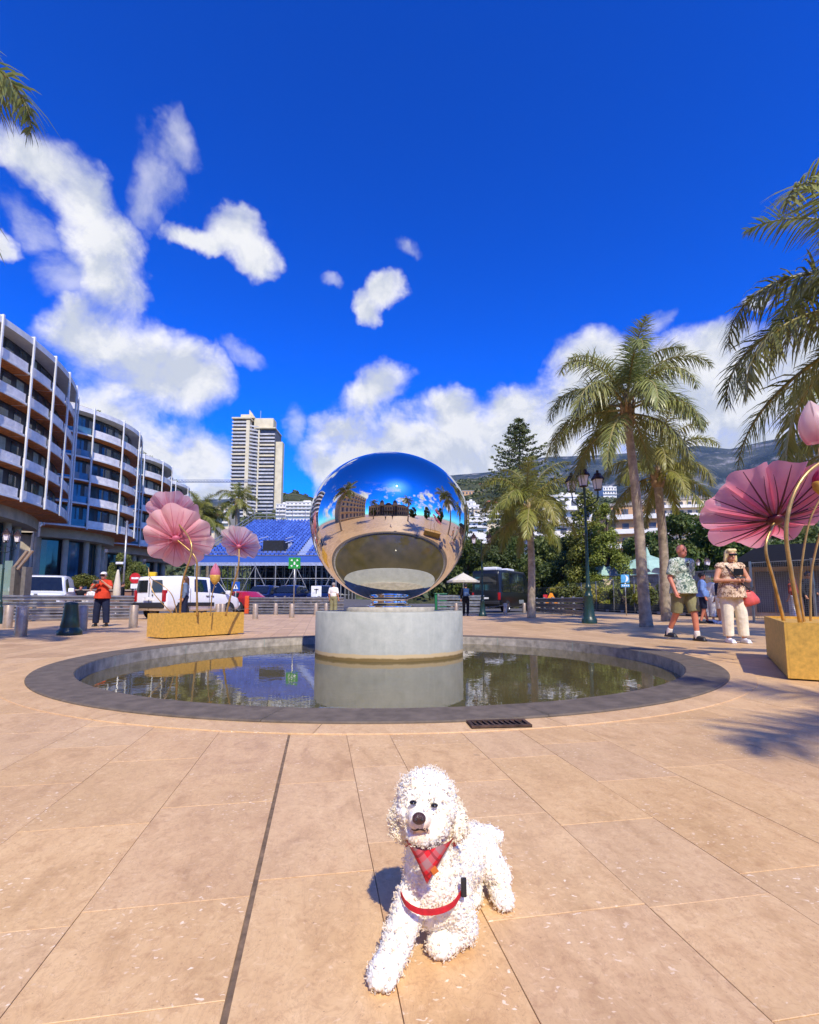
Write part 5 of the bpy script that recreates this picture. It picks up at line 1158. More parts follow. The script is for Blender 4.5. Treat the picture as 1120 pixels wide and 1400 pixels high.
# ---------------------------------------------------------------- vehicles
M_TYRE = mat('tyre_rubber', (0.015, 0.015, 0.016), 0.8); M_RIM = mat('wheel_rim', srgb(150, 150, 152), 0.3, 0.8); M_AGL = mat('car_glass', (0.012, 0.016, 0.018), 0.05, spec=0.9); M_TAIL = mat('tail_light', srgb(170, 20, 26), 0.2)
M_HEAD = mat('head_light', srgb(226, 228, 230), 0.12, spec=0.8); M_TRIM = mat('black_trim', (0.018, 0.018, 0.02), 0.6)
def vehicle(name, label, cat, loc, rz, st, paint, wheels, wr, windows, rear=True, extra=None, group=None, screen=None, back=None):
    """st: stations along x (x, z_bottom, z_belt, z_roof, half_belt, half_roof); windows: (x0, x1) spans along both sides"""
    o = thing(name, label, cat, loc, rz, group); S_ = np.array(st, dtype=float); xs = S_[:, 0]
    g_ = lambda x, k: float(np.interp(x, xs, S_[:, k]))
    X = np.unique(np.concatenate([np.linspace(xs[0], xs[-1], 34), xs])); ring = []; nr = 0
    for x in X:
        zb, zt_, zr, wb, wr_ = (g_(x, k) for k in range(1, 6)); e = min(0.08, (zr - zt_) * 0.35 + 0.01)
        half = [(wb * 0.86, zb), (wb * 0.97, zb + 0.07), (wb, zb + 0.3 * (zt_ - zb)), (wb, zt_ - 0.05), (wb - 0.015, zt_), (wr_ + 0.02, zr - e), (wr_ - 0.05, zr - 0.015), (wr_ * 0.5, zr)]
        r_ = [(x, y, z) for y, z in half] + [(x, -y, z) for y, z in reversed(half)]; nr = len(r_); ring += r_
    mb = MB(); mb.s = True; nX = len(X); mb.add(ring, [(i * nr + j, i * nr + (j + 1) % nr, (i + 1) * nr + (j + 1) % nr, (i + 1) * nr + j) for i in range(nX - 1) for j in range(nr)]); mb.s = False; mb.add(ring[:nr], [tuple(range(nr))]); mb.add(ring[-nr:], [tuple(reversed(range(nr)))]); mb.build('body', paint, o)
    def side(x, v, s_, off=0.012):
        zt_, zr, wb, wr_ = (g_(x, k) for k in (2, 3, 4, 5)); return (x, s_ * (wb - 0.015 + (wr_ + 0.02 - wb + 0.015) * v + off), zt_ + (zr - 0.08 - zt_) * v)
    for (a, b, cut0, cut1) in windows:
        for s_ in (-1, 1):
            mb = MB(); q = [side(a + cut0 * 0.0, 0.10, s_), side(b, 0.10, s_), side(b - cut1, 0.93, s_), side(a + cut0, 0.93, s_)]; mb.add(q, [(0, 1, 2, 3) if s_ < 0 else (3, 2, 1, 0)]); mb.build('window', M_AGL, o)
    def across(xb, xt, zb_, zt_, nm, wbk, wtk, sgn):
        mb = MB(); mb.add([(xb + 0.02 * sgn, -wbk, zb_ + 0.03), (xb + 0.02 * sgn, wbk, zb_ + 0.03), (xt + 0.02 * sgn, wtk, zt_ + 0.025), (xt + 0.02 * sgn, -wtk, zt_ + 0.025)], [(0, 1, 2, 3) if sgn > 0 else (3, 2, 1, 0)]); mb.build(nm, M_AGL, o)
    if screen: across(*screen, 1)
    if back: across(*back, -1)
    tb = MB(); tb.s = True; tb.lathe([(wr * 0.62, -0.10), (wr * 0.94, -0.105), (wr, -0.07), (wr, 0.07), (wr * 0.94, 0.105), (wr * 0.62, 0.10)], 24, M=Matrix.Rotation(R(90), 4, 'X')); tm = tb.mesh('tyre', M_TYRE)
    rb = MB(); rb.lathe([(0.0, -0.085), (wr * 0.2, -0.09), (wr * 0.6, -0.075), (wr * 0.63, -0.10), (wr * 0.63, 0.10), (wr * 0.6, 0.075), (wr * 0.2, 0.09), (0.0, 0.085)], 20, M=Matrix.Rotation(R(90), 4, 'X')); rm = rb.mesh('rim', M_RIM)
    ab = MB(); ab.lathe([(0.0, -0.02), (wr * 1.16, -0.02), (wr * 1.16, 0.02), (0.0, 0.02)], 24, M=Matrix.Rotation(R(90), 4, 'X')); am = ab.mesh('wheel_arch', M_TRIM)
    for x in wheels:
        for s_ in (-1, 1):
            wb = g_(x, 4); w_ = link('wheel', tm, o, (x, s_ * (wb - 0.06), wr)); link('rim', rm, w_); link('wheel_arch', am, o, (x, s_ * (wb - 0.014), wr + 0.03))
    xf, xr = xs[-1], xs[0]
    for s_ in (-1, 1):
        zt_ = g_(xr, 2); wb = g_(xr + 0.05, 4); mb = MB(); mb.rbox((xr + 0.04, s_ * (wb - 0.09), zt_ - 0.08), (0.14, 0.17, 0.48), 0.03); mb.build('tail_light', M_TAIL, o)
        zt_ = g_(xf - 0.12, 2); wb = g_(xf - 0.15, 4); mb = MB(); mb.rbox((xf - 0.14, s_ * (wb - 0.16), zt_ - 0.16), (0.24, 0.30, 0.15), 0.04); mb.build('head_light', M_HEAD, o)
        xm = windows[0][1] - 0.1 if windows else 0.6; mb = MB(); mb.rbox((xm, s_ * (g_(xm, 4) + 0.13), g_(xm, 2) + 0.12), (0.12, 0.22, 0.18), 0.04); mb.build('mirror', M_TRIM if name != 'white_van' else paint, o)
    mb = MB(); mb.rbox((xr - 0.03, 0, g_(xr, 1) + 0.16), (0.16, 1.9 * g_(xr + 0.05, 4), 0.24), 0.05); mb.build('rear_bumper', M_TRIM, o)
    mb = MB(); mb.rbox((xf + 0.0, 0, g_(xf, 1) + 0.14), (0.16, 1.8 * g_(xf - 0.05, 4), 0.22), 0.05); mb.build('front_bumper', M_TRIM, o)
    mb = MB(); mb.box((xr - 0.115, 0.0, g_(xr, 1) + 0.45), (0.02, 0.5, 0.11)); mb.build('number_plate', S_WHT, o)
    if extra: extra(o)
    return o
P_WHT = mat('white_car_paint', srgb(236, 236, 234), 0.28, var=0.02, coat=0.5); P_NAVY = mat('navy_car_paint', srgb(20, 30, 66), 0.25, var=0.05, coat=0.6); P_RED = mat('red_car_paint', srgb(170, 26, 36), 0.25, var=0.05, coat=0.6); P_BLK = mat('black_car_paint', srgb(16, 19, 18), 0.35, var=0.05, coat=0.15)
VAN = [(-2.2, 0.42, 1.05, 1.66, 0.86, 0.70), (-2.14, 0.36, 1.08, 1.78, 0.92, 0.76), (-1.2, 0.32, 1.10, 1.84, 0.93, 0.78), (0.2, 0.32, 1.08, 1.83, 0.93, 0.77), (0.75, 0.32, 1.05, 1.76, 0.93, 0.74), (1.45, 0.32, 1.02, 1.10, 0.92, 0.78), (1.95, 0.34, 0.90, 0.98, 0.88, 0.72), (2.16, 0.40, 0.74, 0.80, 0.78, 0.60), (2.24, 0.46, 0.62, 0.66, 0.70, 0.5)]
th = R(66); hd = Vector((math.cos(th), math.sin(th), 0)); lf = Vector((-math.sin(th), math.cos(th), 0)); rc = gp(225, 847.5); vc = rc + hd * 2.2 + lf * 0.93
def van_extra(o):
    mb = MB(); mb.box((-2.235, 0, 0.95), (0.012, 0.015, 1.1)); mb.build('door_gap', M_TRIM, o)
    for y in (-0.45, 0.45):
        mb = MB(); mb.add([(-2.225, y - 0.33, 1.12), (-2.225, y + 0.33, 1.12), (-2.20, y * 0.92 + 0.29, 1.62), (-2.20, y * 0.92 - 0.29, 1.62)], [(3, 2, 1, 0)]); mb.build('rear_window', M_AGL, o)
    for s_ in (-1, 1):
        mb = MB(); mb.rbox((-0.6, s_ * 0.945, 0.62), (2.0, 0.03, 0.16), 0.01); mb.build('side_moulding', M_TRIM, o)
        for x in (0.12, -0.95): mb = MB(); mb.box((x, s_ * 0.938, 0.85), (0.012, 0.012, 0.9)); mb.build('door_gap', M_TRIM, o)
        for x in (0.0, 0.28): mb = MB(); mb.rbox((x, s_ * 0.95, 0.98), (0.16, 0.04, 0.04), 0.01); mb.build('door_handle', M_TRIM, o)
    mb = MB(); mb.box((-2.232, -0.2, 1.0), (0.014, 0.06, 0.07)); mb.build('badge', M_TRIM, o)
vehicle('white_van', 'white panel van parked behind the gold planter and pink flowers', 'van', vc, th, VAN, P_WHT, (-1.35, 1.35), 0.32, [(0.20, 1.22, 0.02, 0.42), (-0.72, 0.06, 0.06, 0.04)], extra=van_extra, screen=(1.44, 0.80, 1.10, 1.70, 'windscreen', 0.78, 0.64))
def pick_extra(o): mb = MB(); mb.rbox((-1.9, 0, 1.0), (2.2, 1.8, 0.5), 0.05); mb.build('load_bed', P_WHT, o)
pp = at(62, 822, 25.5) - Vector((0, 0, 0.75)); pp.z = 0.0
vehicle('white_van', 'white van with its windscreen facing the plaza behind the long barrier', 'van', pp, R(-62), VAN, P_WHT, (-1.35, 1.35), 0.32, [(0.20, 1.22, 0.02, 0.42)], screen=(1.44, 0.80, 1.10, 1.70, 'windscreen', 0.78, 0.64)).scale = (1.12,) * 3
SUV = [(-2.3, 0.45, 0.95, 1.05, 0.80, 0.62), (-2.2, 0.40, 1.02, 1.45, 0.90, 0.68), (-1.7, 0.36, 1.04, 1.66, 0.94, 0.72), (0.0, 0.36, 1.02, 1.70, 0.95, 0.72), (0.45, 0.36, 1.0, 1.62, 0.95, 0.70), (1.15, 0.36, 1.0, 1.06, 0.94, 0.80), (1.95, 0.38, 0.94, 1.0, 0.90, 0.74), (2.25, 0.44, 0.78, 0.84, 0.80, 0.6)]
def park(px, Y, rz, *a, **k):
    p = at(px, 822, Y); p.z = road_z(p.x, Y); return vehicle(*a[:3], p, rz, *a[3:], **k)
CG = 'cars parked below the grandstand'
for px, Y, rz, lab in ((361, 39, R(-100), 'dark navy off-road car parked facing the plaza under the grandstand'), (396, 40, R(-98), 'navy car with white headlights parked beside the green sign post'), (440, 42, R(-90), 'dark blue car half hidden behind the mirror ball')):
    park(px, Y, rz, 'parked_car', lab, 'car', SUV, P_NAVY, (-1.4, 1.4), 0.36, [(0.1, 0.98, 0.02, 0.50), (-0.95, 0.02, 0.04, 0.04), (-1.85, -1.02, 0.2, 0.04)], screen=(1.14, 0.50, 1.07, 1.58, 'windscreen', 0.78, 0.64), group=CG)
HAT = [(-2.0, 0.40, 0.80, 0.90, 0.74, 0.55), (-1.85, 0.34, 0.92, 1.0, 0.84, 0.64), (-1.1, 0.30, 0.94, 1.34, 0.88, 0.60), (-0.2, 0.30, 0.92, 1.40, 0.89, 0.60), (0.3, 0.30, 0.90, 1.34, 0.89, 0.58), (1.05, 0.30, 0.88, 0.93, 0.88, 0.72), (1.8, 0.32, 0.76, 0.80, 0.82, 0.6), (2.05, 0.40, 0.62, 0.66, 0.7, 0.5)]
park(330, 33.5, R(140), 'parked_car', 'red car showing between the white van and orange barrier end', 'car', HAT, P_RED, (-1.25, 1.25), 0.31, [(-0.15, 0.88, 0.02, 0.5), (-1.0, -0.23, 0.2, 0.04)], screen=(1.04, 0.36, 0.94, 1.30, 'windscreen', 0.70, 0.52), group=CG)
BUS = [(-3.3, 0.50, 1.15, 2.55, 0.98, 0.88), (-3.22, 0.42, 1.18, 2.78, 1.04, 0.92), (-2.0, 0.38, 1.20, 2.86, 1.05, 0.94), (1.6, 0.38, 1.18, 2.84, 1.05, 0.92), (2.1, 0.38, 1.15, 2.68, 1.04, 0.88), (2.95, 0.38, 1.12, 1.25, 1.0, 0.84), (3.4, 0.42, 0.95, 1.02, 0.92, 0.7), (3.55, 0.5, 0.74, 0.8, 0.8, 0.6)]
def bus_extra(o):
    for x, l_ in ((-2.1, 0.9), (0.1, 1.3)): mb = MB(); mb.rbox((x, 0, 2.93), (l_, 1.0, 0.22), 0.07); mb.build('roof_unit', P_WHT, o)
    mb = MB(); mb.add([(-3.315, -0.78, 1.45), (-3.315, 0.78, 1.45), (-3.315, 0.74, 2.35), (-3.315, -0.74, 2.35)], [(3, 2, 1, 0)]); mb.build('rear_window', M_AGL, o)
    mb = MB(); mb.box((0.5, -1.065, 0.72), (0.9, 0.02, 0.26)); mb.build('side_lettering', mat('sign_silver', srgb(150, 156, 150), 0.4), o)
bp_ = at(690, 822, 36) - Vector((0, 0, 0.75))
vehicle('minibus', 'black minibus with white roof units parked under the trees', 'minibus', bp_, R(58), BUS, P_BLK, (-2.1, 2.2), 0.38, [(1.3, 2.5, 0.02, 0.55), (-0.1, 1.22, 0.03, 0.03), (-1.5, -0.18, 0.03, 0.03), (-2.9, -1.58, 0.05, 0.03)], extra=bus_extra, screen=(2.94, 2.16, 1.28, 2.60, 'windscreen', 0.84, 0.76))

# ---------------------------------------------------------------- gold planters and giant flowers
M_GOLD = mat('gold_paint', srgb(218, 172, 76), 0.48, 0.12, var=0.12, scale=22, bump=0.25, bscale=60, bdist=0.004)
M_BRASS = mat('brass_stem', srgb(196, 158, 96), 0.35, 0.6, var=0.15, scale=10)
M_SOIL = mat('planter_fill', srgb(60, 48, 36), 0.95, var=0.3, scale=12)
def planter(label, A, u, L_, v, W_, h_):
    A, u, v = Vector(A), Vector(u), Vector(v); o = thing('gold_planter', label, 'planter', A)
    def P(a, b, z): return u * a + v * b + Vector((0, 0, z))
    def slab(nm, a0, a1, b0, b1, z0, z1, m):
        mb = MB(); q = [P(a0, b0, z0), P(a1, b0, z0), P(a1, b1, z0), P(a0, b1, z0), P(a0, b0, z1), P(a1, b0, z1), P(a1, b1, z1), P(a0, b1, z1)]
        fl = u.cross(v).z > 0; ff = [(0, 3, 2, 1), (4, 5, 6, 7), (0, 1, 5, 4), (1, 2, 6, 5), (2, 3, 7, 6), (3, 0, 4, 7)]; mb.add(q, ff if fl else [tuple(reversed(f)) for f in ff]); return mb.build(nm, m, o)
    t_ = 0.02; z0 = 0.025
    slab('long_panel', 0, L_, 0, t_, z0, h_, M_GOLD); slab('long_panel', 0, L_, W_ - t_, W_, z0, h_, M_GOLD)
    slab('end_panel', 0, t_, t_ + 0.001, W_ - t_ - 0.001, z0, h_ - 0.001, M_GOLD); slab('end_panel', L_ - t_, L_, t_ + 0.001, W_ - t_ - 0.001, z0, h_ - 0.001, M_GOLD)
    slab('inner_lid', t_ + 0.001, L_ - t_ - 0.001, t_ + 0.001, W_ - t_ - 0.001, h_ - 0.06, h_ - 0.03, M_GOLD)
    for a in (0.12, L_ - 0.32):
        for b in (0.06, W_ - 0.14): slab('foot', a, a + 0.2, b, b + 0.08, 0, z0, M_GOLD)
    return o
A = gp(224, 874); B = gp(333, 866.8); uu = (B - A).normalized(); vv_ = Vector((-uu.y, uu.x, 0))
planter('long gold planter box holding three pink flowers beside the pool', A, uu, (B - A).length, vv_, 0.62, 0.50)
A2 = gp(1078, 931); B2 = gp(1048, 897); u2 = (B2 - A2).normalized(); v2 = Vector((u2.y, -u2.x, 0))
planter('gold planter box with the tall dark pink flower at the pool edge', A2, u2, 2.45, v2, 0.95, 0.55)

def petal_mat(name, c_mid, c_out, c_in, r_, trans=0.45):
    m = bpy.data.materials.new(name); m.use_nodes = True; t = NT(m.node_tree); t.n.clear(); o = t.node('ShaderNodeOutputMaterial'); p = t.node('ShaderNodeBsdfPrincipled'); tcn = t.node('ShaderNodeTexCoord')
    d = t.vmath('LENGTH', tcn.outputs['Object']); f = t.math('DIVIDE', d, r_)
    sp = t.node('ShaderNodeMapping'); t.l.new(tcn.outputs['Object'], sp.inputs[0]); nz = t.noise(tcn.outputs['Object'], 9 / r_ * 0.5, 6, 0.65, 1.0)
    f2 = t.math('ADD', f, t.math('MULTIPLY', t.math('SUBTRACT', nz, 0.5), 0.28))
    c = t.ramp(f2, [(0.06, c_in), (0.40, c_mid), (0.92, c_out)])
    t.l.new(c, p.inputs['Base Color']); p.inputs['Roughness'].default_value = 0.38; p.inputs['Specular IOR Level'].default_value = 0.4
    tr = t.node('ShaderNodeBsdfTranslucent'); t.l.new(c, tr.inputs['Color']); tp = t.node('ShaderNodeBsdfTransparent')
    mx = t.node('ShaderNodeMixShader'); mx.inputs[0].default_value = trans; t.l.new(p.outputs[0], mx.inputs[1]); t.l.new(tr.outputs[0], mx.inputs[2])
    m2 = t.node('ShaderNodeMixShader'); m2.inputs[0].default_value = 0.14; t.l.new(mx.outputs[0], m2.inputs[1]); t.l.new(tp.outputs[0], m2.inputs[2]); t.l.new(m2.outputs[0], o.inputs['Surface']); return m
def flower(label, c, axis, r_, n_, pm, vein, stem, cup=0.42, seed=1, vein_r=0.010, stem_r=0.022, ruffle=0.05, base=None, spin=0.0):
    """cupped flower of overlapping petals; axis points out of its open face, the stem leaves from the back"""
    rng = random.Random(seed); c = Vector(c); o = thing('giant_flower', label, 'flower', base)
    q = Vector(axis).normalized().to_track_quat('Z', 'Y')
    for k in range(n_):
        a0 = spin + 2 * math.pi * k / n_; wd = 2 * math.pi / n_ * 0.70; rk = r_ * rng.uniform(0.93, 1.06); lift = 0.016 * (k % 2); ph = rng.random() * 6
        def pp(u_, v_, off=0.0):
            s_ = 2 * u_ - 1; rim = 1 - 0.13 * s_ * s_ + 0.025 * math.cos(5 * s_ + ph); rr_ = rk * (0.035 + 0.965 * v_ * rim)
            wv = wd * (1 - 0.22 * v_ * v_ * abs(s_)); a = a0 + s_ * wv * (0.85 + 0.15 * v_)
            z = cup * r_ * (v_ ** 1.6) * (1 - 0.25 * v_) + lift * v_ + ruffle * r_ * v_ * v_ * math.sin(4.5 * s_ + ph) + 0.07 * r_ * (s_ * s_) * v_ + off
            return (rr_ * math.cos(a), rr_ * math.sin(a), z)
        mb = MB(); mb.s = True; mb.grid(lambda u_, v_: pp(u_, v_), 10, 10)
        pe = mb.build('petal', pm, o, loc=c - o.location); pe.rotation_mode = 'QUATERNION'; pe.rotation_quaternion = q
        for s_ in (0.5, 0.2, 0.8):
            mb = MB(); mb.s = True; top = 0.97 if s_ == 0.5 else 0.80; mb.tube([pp(0.5 + (s_ - 0.5) * (v_ / top) ** 0.7, v_, -0.004) for v_ in np.linspace(0.02, top, 9)], [vein_r * (1 - 0.75 * i / 8) * (1 if s_ == 0.5 else 0.6) for i in range(9)], 5)
            mb.build('vein', vein, pe)
    hub = MB(); hub.s = True; hub.ell((0, 0, -0.01), (0.085 * r_ / 0.7, 0.085 * r_ / 0.7, 0.05), 14, 8); h_ = hub.build('hub', vein, o, loc=c - o.location); h_.rotation_mode = 'QUATERNION'; h_.rotation_quaternion = q
    make_stem(o, stem, stem_r); return o
def smooth_path(pts, n_=24):
    pts = [Vector(p) for p in pts]; pts = [pts[0] * 2 - pts[1]] + pts + [pts[-1] * 2 - pts[-2]]; out_ = []
    for i in range(1, len(pts) - 2):
        for k in range(n_ // (len(pts) - 3) + 1):
            t_ = k / (n_ // (len(pts) - 3) + 1); p0, p1, p2, p3 = pts[i - 1:i + 3]
            out_.append(0.5 * ((2 * p1) + (p2 - p0) * t_ + (2 * p0 - 5 * p1 + 4 * p2 - p3) * t_ ** 2 + (3 * p1 - p0 - 3 * p2 + p3) * t_ ** 3))
    return out_ + [pts[-2]]
def make_stem(o, stem, r_):
    sp = smooth_path(stem); mb = MB(); mb.s = True; mb.tube([p - o.location for p in sp], [r_ * (1 - 0.3 * i / len(sp)) for i in range(len(sp))], 10); mb.build('stem', M_BRASS, o)
PK1 = petal_mat('petal_pink', srgb(242, 158, 166), srgb(252, 206, 204), srgb(196, 40, 74), 0.72); PK2 = petal_mat('petal_mauve', srgb(220, 146, 166), srgb(240, 192, 198), srgb(150, 50, 90), 0.6); PK3 = petal_mat('petal_pale', srgb(226, 186, 194), srgb(242, 218, 216), srgb(196, 60, 110), 0.5)
PK4 = petal_mat('petal_rose', srgb(240, 118, 146), srgb(252, 172, 184), srgb(140, 26, 56), 0.8, 0.6); V_RED = mat('vein_pink', srgb(196, 96, 118), 0.5); V_MAR = mat('vein_maroon', srgb(96, 22, 44), 0.45)
Yf = 10.65; pbase = lambda px, py, Y: Vector((at(px, py, Y).x, Y, 0.44))
def bs(px, Y): p = at(px, 842, Y); return Vector((p.x, Y, 0.0))
def stem_pts(*q): return [at(*p) for p in q]
def planter_foot(px, py, Y): p = at(px, py, Y); p.z = 0.44; return p
f1c = at(241, 737, Yf); flower('big salmon pink flower seen from behind over the gold planter', f1c, (-0.22, 0.80, 0.42), 0.72, 9, PK1, V_RED, [planter_foot(270, 838, Yf), at(269, 790, Yf - 0.02), at(267, 762, Yf - 0.06), f1c + Vector((0.01, -0.02, 0))], 0.38, 3, base=planter_foot(270, 838, Yf))
f2c = at(236, 706, Yf + 0.1); flower('smaller mauve pink flower tilted upward above the big salmon one', f2c, (-0.30, 0.55, 0.75), 0.52, 8, PK2, V_RED, [planter_foot(246, 838, Yf + 0.1), at(250, 795, Yf - 0.25), at(262, 745, Yf - 0.30), f2c], 0.55, 5, base=planter_foot(246, 838, Yf + 0.1))
f3c = at(327, 747, Yf + 0.3); flower('pale pink flower standing alone toward the grandstand', f3c, (0.03, 0.72, 0.62), 0.455, 9, PK3, V_RED, [planter_foot(309, 836.5, Yf + 0.3), at(317, 808, Yf + 0.25), at(326, 775, Yf + 0.22), f3c], 0.40, 7, base=planter_foot(309, 836.5, Yf + 0.3))
def bud(label, tip, c, foot, r_, h_, pm, stem, axis=(0, 0, 1), calyx=True):
    o = thing('flower_bud', label, 'flower bud', foot); q = Vector(axis).normalized().to_track_quat('Z', 'Y'); loc = Vector(c) - Vector(foot)
    for k in range(5):
        a0 = k * 2 * math.pi / 5; mb = MB(); mb.s = True
        def pp(u_, v_):
            a = a0 + (2 * u_ - 1) * 0.85 * (1 - 0.5 * v_); rr_ = r_ * (math.sin(math.pi * (0.22 + 0.76 * v_)) ** 0.9) * (1 + 0.04 * (k % 2)); return (rr_ * math.cos(a), rr_ * math.sin(a), h_ * v_)
        mb.grid(pp, 6, 9); e = mb.build('petal', pm, o, loc=loc); e.rotation_mode = 'QUATERNION'; e.rotation_quaternion = q
    if calyx:
        mb = MB(); mb.s = True; mb.lathe([(0.02, -0.5 * r_ * 2), (r_ * 0.5, -0.35 * r_ * 2), (r_ * 0.98, 0.0), (r_ * 1.1, 0.25 * h_), (r_ * 1.02, 0.3 * h_), (r_ * 0.6, 0.1)], 14); e = mb.build('calyx', M_GOLD, o, loc=loc); e.rotation_mode = 'QUATERNION'; e.rotation_quaternion = q
    make_stem(o, stem, 0.013); return o
PKB = petal_mat('petal_bud', srgb(232, 130, 160), srgb(236, 150, 176), srgb(220, 110, 150), 0.3)
bud('small closed pink bud with a gold calyx in the gold planter', None, at(294, 793, Yf + 0.15), planter_foot(288, 837, Yf + 0.15), 0.10, 0.36, PKB, [planter_foot(288, 837, Yf + 0.15), at(290, 815, Yf + 0.15), at(293.5, 800, Yf + 0.15)])
def loop(label, pts, foot):
    o = thing('bent_stem', label, 'stem', foot); make_stem(o, pts, 0.011)
loop('thin bent stem arching left out of the gold planter', [planter_foot(243, 838, 10.5), at(236, 815, 10.4), at(222, 800, 10.4), at(206, 790, 10.5), at(203, 776, 10.6)], planter_foot(243, 838, 10.5))
loop('thin stem curling out low over the planter end', [planter_foot(240, 838, 10.45), at(225, 828, 10.35), at(210, 810, 10.3), at(204, 790, 10.4)], planter_foot(240, 838, 10.45))
Yr = 6.0; pf = lambda px, py, Y: Vector((at(px, py, Y).x, Y, 0.49))
g1c = at(1060, 710, Yr); flower('huge dark veined rose flower on a brass stem above the planter', g1c, (0.12, 0.52, 0.80), 0.76, 10, PK4, V_MAR, [pf(1072, 845, Yr + 0.1), at(1058, 795, Yr - 0.03), at(1047, 748, Yr - 0.12), g1c], 0.34, 11, 0.015, 0.021, base=pf(1072, 845, Yr + 0.1), spin=0.3)
g2c = at(1262, 600, 5.5); flower('second rose flower high on the long curved brass stem', g2c, (0.35, 0.40, 0.75), 0.62, 9, PK4, V_MAR, [pf(1095, 852, 5.5), at(1083, 790, 5.45), at(1075, 720, 5.4), at(1092, 662, 5.4), at(1130, 628, 5.45), at(1200, 606, 5.5), g2c], 0.4, 13, 0.016, 0.023, base=pf(1095, 852, 5.5))
bud('magenta bud with a gold calyx hanging beside the curved brass stem', None, at(1124, 668, 5.6), pf(1100, 850, 5.75), 0.085, 0.26, petal_mat('petal_magenta', srgb(190, 60, 110), srgb(206, 80, 130), srgb(150, 30, 80), 0.3), [pf(1100, 850, 5.75), at(1094, 800, 5.7), at(1105, 720, 5.65), at(1124, 676, 5.6)])
bud('large pale pink bud high above the rose flower', None, at(1118, 605, 5.9), pf(1108, 848, 6.0), 0.155, 0.52, petal_mat('petal_blush', srgb(232, 190, 190), srgb(240, 214, 208), srgb(226, 120, 150), 0.5), [pf(1108, 848, 6.0), at(1110, 780, 6.0), at(1128, 690, 5.95), at(1119, 612, 5.9)], (-0.1, 0, 1), False)

# ---------------------------------------------------------------- people
SKIN = mat('skin_tan', srgb(206, 146, 112), 0.5, var=0.06, scale=12); SKIN2 = mat('skin_red', srgb(206, 128, 100), 0.5, var=0.06, scale=12)
def capsule(mb, a, b, ra, rb, n_=12, flat=False):
    a, b = Vector(a), Vector(b); d = (b - a)
    if d.length < 1e-4: return
    u = d.normalized(); pts, rad = [], []
    for k in range(4): t_ = R(90 * (1 - k / 4)); pts.append(a - u * ra * math.sin(t_)); rad.append(max(1e-4, ra * math.cos(t_)))
    pts += [a, b]; rad += [ra, rb]
    for k in range(1, 5 if not flat else 1): t_ = R(90 * k / 4); pts.append(b + u * rb * math.sin(t_)); rad.append(max(1e-4, rb * math.cos(t_)))
    mb.tube(pts, rad, n_)
BASEJ = dict(pelvis=(0, 0, 0.95), waist=(0, 0, 1.10), chest=(0, 0.0, 1.30), neck=(0, 0.0, 1.47), head=(0, -0.02, 1.615),
             shL=(-0.185, 0, 1.41), elL=(-0.245, 0.02, 1.13), wrL=(-0.26, -0.06, 0.89), shR=(0.185, 0, 1.41), elR=(0.245, 0.02, 1.13), wrR=(0.26, -0.06, 0.89),
             hpL=(-0.095, 0, 0.92), knL=(-0.11, -0.02, 0.50), anL=(-0.12, 0.02, 0.085), hpR=(0.095, 0, 0.92), knR=(0.11, -0.02, 0.50), anR=(0.12, 0.02, 0.085))
PEOPLE = 'people on the plaza'
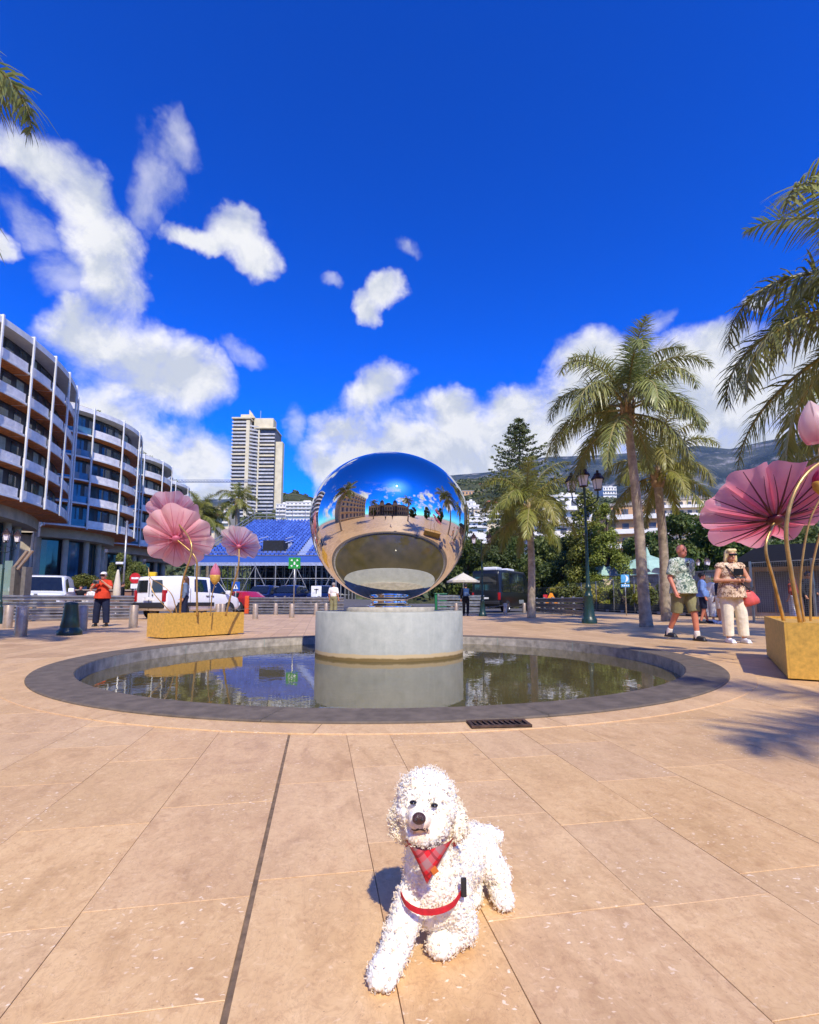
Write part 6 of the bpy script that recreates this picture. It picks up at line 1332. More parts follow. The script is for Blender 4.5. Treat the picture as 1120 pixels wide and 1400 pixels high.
def person(label, loc, rz=0.0, h_=1.75, pose=None, fat=1.0, skin=SKIN, top=None, sleeve=0.45, bottom=None, leg=1.0, shoes=None, hair=None, hair_style='short', hat=None, shades=False, long_top=0.0, extra=None, vox=0.013, wide_leg=1.0, bag=None, socks=None):
    J = {k: Vector(v) for k, v in BASEJ.items()}; J.update({k: Vector(v) for k, v in (pose or {}).items()})
    o = thing('person', label, 'person', loc, rz, PEOPLE); s = h_ / 1.745; o.scale = (s, s, s); F_ = fat
    def body(mb, g=0.0, parts='all', arm=1.0, lg=1.0, wl=1.0):
        if parts in ('all', 'top'):
            mb.ell(J['chest'], (0.165 * F_ + g, 0.112 * F_ + g, 0.185 + g), 18, 12); mb.ell(J['waist'] + Vector((0, -0.02 * (F_ - 1) * 6, 0)), (0.145 * F_ ** 1.5 + g, 0.108 * F_ ** 1.6 + g, 0.17 + g), 18, 12)
            capsule(mb, J['shL'] * 0.97 + J['neck'] * 0.03, J['shR'], 0.062 + g, 0.062 + g)
            for s_ in 'LR': capsule(mb, J['neck'] + Vector((0, 0, -0.02)), J['sh' + s_], 0.055 + g, 0.055 + g)
        if parts in ('all', 'top', 'bottom'): mb.ell(J['pelvis'], (0.158 * F_ ** 1.2 + g, 0.115 * F_ ** 1.2 + g, 0.13 + g), 18, 12)
        if parts in ('all', 'top'):
            for s_ in 'LR':
                a, e, w_ = J['sh' + s_], J['el' + s_], J['wr' + s_]; f = min(1, arm * 2); capsule(mb, a, a.lerp(e, f), 0.054 * F_ ** 0.6 + g, (0.054 - 0.012 * f) * F_ ** 0.6 + g * 1.5, flat=g > 0 and arm <= 0.5)
                if arm > 0.5: f = (arm - 0.5) * 2; capsule(mb, e, e.lerp(w_, f), 0.042 * F_ ** 0.5 + g, 0.042 - 0.014 * f + g, flat=g > 0)
        if parts in ('all', 'bottom'):
            for s_ in 'LR':
                a, e, w_ = J['hp' + s_], J['kn' + s_], J['an' + s_]; f = min(1, lg * 2); capsule(mb, a, a.lerp(e, f), 0.090 * F_ ** 0.8 + g, (0.090 - 0.030 * f) * F_ ** 0.6 + g * wl, flat=g > 0 and lg <= 0.55)
                if lg > 0.55: f = (lg - 0.5) * 2; capsule(mb, e, e.lerp(w_, f), 0.060 * F_ ** 0.5 + g * wl, (0.058 - 0.020 * f) + g * wl * 1.3, flat=g > 0)
    mb = MB(); body(mb); hd = J['head']; capsule(mb, J['neck'], hd + Vector((0, 0.01, -0.06)), 0.056, 0.054)
    mb.ell(hd + Vector((0, 0.01, 0.025)), (0.078, 0.098, 0.098), 18, 14); mb.ell(hd + Vector((0, -0.025, -0.055)), (0.058, 0.066, 0.062), 14, 10); capsule(mb, hd + Vector((0, -0.085, 0.01)), hd + Vector((0, -0.105, -0.025)), 0.010, 0.016, 8)
    for s_ in (-1, 1): mb.ell(hd + Vector((s_ * 0.078, 0.01, -0.005)), (0.014, 0.022, 0.032), 8, 6)
    for s_ in 'LR':
        an = J['an' + s_]; capsule(mb, an + Vector((0, 0.03, -0.045)), an + Vector((0, -0.13, -0.05)), 0.036, 0.034)
        w_, e = J['wr' + s_], J['el' + s_]; d = (w_ - e).normalized(); capsule(mb, w_, w_ + d * 0.075, 0.030, 0.034)
    me = remesh(mb, vox, 3); me.materials.append(skin); body_o = link('body', me, o)
    # five fingers on each hand, curled, joined to the same surface
    bm = bmesh.new(); bm.from_mesh(me); fm = MB()
    for s_, sg in (('L', -1), ('R', 1)):
        w_, e = J['wr' + s_], J['el' + s_]; d = (w_ - e).normalized(); side = d.cross(Vector((0, 1, 0.2))).normalized(); curl = side.cross(d).normalized() * -1
        for k in range(4):
            q = w_ + d * 0.085 + side * (0.024 - 0.016 * k); ln = (0.062, 0.07, 0.066, 0.05)[k]; p1 = q + d * ln * 0.5 + curl * 0.010; p2 = p1 + d * ln * 0.35 + curl * 0.028; fm.tube([q - d * 0.02, q + d * 0.01, p1, p2], [0.0095, 0.0095, 0.0085, 0.006], 7)
        q = w_ + d * 0.03 + side * 0.03; fm.tube([q - side * 0.015, q + side * 0.012 + d * 0.02, q + side * 0.016 + d * 0.05 + curl * 0.015], [0.012, 0.011, 0.007], 7)
    tmp = fm.mesh('fingers', skin, True); bm.from_mesh(tmp); bm.to_mesh(me); bm.free(); bpy.data.meshes.remove(tmp)
    fe = MB()
    if shades: fe.rbox(hd + Vector((0, -0.092, 0.018)), (0.145, 0.030, 0.042), 0.012); fe.build('sunglasses', mat('shades_black', (0.01, 0.008, 0.008), 0.15), o)
    else:
        for s_ in (-1, 1): fe.ell(hd + Vector((s_ * 0.030, -0.084, 0.018)), (0.011, 0.010, 0.008), 8, 6)
        fe.build('eyes', mat('eye_dark', (0.02, 0.015, 0.012), 0.3), body_o)
    fe = MB(); fe.ell(hd + Vector((0, -0.083, -0.058)), (0.024, 0.010, 0.007), 10, 6); fe.build('mouth', mat('lips', srgb(150, 80, 74), 0.5), body_o)
    if top:
        tb = MB(); body(tb, 0.020, 'top', sleeve)
        if long_top: tb.lathe([(0.001, 0.16), (0.15 * F_ ** 1.4 + 0.03, 0.16), (0.175 * F_ ** 1.3 + 0.03, 0.0), (0.185 * F_ ** 1.3 + 0.035, -long_top), (0.001, -long_top)], 18, c=J['pelvis'])
        link('top', remesh(tb, vox, 2, 0.5), o).data.materials.append(top)
    if bottom:
        tb = MB(); body(tb, 0.022, 'bottom', lg=leg, wl=wide_leg); link('trousers' if leg > 0.7 else 'shorts', remesh(tb, vox, 2, 0.5), o).data.materials.append(bottom)
    if socks:
        for s_ in 'LR': an = J['an' + s_]; tb = MB(); tb.s = True; capsule(tb, an + Vector((0, 0.0, -0.03)), an + (J['kn' + s_] - an) * 0.16, 0.048, 0.050); tb.build('sock', socks, o)
    if shoes:
        for s_ in 'LR':
            an = J['an' + s_]; tb = MB(); capsule(tb, an + Vector((0, 0.035, -0.042)), an + Vector((0, -0.135, -0.048)), 0.046, 0.042); capsule(tb, an + Vector((0, 0.03, -0.01)), an + Vector((0, -0.03, -0.03)), 0.045, 0.045)
            tb.box(an + Vector((0, -0.05, -0.072)), (0.085, 0.27, 0.022)); link('shoe', remesh(tb, 0.010, 3), o).data.materials.append(shoes)
    if hair:
        tb = MB(); g = 0.014
        tb.ell(hd + Vector((0, 0.022, 0.042)), (0.082 + g, 0.092 + g, 0.088 + g), 18, 12)
        if hair_style == 'bob':
            for s_ in (-1, 1): capsule(tb, hd + Vector((s_ * 0.07, 0.0, 0.05)), hd + Vector((s_ * 0.088, 0.015, -0.085)), 0.038, 0.035)
            capsule(tb, hd + Vector((0, 0.06, 0.04)), hd + Vector((0, 0.075, -0.09)), 0.075, 0.06); capsule(tb, hd + Vector((-0.05, -0.055, 0.10)), hd + Vector((0.05, -0.055, 0.10)), 0.035, 0.035)
        if hair_style == 'long':
            capsule(tb, hd + Vector((0, 0.06, 0.03)), hd + Vector((0, 0.10, -0.30)), 0.080, 0.06)
            for s_ in (-1, 1): capsule(tb, hd + Vector((s_ * 0.07, 0.02, 0.04)), hd + Vector((s_ * 0.10, 0.03, -0.24)), 0.035, 0.03)
        hm = remesh(tb, 0.010, 2); V, _ = mesh_np(hm); bm = bmesh.new(); bm.from_mesh(hm)
        kill = [v for v in bm.verts if v.co.y < hd.y - 0.055 and v.co.z < hd.z + (0.062 if hair_style != 'bob' else 0.055) and abs(v.co.x - hd.x) < 0.075]
        bmesh.ops.delete(bm, geom=kill, context='VERTS'); bm.to_mesh(hm); bm.free(); hm.materials.append(hair); link('hair', hm, o)
    if hat:
        tb = MB(); tb.s = True; tb.ell(hd + Vector((0, 0.012, 0.075)), (0.092, 0.108, 0.065), 18, 10); tb.build('cap', hat, o); tb = MB(); tb.s = True; tb.ell(hd + Vector((0, -0.11, 0.062)), (0.07, 0.075, 0.012), 14, 6); tb.build('peak', hat, o)
    if extra: extra(o, J)
    return o
def cloth(name, c, c2=None, rough=0.85, scale=6, var=0.1): return mat(name, c, rough, var=var, scale=scale, bump=0.5, bscale=14, bdist=0.02, col2=c2, spec=0.2)
def pattern(name, cols, scale, dist=1.5):
    m = bpy.data.materials.new(name); m.use_nodes = True; t = NT(m.node_tree); p = t.n['Principled BSDF']; tcn = t.node('ShaderNodeTexCoord')
    st = [(0.30 + 0.40 * i / (len(cols) - 1), c) for i, c in enumerate(cols)]; t.l.new(t.ramp(t.noise(tcn.outputs['Object'], scale, 3, 0.5, dist), st, 'CONSTANT'), p.inputs['Base Color']); p.inputs['Roughness'].default_value = 0.85
    bn = t.node('ShaderNodeBump'); bn.inputs['Strength'].default_value = 0.5; bn.inputs['Distance'].default_value = 0.02; t.l.new(t.noise(tcn.outputs['Object'], 12, 3, 0.5), bn.inputs['Height']); t.l.new(bn.outputs[0], p.inputs['Normal']); return m
C_RED = cloth('orange_red_cotton', srgb(206, 66, 40)); C_NAVY = cloth('navy_cotton', srgb(34, 40, 62)); C_KHAKI = cloth('olive_khaki', srgb(138, 134, 98)); C_WHITE = cloth('white_cotton', srgb(236, 230, 220)); C_DENIM = cloth('denim_blue', srgb(104, 120, 144)); C_BLACK = cloth('black_cloth', srgb(26, 27, 32))
C_CREAM = cloth('cream_linen', srgb(236, 224, 198)); C_SUIT = cloth('charcoal_suit', srgb(44, 46, 54)); C_LBLUE = cloth('pale_blue_shirt', srgb(130, 160, 212), srgb(96, 124, 190)); C_TAN = cloth('tan_chino', srgb(190, 170, 136))
C_SHIRT = pattern('leaf_print_shirt', [srgb(70, 92, 84), srgb(150, 164, 142), srgb(216, 220, 204), srgb(120, 140, 124)], 11, 2.5); C_ANIM = pattern('animal_print_blouse', [srgb(120, 90, 70), srgb(206, 176, 144), srgb(226, 204, 176), srgb(150, 116, 92)], 20, 1.2)
H_GREY = mat('hair_grey', srgb(150, 140, 130), 0.7); H_BLOND = mat('hair_blond', srgb(232, 208, 150), 0.55, var=0.15, scale=20, bump=0.5, bscale=40); H_BROWN = mat('hair_brown', srgb(84, 58, 42), 0.6); H_DARK = mat('hair_dark', srgb(38, 30, 28), 0.6); H_RED = mat('hair_auburn', srgb(150, 62, 36), 0.6)
SH_BLK = mat('black_shoe', (0.015, 0.015, 0.017), 0.5); SH_WHT = mat('white_shoe', srgb(230, 232, 236), 0.5); M_WOODF = M_TRIM
STRAP = mat('black_strap', (0.02, 0.018, 0.02), 0.6)
# walking man in a leaf print shirt
wp = at(935, 822, 9.85); wp.z = 0.0
def glasses_on_shirt(o, J): mb = MB(); mb.rbox(J['chest'] + Vector((0.0, -0.150, 0.06)), (0.05, 0.02, 0.07), 0.008); mb.build('hung_sunglasses', STRAP, o)
person('walking man with a leaf print shirt, khaki shorts and black trainers', wp, R(14), 1.86, dict(pelvis=(0, 0, 0.94), knL=(-0.08, 0.10, 0.50), anL=(-0.10, 0.30, 0.13), knR=(0.10, -0.12, 0.51), anR=(0.12, -0.14, 0.085), elL=(-0.25, 0.03, 1.13), wrL=(-0.24, -0.08, 0.88), elR=(0.25, 0.08, 1.14), wrR=(0.26, 0.06, 0.90), head=(-0.01, -0.03, 1.615)),
       1.07, SKIN2, C_SHIRT, 0.42, C_KHAKI, 0.50, SH_BLK, None, 'short', long_top=0.10, extra=glasses_on_shirt, vox=0.011, wide_leg=1.8, socks=C_WHITE)
# woman with the red shoulder bag
wp = at(1001, 822, 9.25); wp.z = 0.0
def woman_bits(o, J):
    mb = MB(); mb.s = True; mb.tube(smooth_path([(-0.13, -0.02, 1.47), (-0.08, -0.15, 1.34), (0.06, -0.20, 1.12), (0.22, -0.17, 0.98), (0.27, -0.10, 0.92)]), 0.012, 6); mb.build('bag_strap', STRAP, o)
    mb = MB(); mb.rbox((0.05, -0.185, 1.30), (0.17, 0.02, 0.12), 0.01); mb.build('camisole', C_BLACK, o)
w_ = person('blonde woman in sunglasses, animal print blouse and cream trousers reading phone', wp, R(-4), 1.71, dict(elL=(-0.29, -0.04, 1.15), wrL=(-0.06, -0.24, 1.14), elR=(0.30, -0.04, 1.15), wrR=(0.10, -0.25, 1.15), anL=(-0.10, 0.0, 0.085), anR=(0.16, -0.02, 0.085), knR=(0.13, -0.04, 0.5), head=(0.0, -0.05, 1.605)),
       1.11, SKIN, C_ANIM, 0.06, C_CREAM, 0.95, SH_WHT, H_BLOND, 'bob', shades=True, long_top=0.12, extra=woman_bits, vox=0.011, wide_leg=1.7)
ph = thing('phone', 'black phone held by the blonde woman', 'phone', w_.location + Vector((0.02, -0.30, 1.10))); mb = MB(); mb.rbox((0, 0, 0.06), (0.15, 0.02, 0.09), 0.006, M=Matrix.Rotation(R(-35), 4, 'X')); mb.build('case', M_BLACK, ph); mb = MB(); mb.box((0, 0.013, 0.06), (0.13, 0.002, 0.075), M=Matrix.Rotation(R(-35), 4, 'X')); mb.build('screen', M_AGL, ph)
bg = thing('shoulder_bag', 'coral red leather shoulder bag hanging at the blonde woman side', 'bag', w_.location + Vector((0.29, -0.12, 0.68)))
mb = MB(); mb.s = True; mb.lathe([(0.001, 0.0), (0.14, 0.01), (0.15, 0.08), (0.10, 0.22), (0.05, 0.27), (0.001, 0.275)], 18, M=Matrix.Rotation(R(-18), 4, 'Y') @ Matrix.Diagonal((1, 0.55, 1, 1))); mb.build('pouch', mat('coral_leather', srgb(206, 84, 76), 0.5, var=0.12, scale=10, bump=0.4, bscale=20), bg)
mb = MB(); mb.s = True; mb.tube(smooth_path([(-0.02, -0.02, 0.25), (0.02, -0.03, 0.33), (-0.06, -0.03, 0.30)]), 0.010, 6); mb.build('handle', STRAP, bg)
# man in red taking a photograph
wp = at(140, 822, 15.3); wp.z = 0
cam_man = person('man in an orange red shirt and white cap holding a camera', wp, R(8), 1.63, dict(elL=(-0.29, -0.14, 1.22), wrL=(-0.10, -0.24, 1.40), elR=(0.29, -0.14, 1.22), wrR=(0.11, -0.24, 1.40), anL=(-0.17, 0.02, 0.085), anR=(0.16, 0.0, 0.085), knL=(-0.14, -0.02, 0.5), knR=(0.14, -0.02, 0.5)), 1.14, SKIN, C_RED, 0.40, C_NAVY, 0.97, SH_BLK, H_GREY, 'short', C_WHITE, True, 0.06, vox=0.013, wide_leg=1.9)
co = thing('camera_in_hands', 'small silver camera raised by the man in red', 'camera', cam_man.location + Vector((0.0, -0.36, 1.27))); mb = MB(); mb.rbox((0, 0, 0.04), (0.16, 0.06, 0.10), 0.015); mb.build('camera_body', M_RIM, co); mb = MB(); mb.lathe([(0.035, 0.0), (0.035, 0.06), (0.0, 0.06)], 14, M=Matrix.Translation((0, -0.03, 0.04)) @ Matrix.Rotation(R(90), 4, 'X')); mb.build('lens', M_BLACK, co)
wp = at(253, 822, 18.2); wp.z = 0
person('woman in a denim jacket walking past the white van', wp, R(-70), 1.64, dict(elL=(-0.22, 0.06, 1.14), wrL=(-0.2, -0.12, 0.95)), 1.0, SKIN, C_DENIM, 0.95, C_NAVY, 0.97, SH_BLK, H_BROWN, 'long', shades=True, wide_leg=1.5)
wp = at(456, 822, 26.5); wp.z = 0
person('man in a white shirt and khaki trousers behind the plinth', wp, R(165), 1.72, None, 1.08, SKIN, C_WHITE, 0.45, C_KHAKI, 0.97, SH_BLK, H_GREY, wide_leg=1.8)
wp = at(637, 822, 26.5); wp.z = 0
bpk = person('person in dark clothes with a blue backpack by the lamp', wp, R(170), 1.66, dict(anL=(-0.10, 0.10, 0.085), anR=(0.12, -0.06, 0.085), elL=(-0.28, -0.08, 1.2), wrL=(-0.25, -0.25, 1.3)), 1.0, SKIN, C_BLACK, 0.9, C_BLACK, 0.97, SH_BLK, H_DARK)
bk = thing('backpack', 'blue backpack worn by the person in dark clothes', 'backpack', bpk.location + Vector((0.0, -0.19, 1.0))); mb = MB(); mb.rbox((0, 0, 0.2), (0.30, 0.17, 0.42), 0.06); mb.build('bag_body', cloth('backpack_blue', srgb(46, 74, 120)), bk); mb = MB(); mb.rbox((0, -0.10, 0.12), (0.22, 0.08, 0.2), 0.03); mb.build('front_pocket', cloth('backpack_grey', srgb(80, 100, 130)), bk)
wp = at(961, 822, 17.4); wp.z = 0
person('person in a pale blue shirt and navy shorts beyond the couple', wp, R(65), 1.73, dict(anL=(-0.08, 0.10, 0.085), anR=(0.10, -0.12, 0.085)), 1.08, SKIN2, C_LBLUE, 0.95, C_NAVY, 0.50, SH_BLK, H_DARK, wide_leg=1.6, long_top=0.05)
wp = at(970, 822, 18.2); wp.z = 0
person('person in white trousers half hidden behind the blue shirt', wp, R(120), 1.66, None, 1.0, SKIN, C_WHITE, 0.9, C_WHITE, 0.85, SH_WHT, H_BLOND, 'bob', wide_leg=1.8)
wp = at(984, 822, 17.0); wp.z = 0
person('person in a dark top and shorts hidden behind the blonde woman', wp, R(-100), 1.6, None, 1.0, SKIN, C_NAVY, 0.5, C_WHITE, 0.45, SH_WHT, H_BROWN)
wp = at(1107, 822, 18.0); wp.z = 0
def tie(o, J): 
    mb = MB(); mb.add([(-0.035, -0.142, 1.46), (0.035, -0.142, 1.46), (0.07, -0.158, 1.12), (0.02, -0.158, 1.10)], [(0, 1, 2, 3)]); mb.build('shirt_front', C_WHITE, o); mb = MB(); mb.add([(-0.012, -0.150, 1.44), (0.014, -0.150, 1.44), (0.055, -0.166, 1.15), (0.03, -0.166, 1.13)], [(0, 1, 2, 3)]); mb.build('tie', cloth('grey_tie', srgb(120, 130, 150)), o)
person('man in a charcoal suit and tie with sunglasses by the fence', wp, R(10), 1.79, dict(elL=(-0.30, 0.0, 1.14), wrL=(-0.26, -0.10, 0.92), elR=(0.28, 0.0, 1.14), wrR=(0.12, -0.20, 1.0)), 1.16, SKIN, C_SUIT, 0.97, C_SUIT, 0.97, SH_BLK, H_DARK, shades=True, long_top=0.08, extra=tie)
wp = at(1085, 822, 19.0); wp.z = 0
person('woman with auburn hair and white trousers beside the suited man', wp, R(-150), 1.66, None, 1.0, SKIN, cloth('rust_top', srgb(170, 70, 50)), 0.6, C_WHITE, 0.97, SH_WHT, H_RED, 'long', wide_leg=2.0)
SEAT = dict(pelvis=(0, 0, 0.52), waist=(0, 0, 0.68), chest=(0, 0, 0.88), neck=(0, 0, 1.05), head=(0, -0.02, 1.195), shL=(-0.185, 0, 0.99), elL=(-0.25, -0.05, 0.74), wrL=(-0.15, -0.28, 0.66), shR=(0.185, 0, 0.99), elR=(0.25, -0.05, 0.74), wrR=(0.15, -0.28, 0.66), hpL=(-0.10, -0.02, 0.50), knL=(-0.13, -0.42, 0.50), anL=(-0.13, -0.40, 0.085), hpR=(0.10, -0.02, 0.50), knR=(0.13, -0.42, 0.50), anR=(0.13, -0.40, 0.085))
bn_ = at(114, 822, 28.5); bn_.z = 0; o = thing('terrace_bench', 'raised terrace bench behind the barrier where two people sit', 'bench', bn_)
mb = MB(); mb.box((0, 0.25, 0.68), (2.4, 0.6, 0.10)); mb.build('seat', M_STN, o); mb = MB(); mb.box((0, -0.1, 0.15), (2.6, 1.3, 0.30)); mb.build('platform', M_STN, o)
for x in (-1, 1): mb = MB(); mb.box((x, 0.25, 0.46), (0.12, 0.5, 0.34)); mb.build('leg', M_STN, o)
person('seated person in a black top on the terrace bench', bn_ + Vector((-0.28, 0.15, 0.30)), R(30), 1.72, SEAT, 1.05, SKIN2, C_BLACK, 0.2, C_NAVY, 0.97, SH_BLK, H_BROWN)
person('seated person in a white top on the terrace bench', bn_ + Vector((0.32, 0.15, 0.30)), R(-10), 1.62, SEAT, 1.0, SKIN, C_WHITE, 0.5, C_WHITE, 0.97, SH_WHT, H_GREY)
wp = at(166, 822, 29.5); wp.z = 0
person('standing person in dark clothes beside the closed parasol', wp + Vector((0, 0, 0.0)), R(120), 1.85, None, 1.05, SKIN, C_BLACK, 0.9, C_BLACK, 0.97, SH_BLK, H_DARK)
for x, y, rz_, tp_, lab in ((-1.3, -7.5, 160, C_WHITE, 'person in white standing behind the photographer, mirrored in the ball'), (1.4, -9.5, 200, C_NAVY, 'person in navy standing behind the photographer, mirrored in the ball')):
    person(lab, (x, y, 0), R(rz_), 1.72, None, 1.0, SKIN, tp_, 0.5, C_BLACK, 0.97, SH_BLK, H_BROWN)

# ---------------------------------------------------------------- the dog
def build_dog():
    o_loc = gp(592, 1262, SLAB_Z); o = thing('dog', 'curly white dog lying on the paving with a red tartan bandana', 'dog', o_loc); Q = lambda px, py, Y: at(px, py, Y) - o_loc
    FZ = SLAB_Z - o_loc.z
    def ground(v, r_): v.z = FZ + r_; return v
    mb = MB()
    def cap(a, b, ra, rb): capsule(mb, a, b, max(0.012, ra - 0.012), max(0.012, rb - 0.012), 14)
    skull = Q(583, 1089, 1.14); mb.ell(skull, (0.056, 0.050, 0.048), 18, 14); mb.ell(Q(583, 1107, 1.125), (0.058, 0.042, 0.038), 18, 12)
    muz = Q(573, 1122, 1.068); capsule(mb, Q(577, 1112, 1.105), muz, 0.030, 0.021); mb.ell(Q(577, 1138, 1.088), (0.029, 0.026, 0.018), 14, 10); capsule(mb, Q(588, 1126, 1.11), Q(583, 1140, 1.11), 0.036, 0.030)
    neck = Q(588, 1150, 1.16); cap(Q(585, 1115, 1.15), neck, 0.050, 0.056); chest = Q(592, 1195, 1.172); cap(neck, chest, 0.056, 0.070); low = Q(592, 1226, 1.178); cap(chest, low, 0.070, 0.066)
    mid = Q(622, 1180, 1.30); rump = Q(648, 1158, 1.42); cap(chest, mid, 0.068, 0.072); cap(low, mid, 0.062, 0.068); cap(mid, rump, 0.070, 0.064)
    # hind leg on the near side, hind foot tucked beside it, tail
    cap(Q(650, 1158, 1.40), Q(668, 1180, 1.355), 0.060, 0.046); pw = ground(Q(686, 1214, 1.318), 0.019); cap(Q(668, 1180, 1.355), pw + Vector((0, 0.03, 0.035)), 0.045, 0.036); cap(pw + Vector((-0.002, 0.03, 0.010)), pw + Vector((0.002, -0.014, 0.002)), 0.034, 0.031)
    pw2 = ground(Q(646, 1212, 1.325), 0.018); cap(Q(645, 1182, 1.38), pw2 + Vector((0, 0.02, 0.01)), 0.042, 0.033); cap(pw2 + Vector((0, 0.02, 0.004)), pw2 + Vector((-0.003, -0.012, 0)), 0.032, 0.028)
    cap(Q(650, 1148, 1.46), Q(668, 1140, 1.49), 0.030, 0.028); cap(Q(668, 1140, 1.49), Q(680, 1144, 1.50), 0.030, 0.024)
    # stretched front leg, folded front leg
    sh = Q(568, 1226, 1.160); el = Q(557, 1250, 1.135); wr = ground(Q(535, 1292, 1.095), 0.028); pa = ground(Q(523, 1310, 1.060), 0.021)
    cap(sh, el, 0.046, 0.040); cap(el, wr, 0.040, 0.035); cap(wr, pa, 0.035, 0.036)
    sh2 = Q(617, 1222, 1.165); el2 = ground(Q(629, 1248, 1.180), 0.038); pa2 = ground(Q(603, 1266, 1.146), 0.022)
    cap(sh2, el2, 0.050, 0.044); cap(el2, pa2 + Vector((0.015, 0.02, 0.004)), 0.044, 0.038); cap(pa2 + Vector((0.012, 0.02, 0.004)), pa2, 0.038, 0.037)
    me = remesh(mb, 0.0030, 8, 0.6); coat = bpy.data.materials.new('dog_coat'); coat.use_nodes = True; t = NT(coat.node_tree); p = t.n['Principled BSDF']; tcn = t.node('ShaderNodeTexCoord')
    st0 = t.vmath('LENGTH', t.vmath('SUBTRACT', tcn.outputs['Object'], tuple(Q(574, 1133, 1.060)))); c = t.ramp(t.noise(tcn.outputs['Object'], 60, 3, 0.5), [(0.35, srgb(255, 251, 242)), (0.65, srgb(250, 240, 220))])
    c = t.mix(t.math('MULTIPLY', t.smooth(t.math('ADD', st0, t.math('MULTIPLY', t.noise(tcn.outputs['Object'], 40, 3, 0.6), 0.02)), 0.048, 0.014), 0.6), c, srgb(210, 152, 100)); t.l.new(c, p.inputs['Base Color'])
    p.inputs['Roughness'].default_value = 0.9; p.inputs['Specular IOR Level'].default_value = 0.1; p.inputs['Subsurface Weight'].default_value = 0.35; p.inputs['Subsurface Radius'].default_value = (1.0, 0.9, 0.8); p.inputs['Subsurface Scale'].default_value = 0.004
    bn = t.node('ShaderNodeBump'); bn.inputs['Strength'].default_value = 0.5; bn.inputs['Distance'].default_value = 0.003; t.l.new(t.noise(tcn.outputs['Object'], 330, 3, 0.6, 1.5), bn.inputs['Height']); t.l.new(bn.outputs[0], p.inputs['Normal']); me.materials.append(coat)
    from mathutils import kdtree
    def curl_relief(m_, ncurl, seed, amp_fn):
        """every curl is a small spiral mound standing on the skin"""
        V_, N0 = mesh_np(m_); rng = np.random.default_rng(seed); ci = rng.choice(len(V_), min(ncurl, len(V_)), replace=False); kd = kdtree.KDTree(len(ci))
        for k, i in enumerate(ci): kd.insert(V_[i], k)
        kd.balance(); ph = rng.random(len(ci)) * 6.28; sg = rng.choice([-1, 1], len(ci)); hh = 0.6 + 0.8 * rng.random(len(ci)); out_ = np.zeros(len(V_)); 
        for i, v in enumerate(V_.tolist()):
            (c0, k0, d0), (c1, k1, d1) = kd.find_n(v, 2); n0 = N0[i]; rel = np.array(v) - V_[ci[k0]]; ax = np.cross(n0, (0.3, 0.5, 0.8)); ax /= np.linalg.norm(ax) + 1e-9; ay = np.cross(n0, ax)
            ang = math.atan2(rel @ ay, rel @ ax); f = d0 / (d0 + d1 + 1e-9) * 2; out_[i] = hh[k0] * (1 - f ** 2.2) + 0.35 * math.sin(sg[k0] * ang + ph[k0] + d0 * 900)
        V_ = V_ + N0 * (out_ * amp_fn(V_))[:, None]; m_.vertices.foreach_set('co', V_.ravel().astype(np.float32)); m_.update()
    mz = np.array(muz); hd_ = np.array(skull)
    def amp_body(V_): 
        dm = np.linalg.norm(V_ - mz, axis=1); dh = V_[:, 2] - hd_[2]; de = np.minimum(np.linalg.norm(V_ - np.array(Q(565, 1097, 1.09)), axis=1), np.linalg.norm(V_ - np.array(Q(594, 1101, 1.092)), axis=1)); return np.clip((dm - 0.012) / 0.03, 0.28, 1.0) * np.clip((de - 0.006) / 0.012, 0.05, 1) * (0.0037 + 0.0014 * np.clip(dh / 0.03, 0, 1)) 
    def grow(m_, fn): V_, N0 = mesh_np(m_); V_ = V_ + N0 * fn(V_)[:, None]; m_.vertices.foreach_set('co', V_.ravel().astype(np.float32)); m_.update()
    grow(me, lambda V_: np.clip((np.linalg.norm(V_ - mz, axis=1) - 0.02) / 0.03, 0, 1) * 0.0045 * (V_[:, 2] > FZ + 0.012)); curl_relief(me, 11500, 4, amp_body); link('body', me, o)
    eb = {}
    for nm, pts in (('l', [(551, 1100, 1.150, 0.010), (547, 1118, 1.150, 0.015), (549, 1134, 1.145, 0.014)]), ('r', [(617, 1100, 1.150, 0.010), (623, 1116, 1.145, 0.014), (625, 1134, 1.140, 0.014)])):
        em = MB(); q = [(Q(*p[:3]), p[3]) for p in pts]
        for (a, ra), (b, rb) in zip(q[:-1], q[1:]): capsule(em, a, b, ra, rb)
        m_ = remesh(em, 0.003, 5); m_.materials.append(mat('dog_ear_coat', srgb(250, 240, 218), 0.9, var=0.06, scale=20, spec=0.1)); grow(m_, lambda V_: np.full(len(V_), 0.005)); curl_relief(m_, 700, 6, lambda V_: np.full(len(V_), 0.0045)); link('ear', m_, o); eb[nm] = m_
    # curls: short helical locks standing on the skin
    def curls(src, n_, seed, ln, m_, name, keep=None, dens=None, lift=0.45):
        rng = np.random.default_rng(seed); V, N_ = mesh_np(src); src.calc_loop_triangles(); T = np.empty(len(src.loop_triangles) * 3, dtype=np.int32); src.loop_triangles.foreach_get('vertices', T); T = T.reshape(-1, 3)
        A_ = np.linalg.norm(np.cross(V[T[:, 1]] - V[T[:, 0]], V[T[:, 2]] - V[T[:, 0]]), axis=1); idx = rng.choice(len(T), n_, p=A_ / A_.sum())
        b = rng.random((n_, 2)); fl = b.sum(1) > 1; b[fl] = 1 - b[fl]; w0 = 1 - b.sum(1)
        P = V[T[idx, 0]] * w0[:, None] + V[T[idx, 1]] * b[:, :1] + V[T[idx, 2]] * b[:, 1:]; Nn = N_[T[idx, 0]] * w0[:, None] + N_[T[idx, 1]] * b[:, :1] + N_[T[idx, 2]] * b[:, 1:]; Nn /= np.linalg.norm(Nn, axis=1, keepdims=True)
        scale = np.ones(n_)
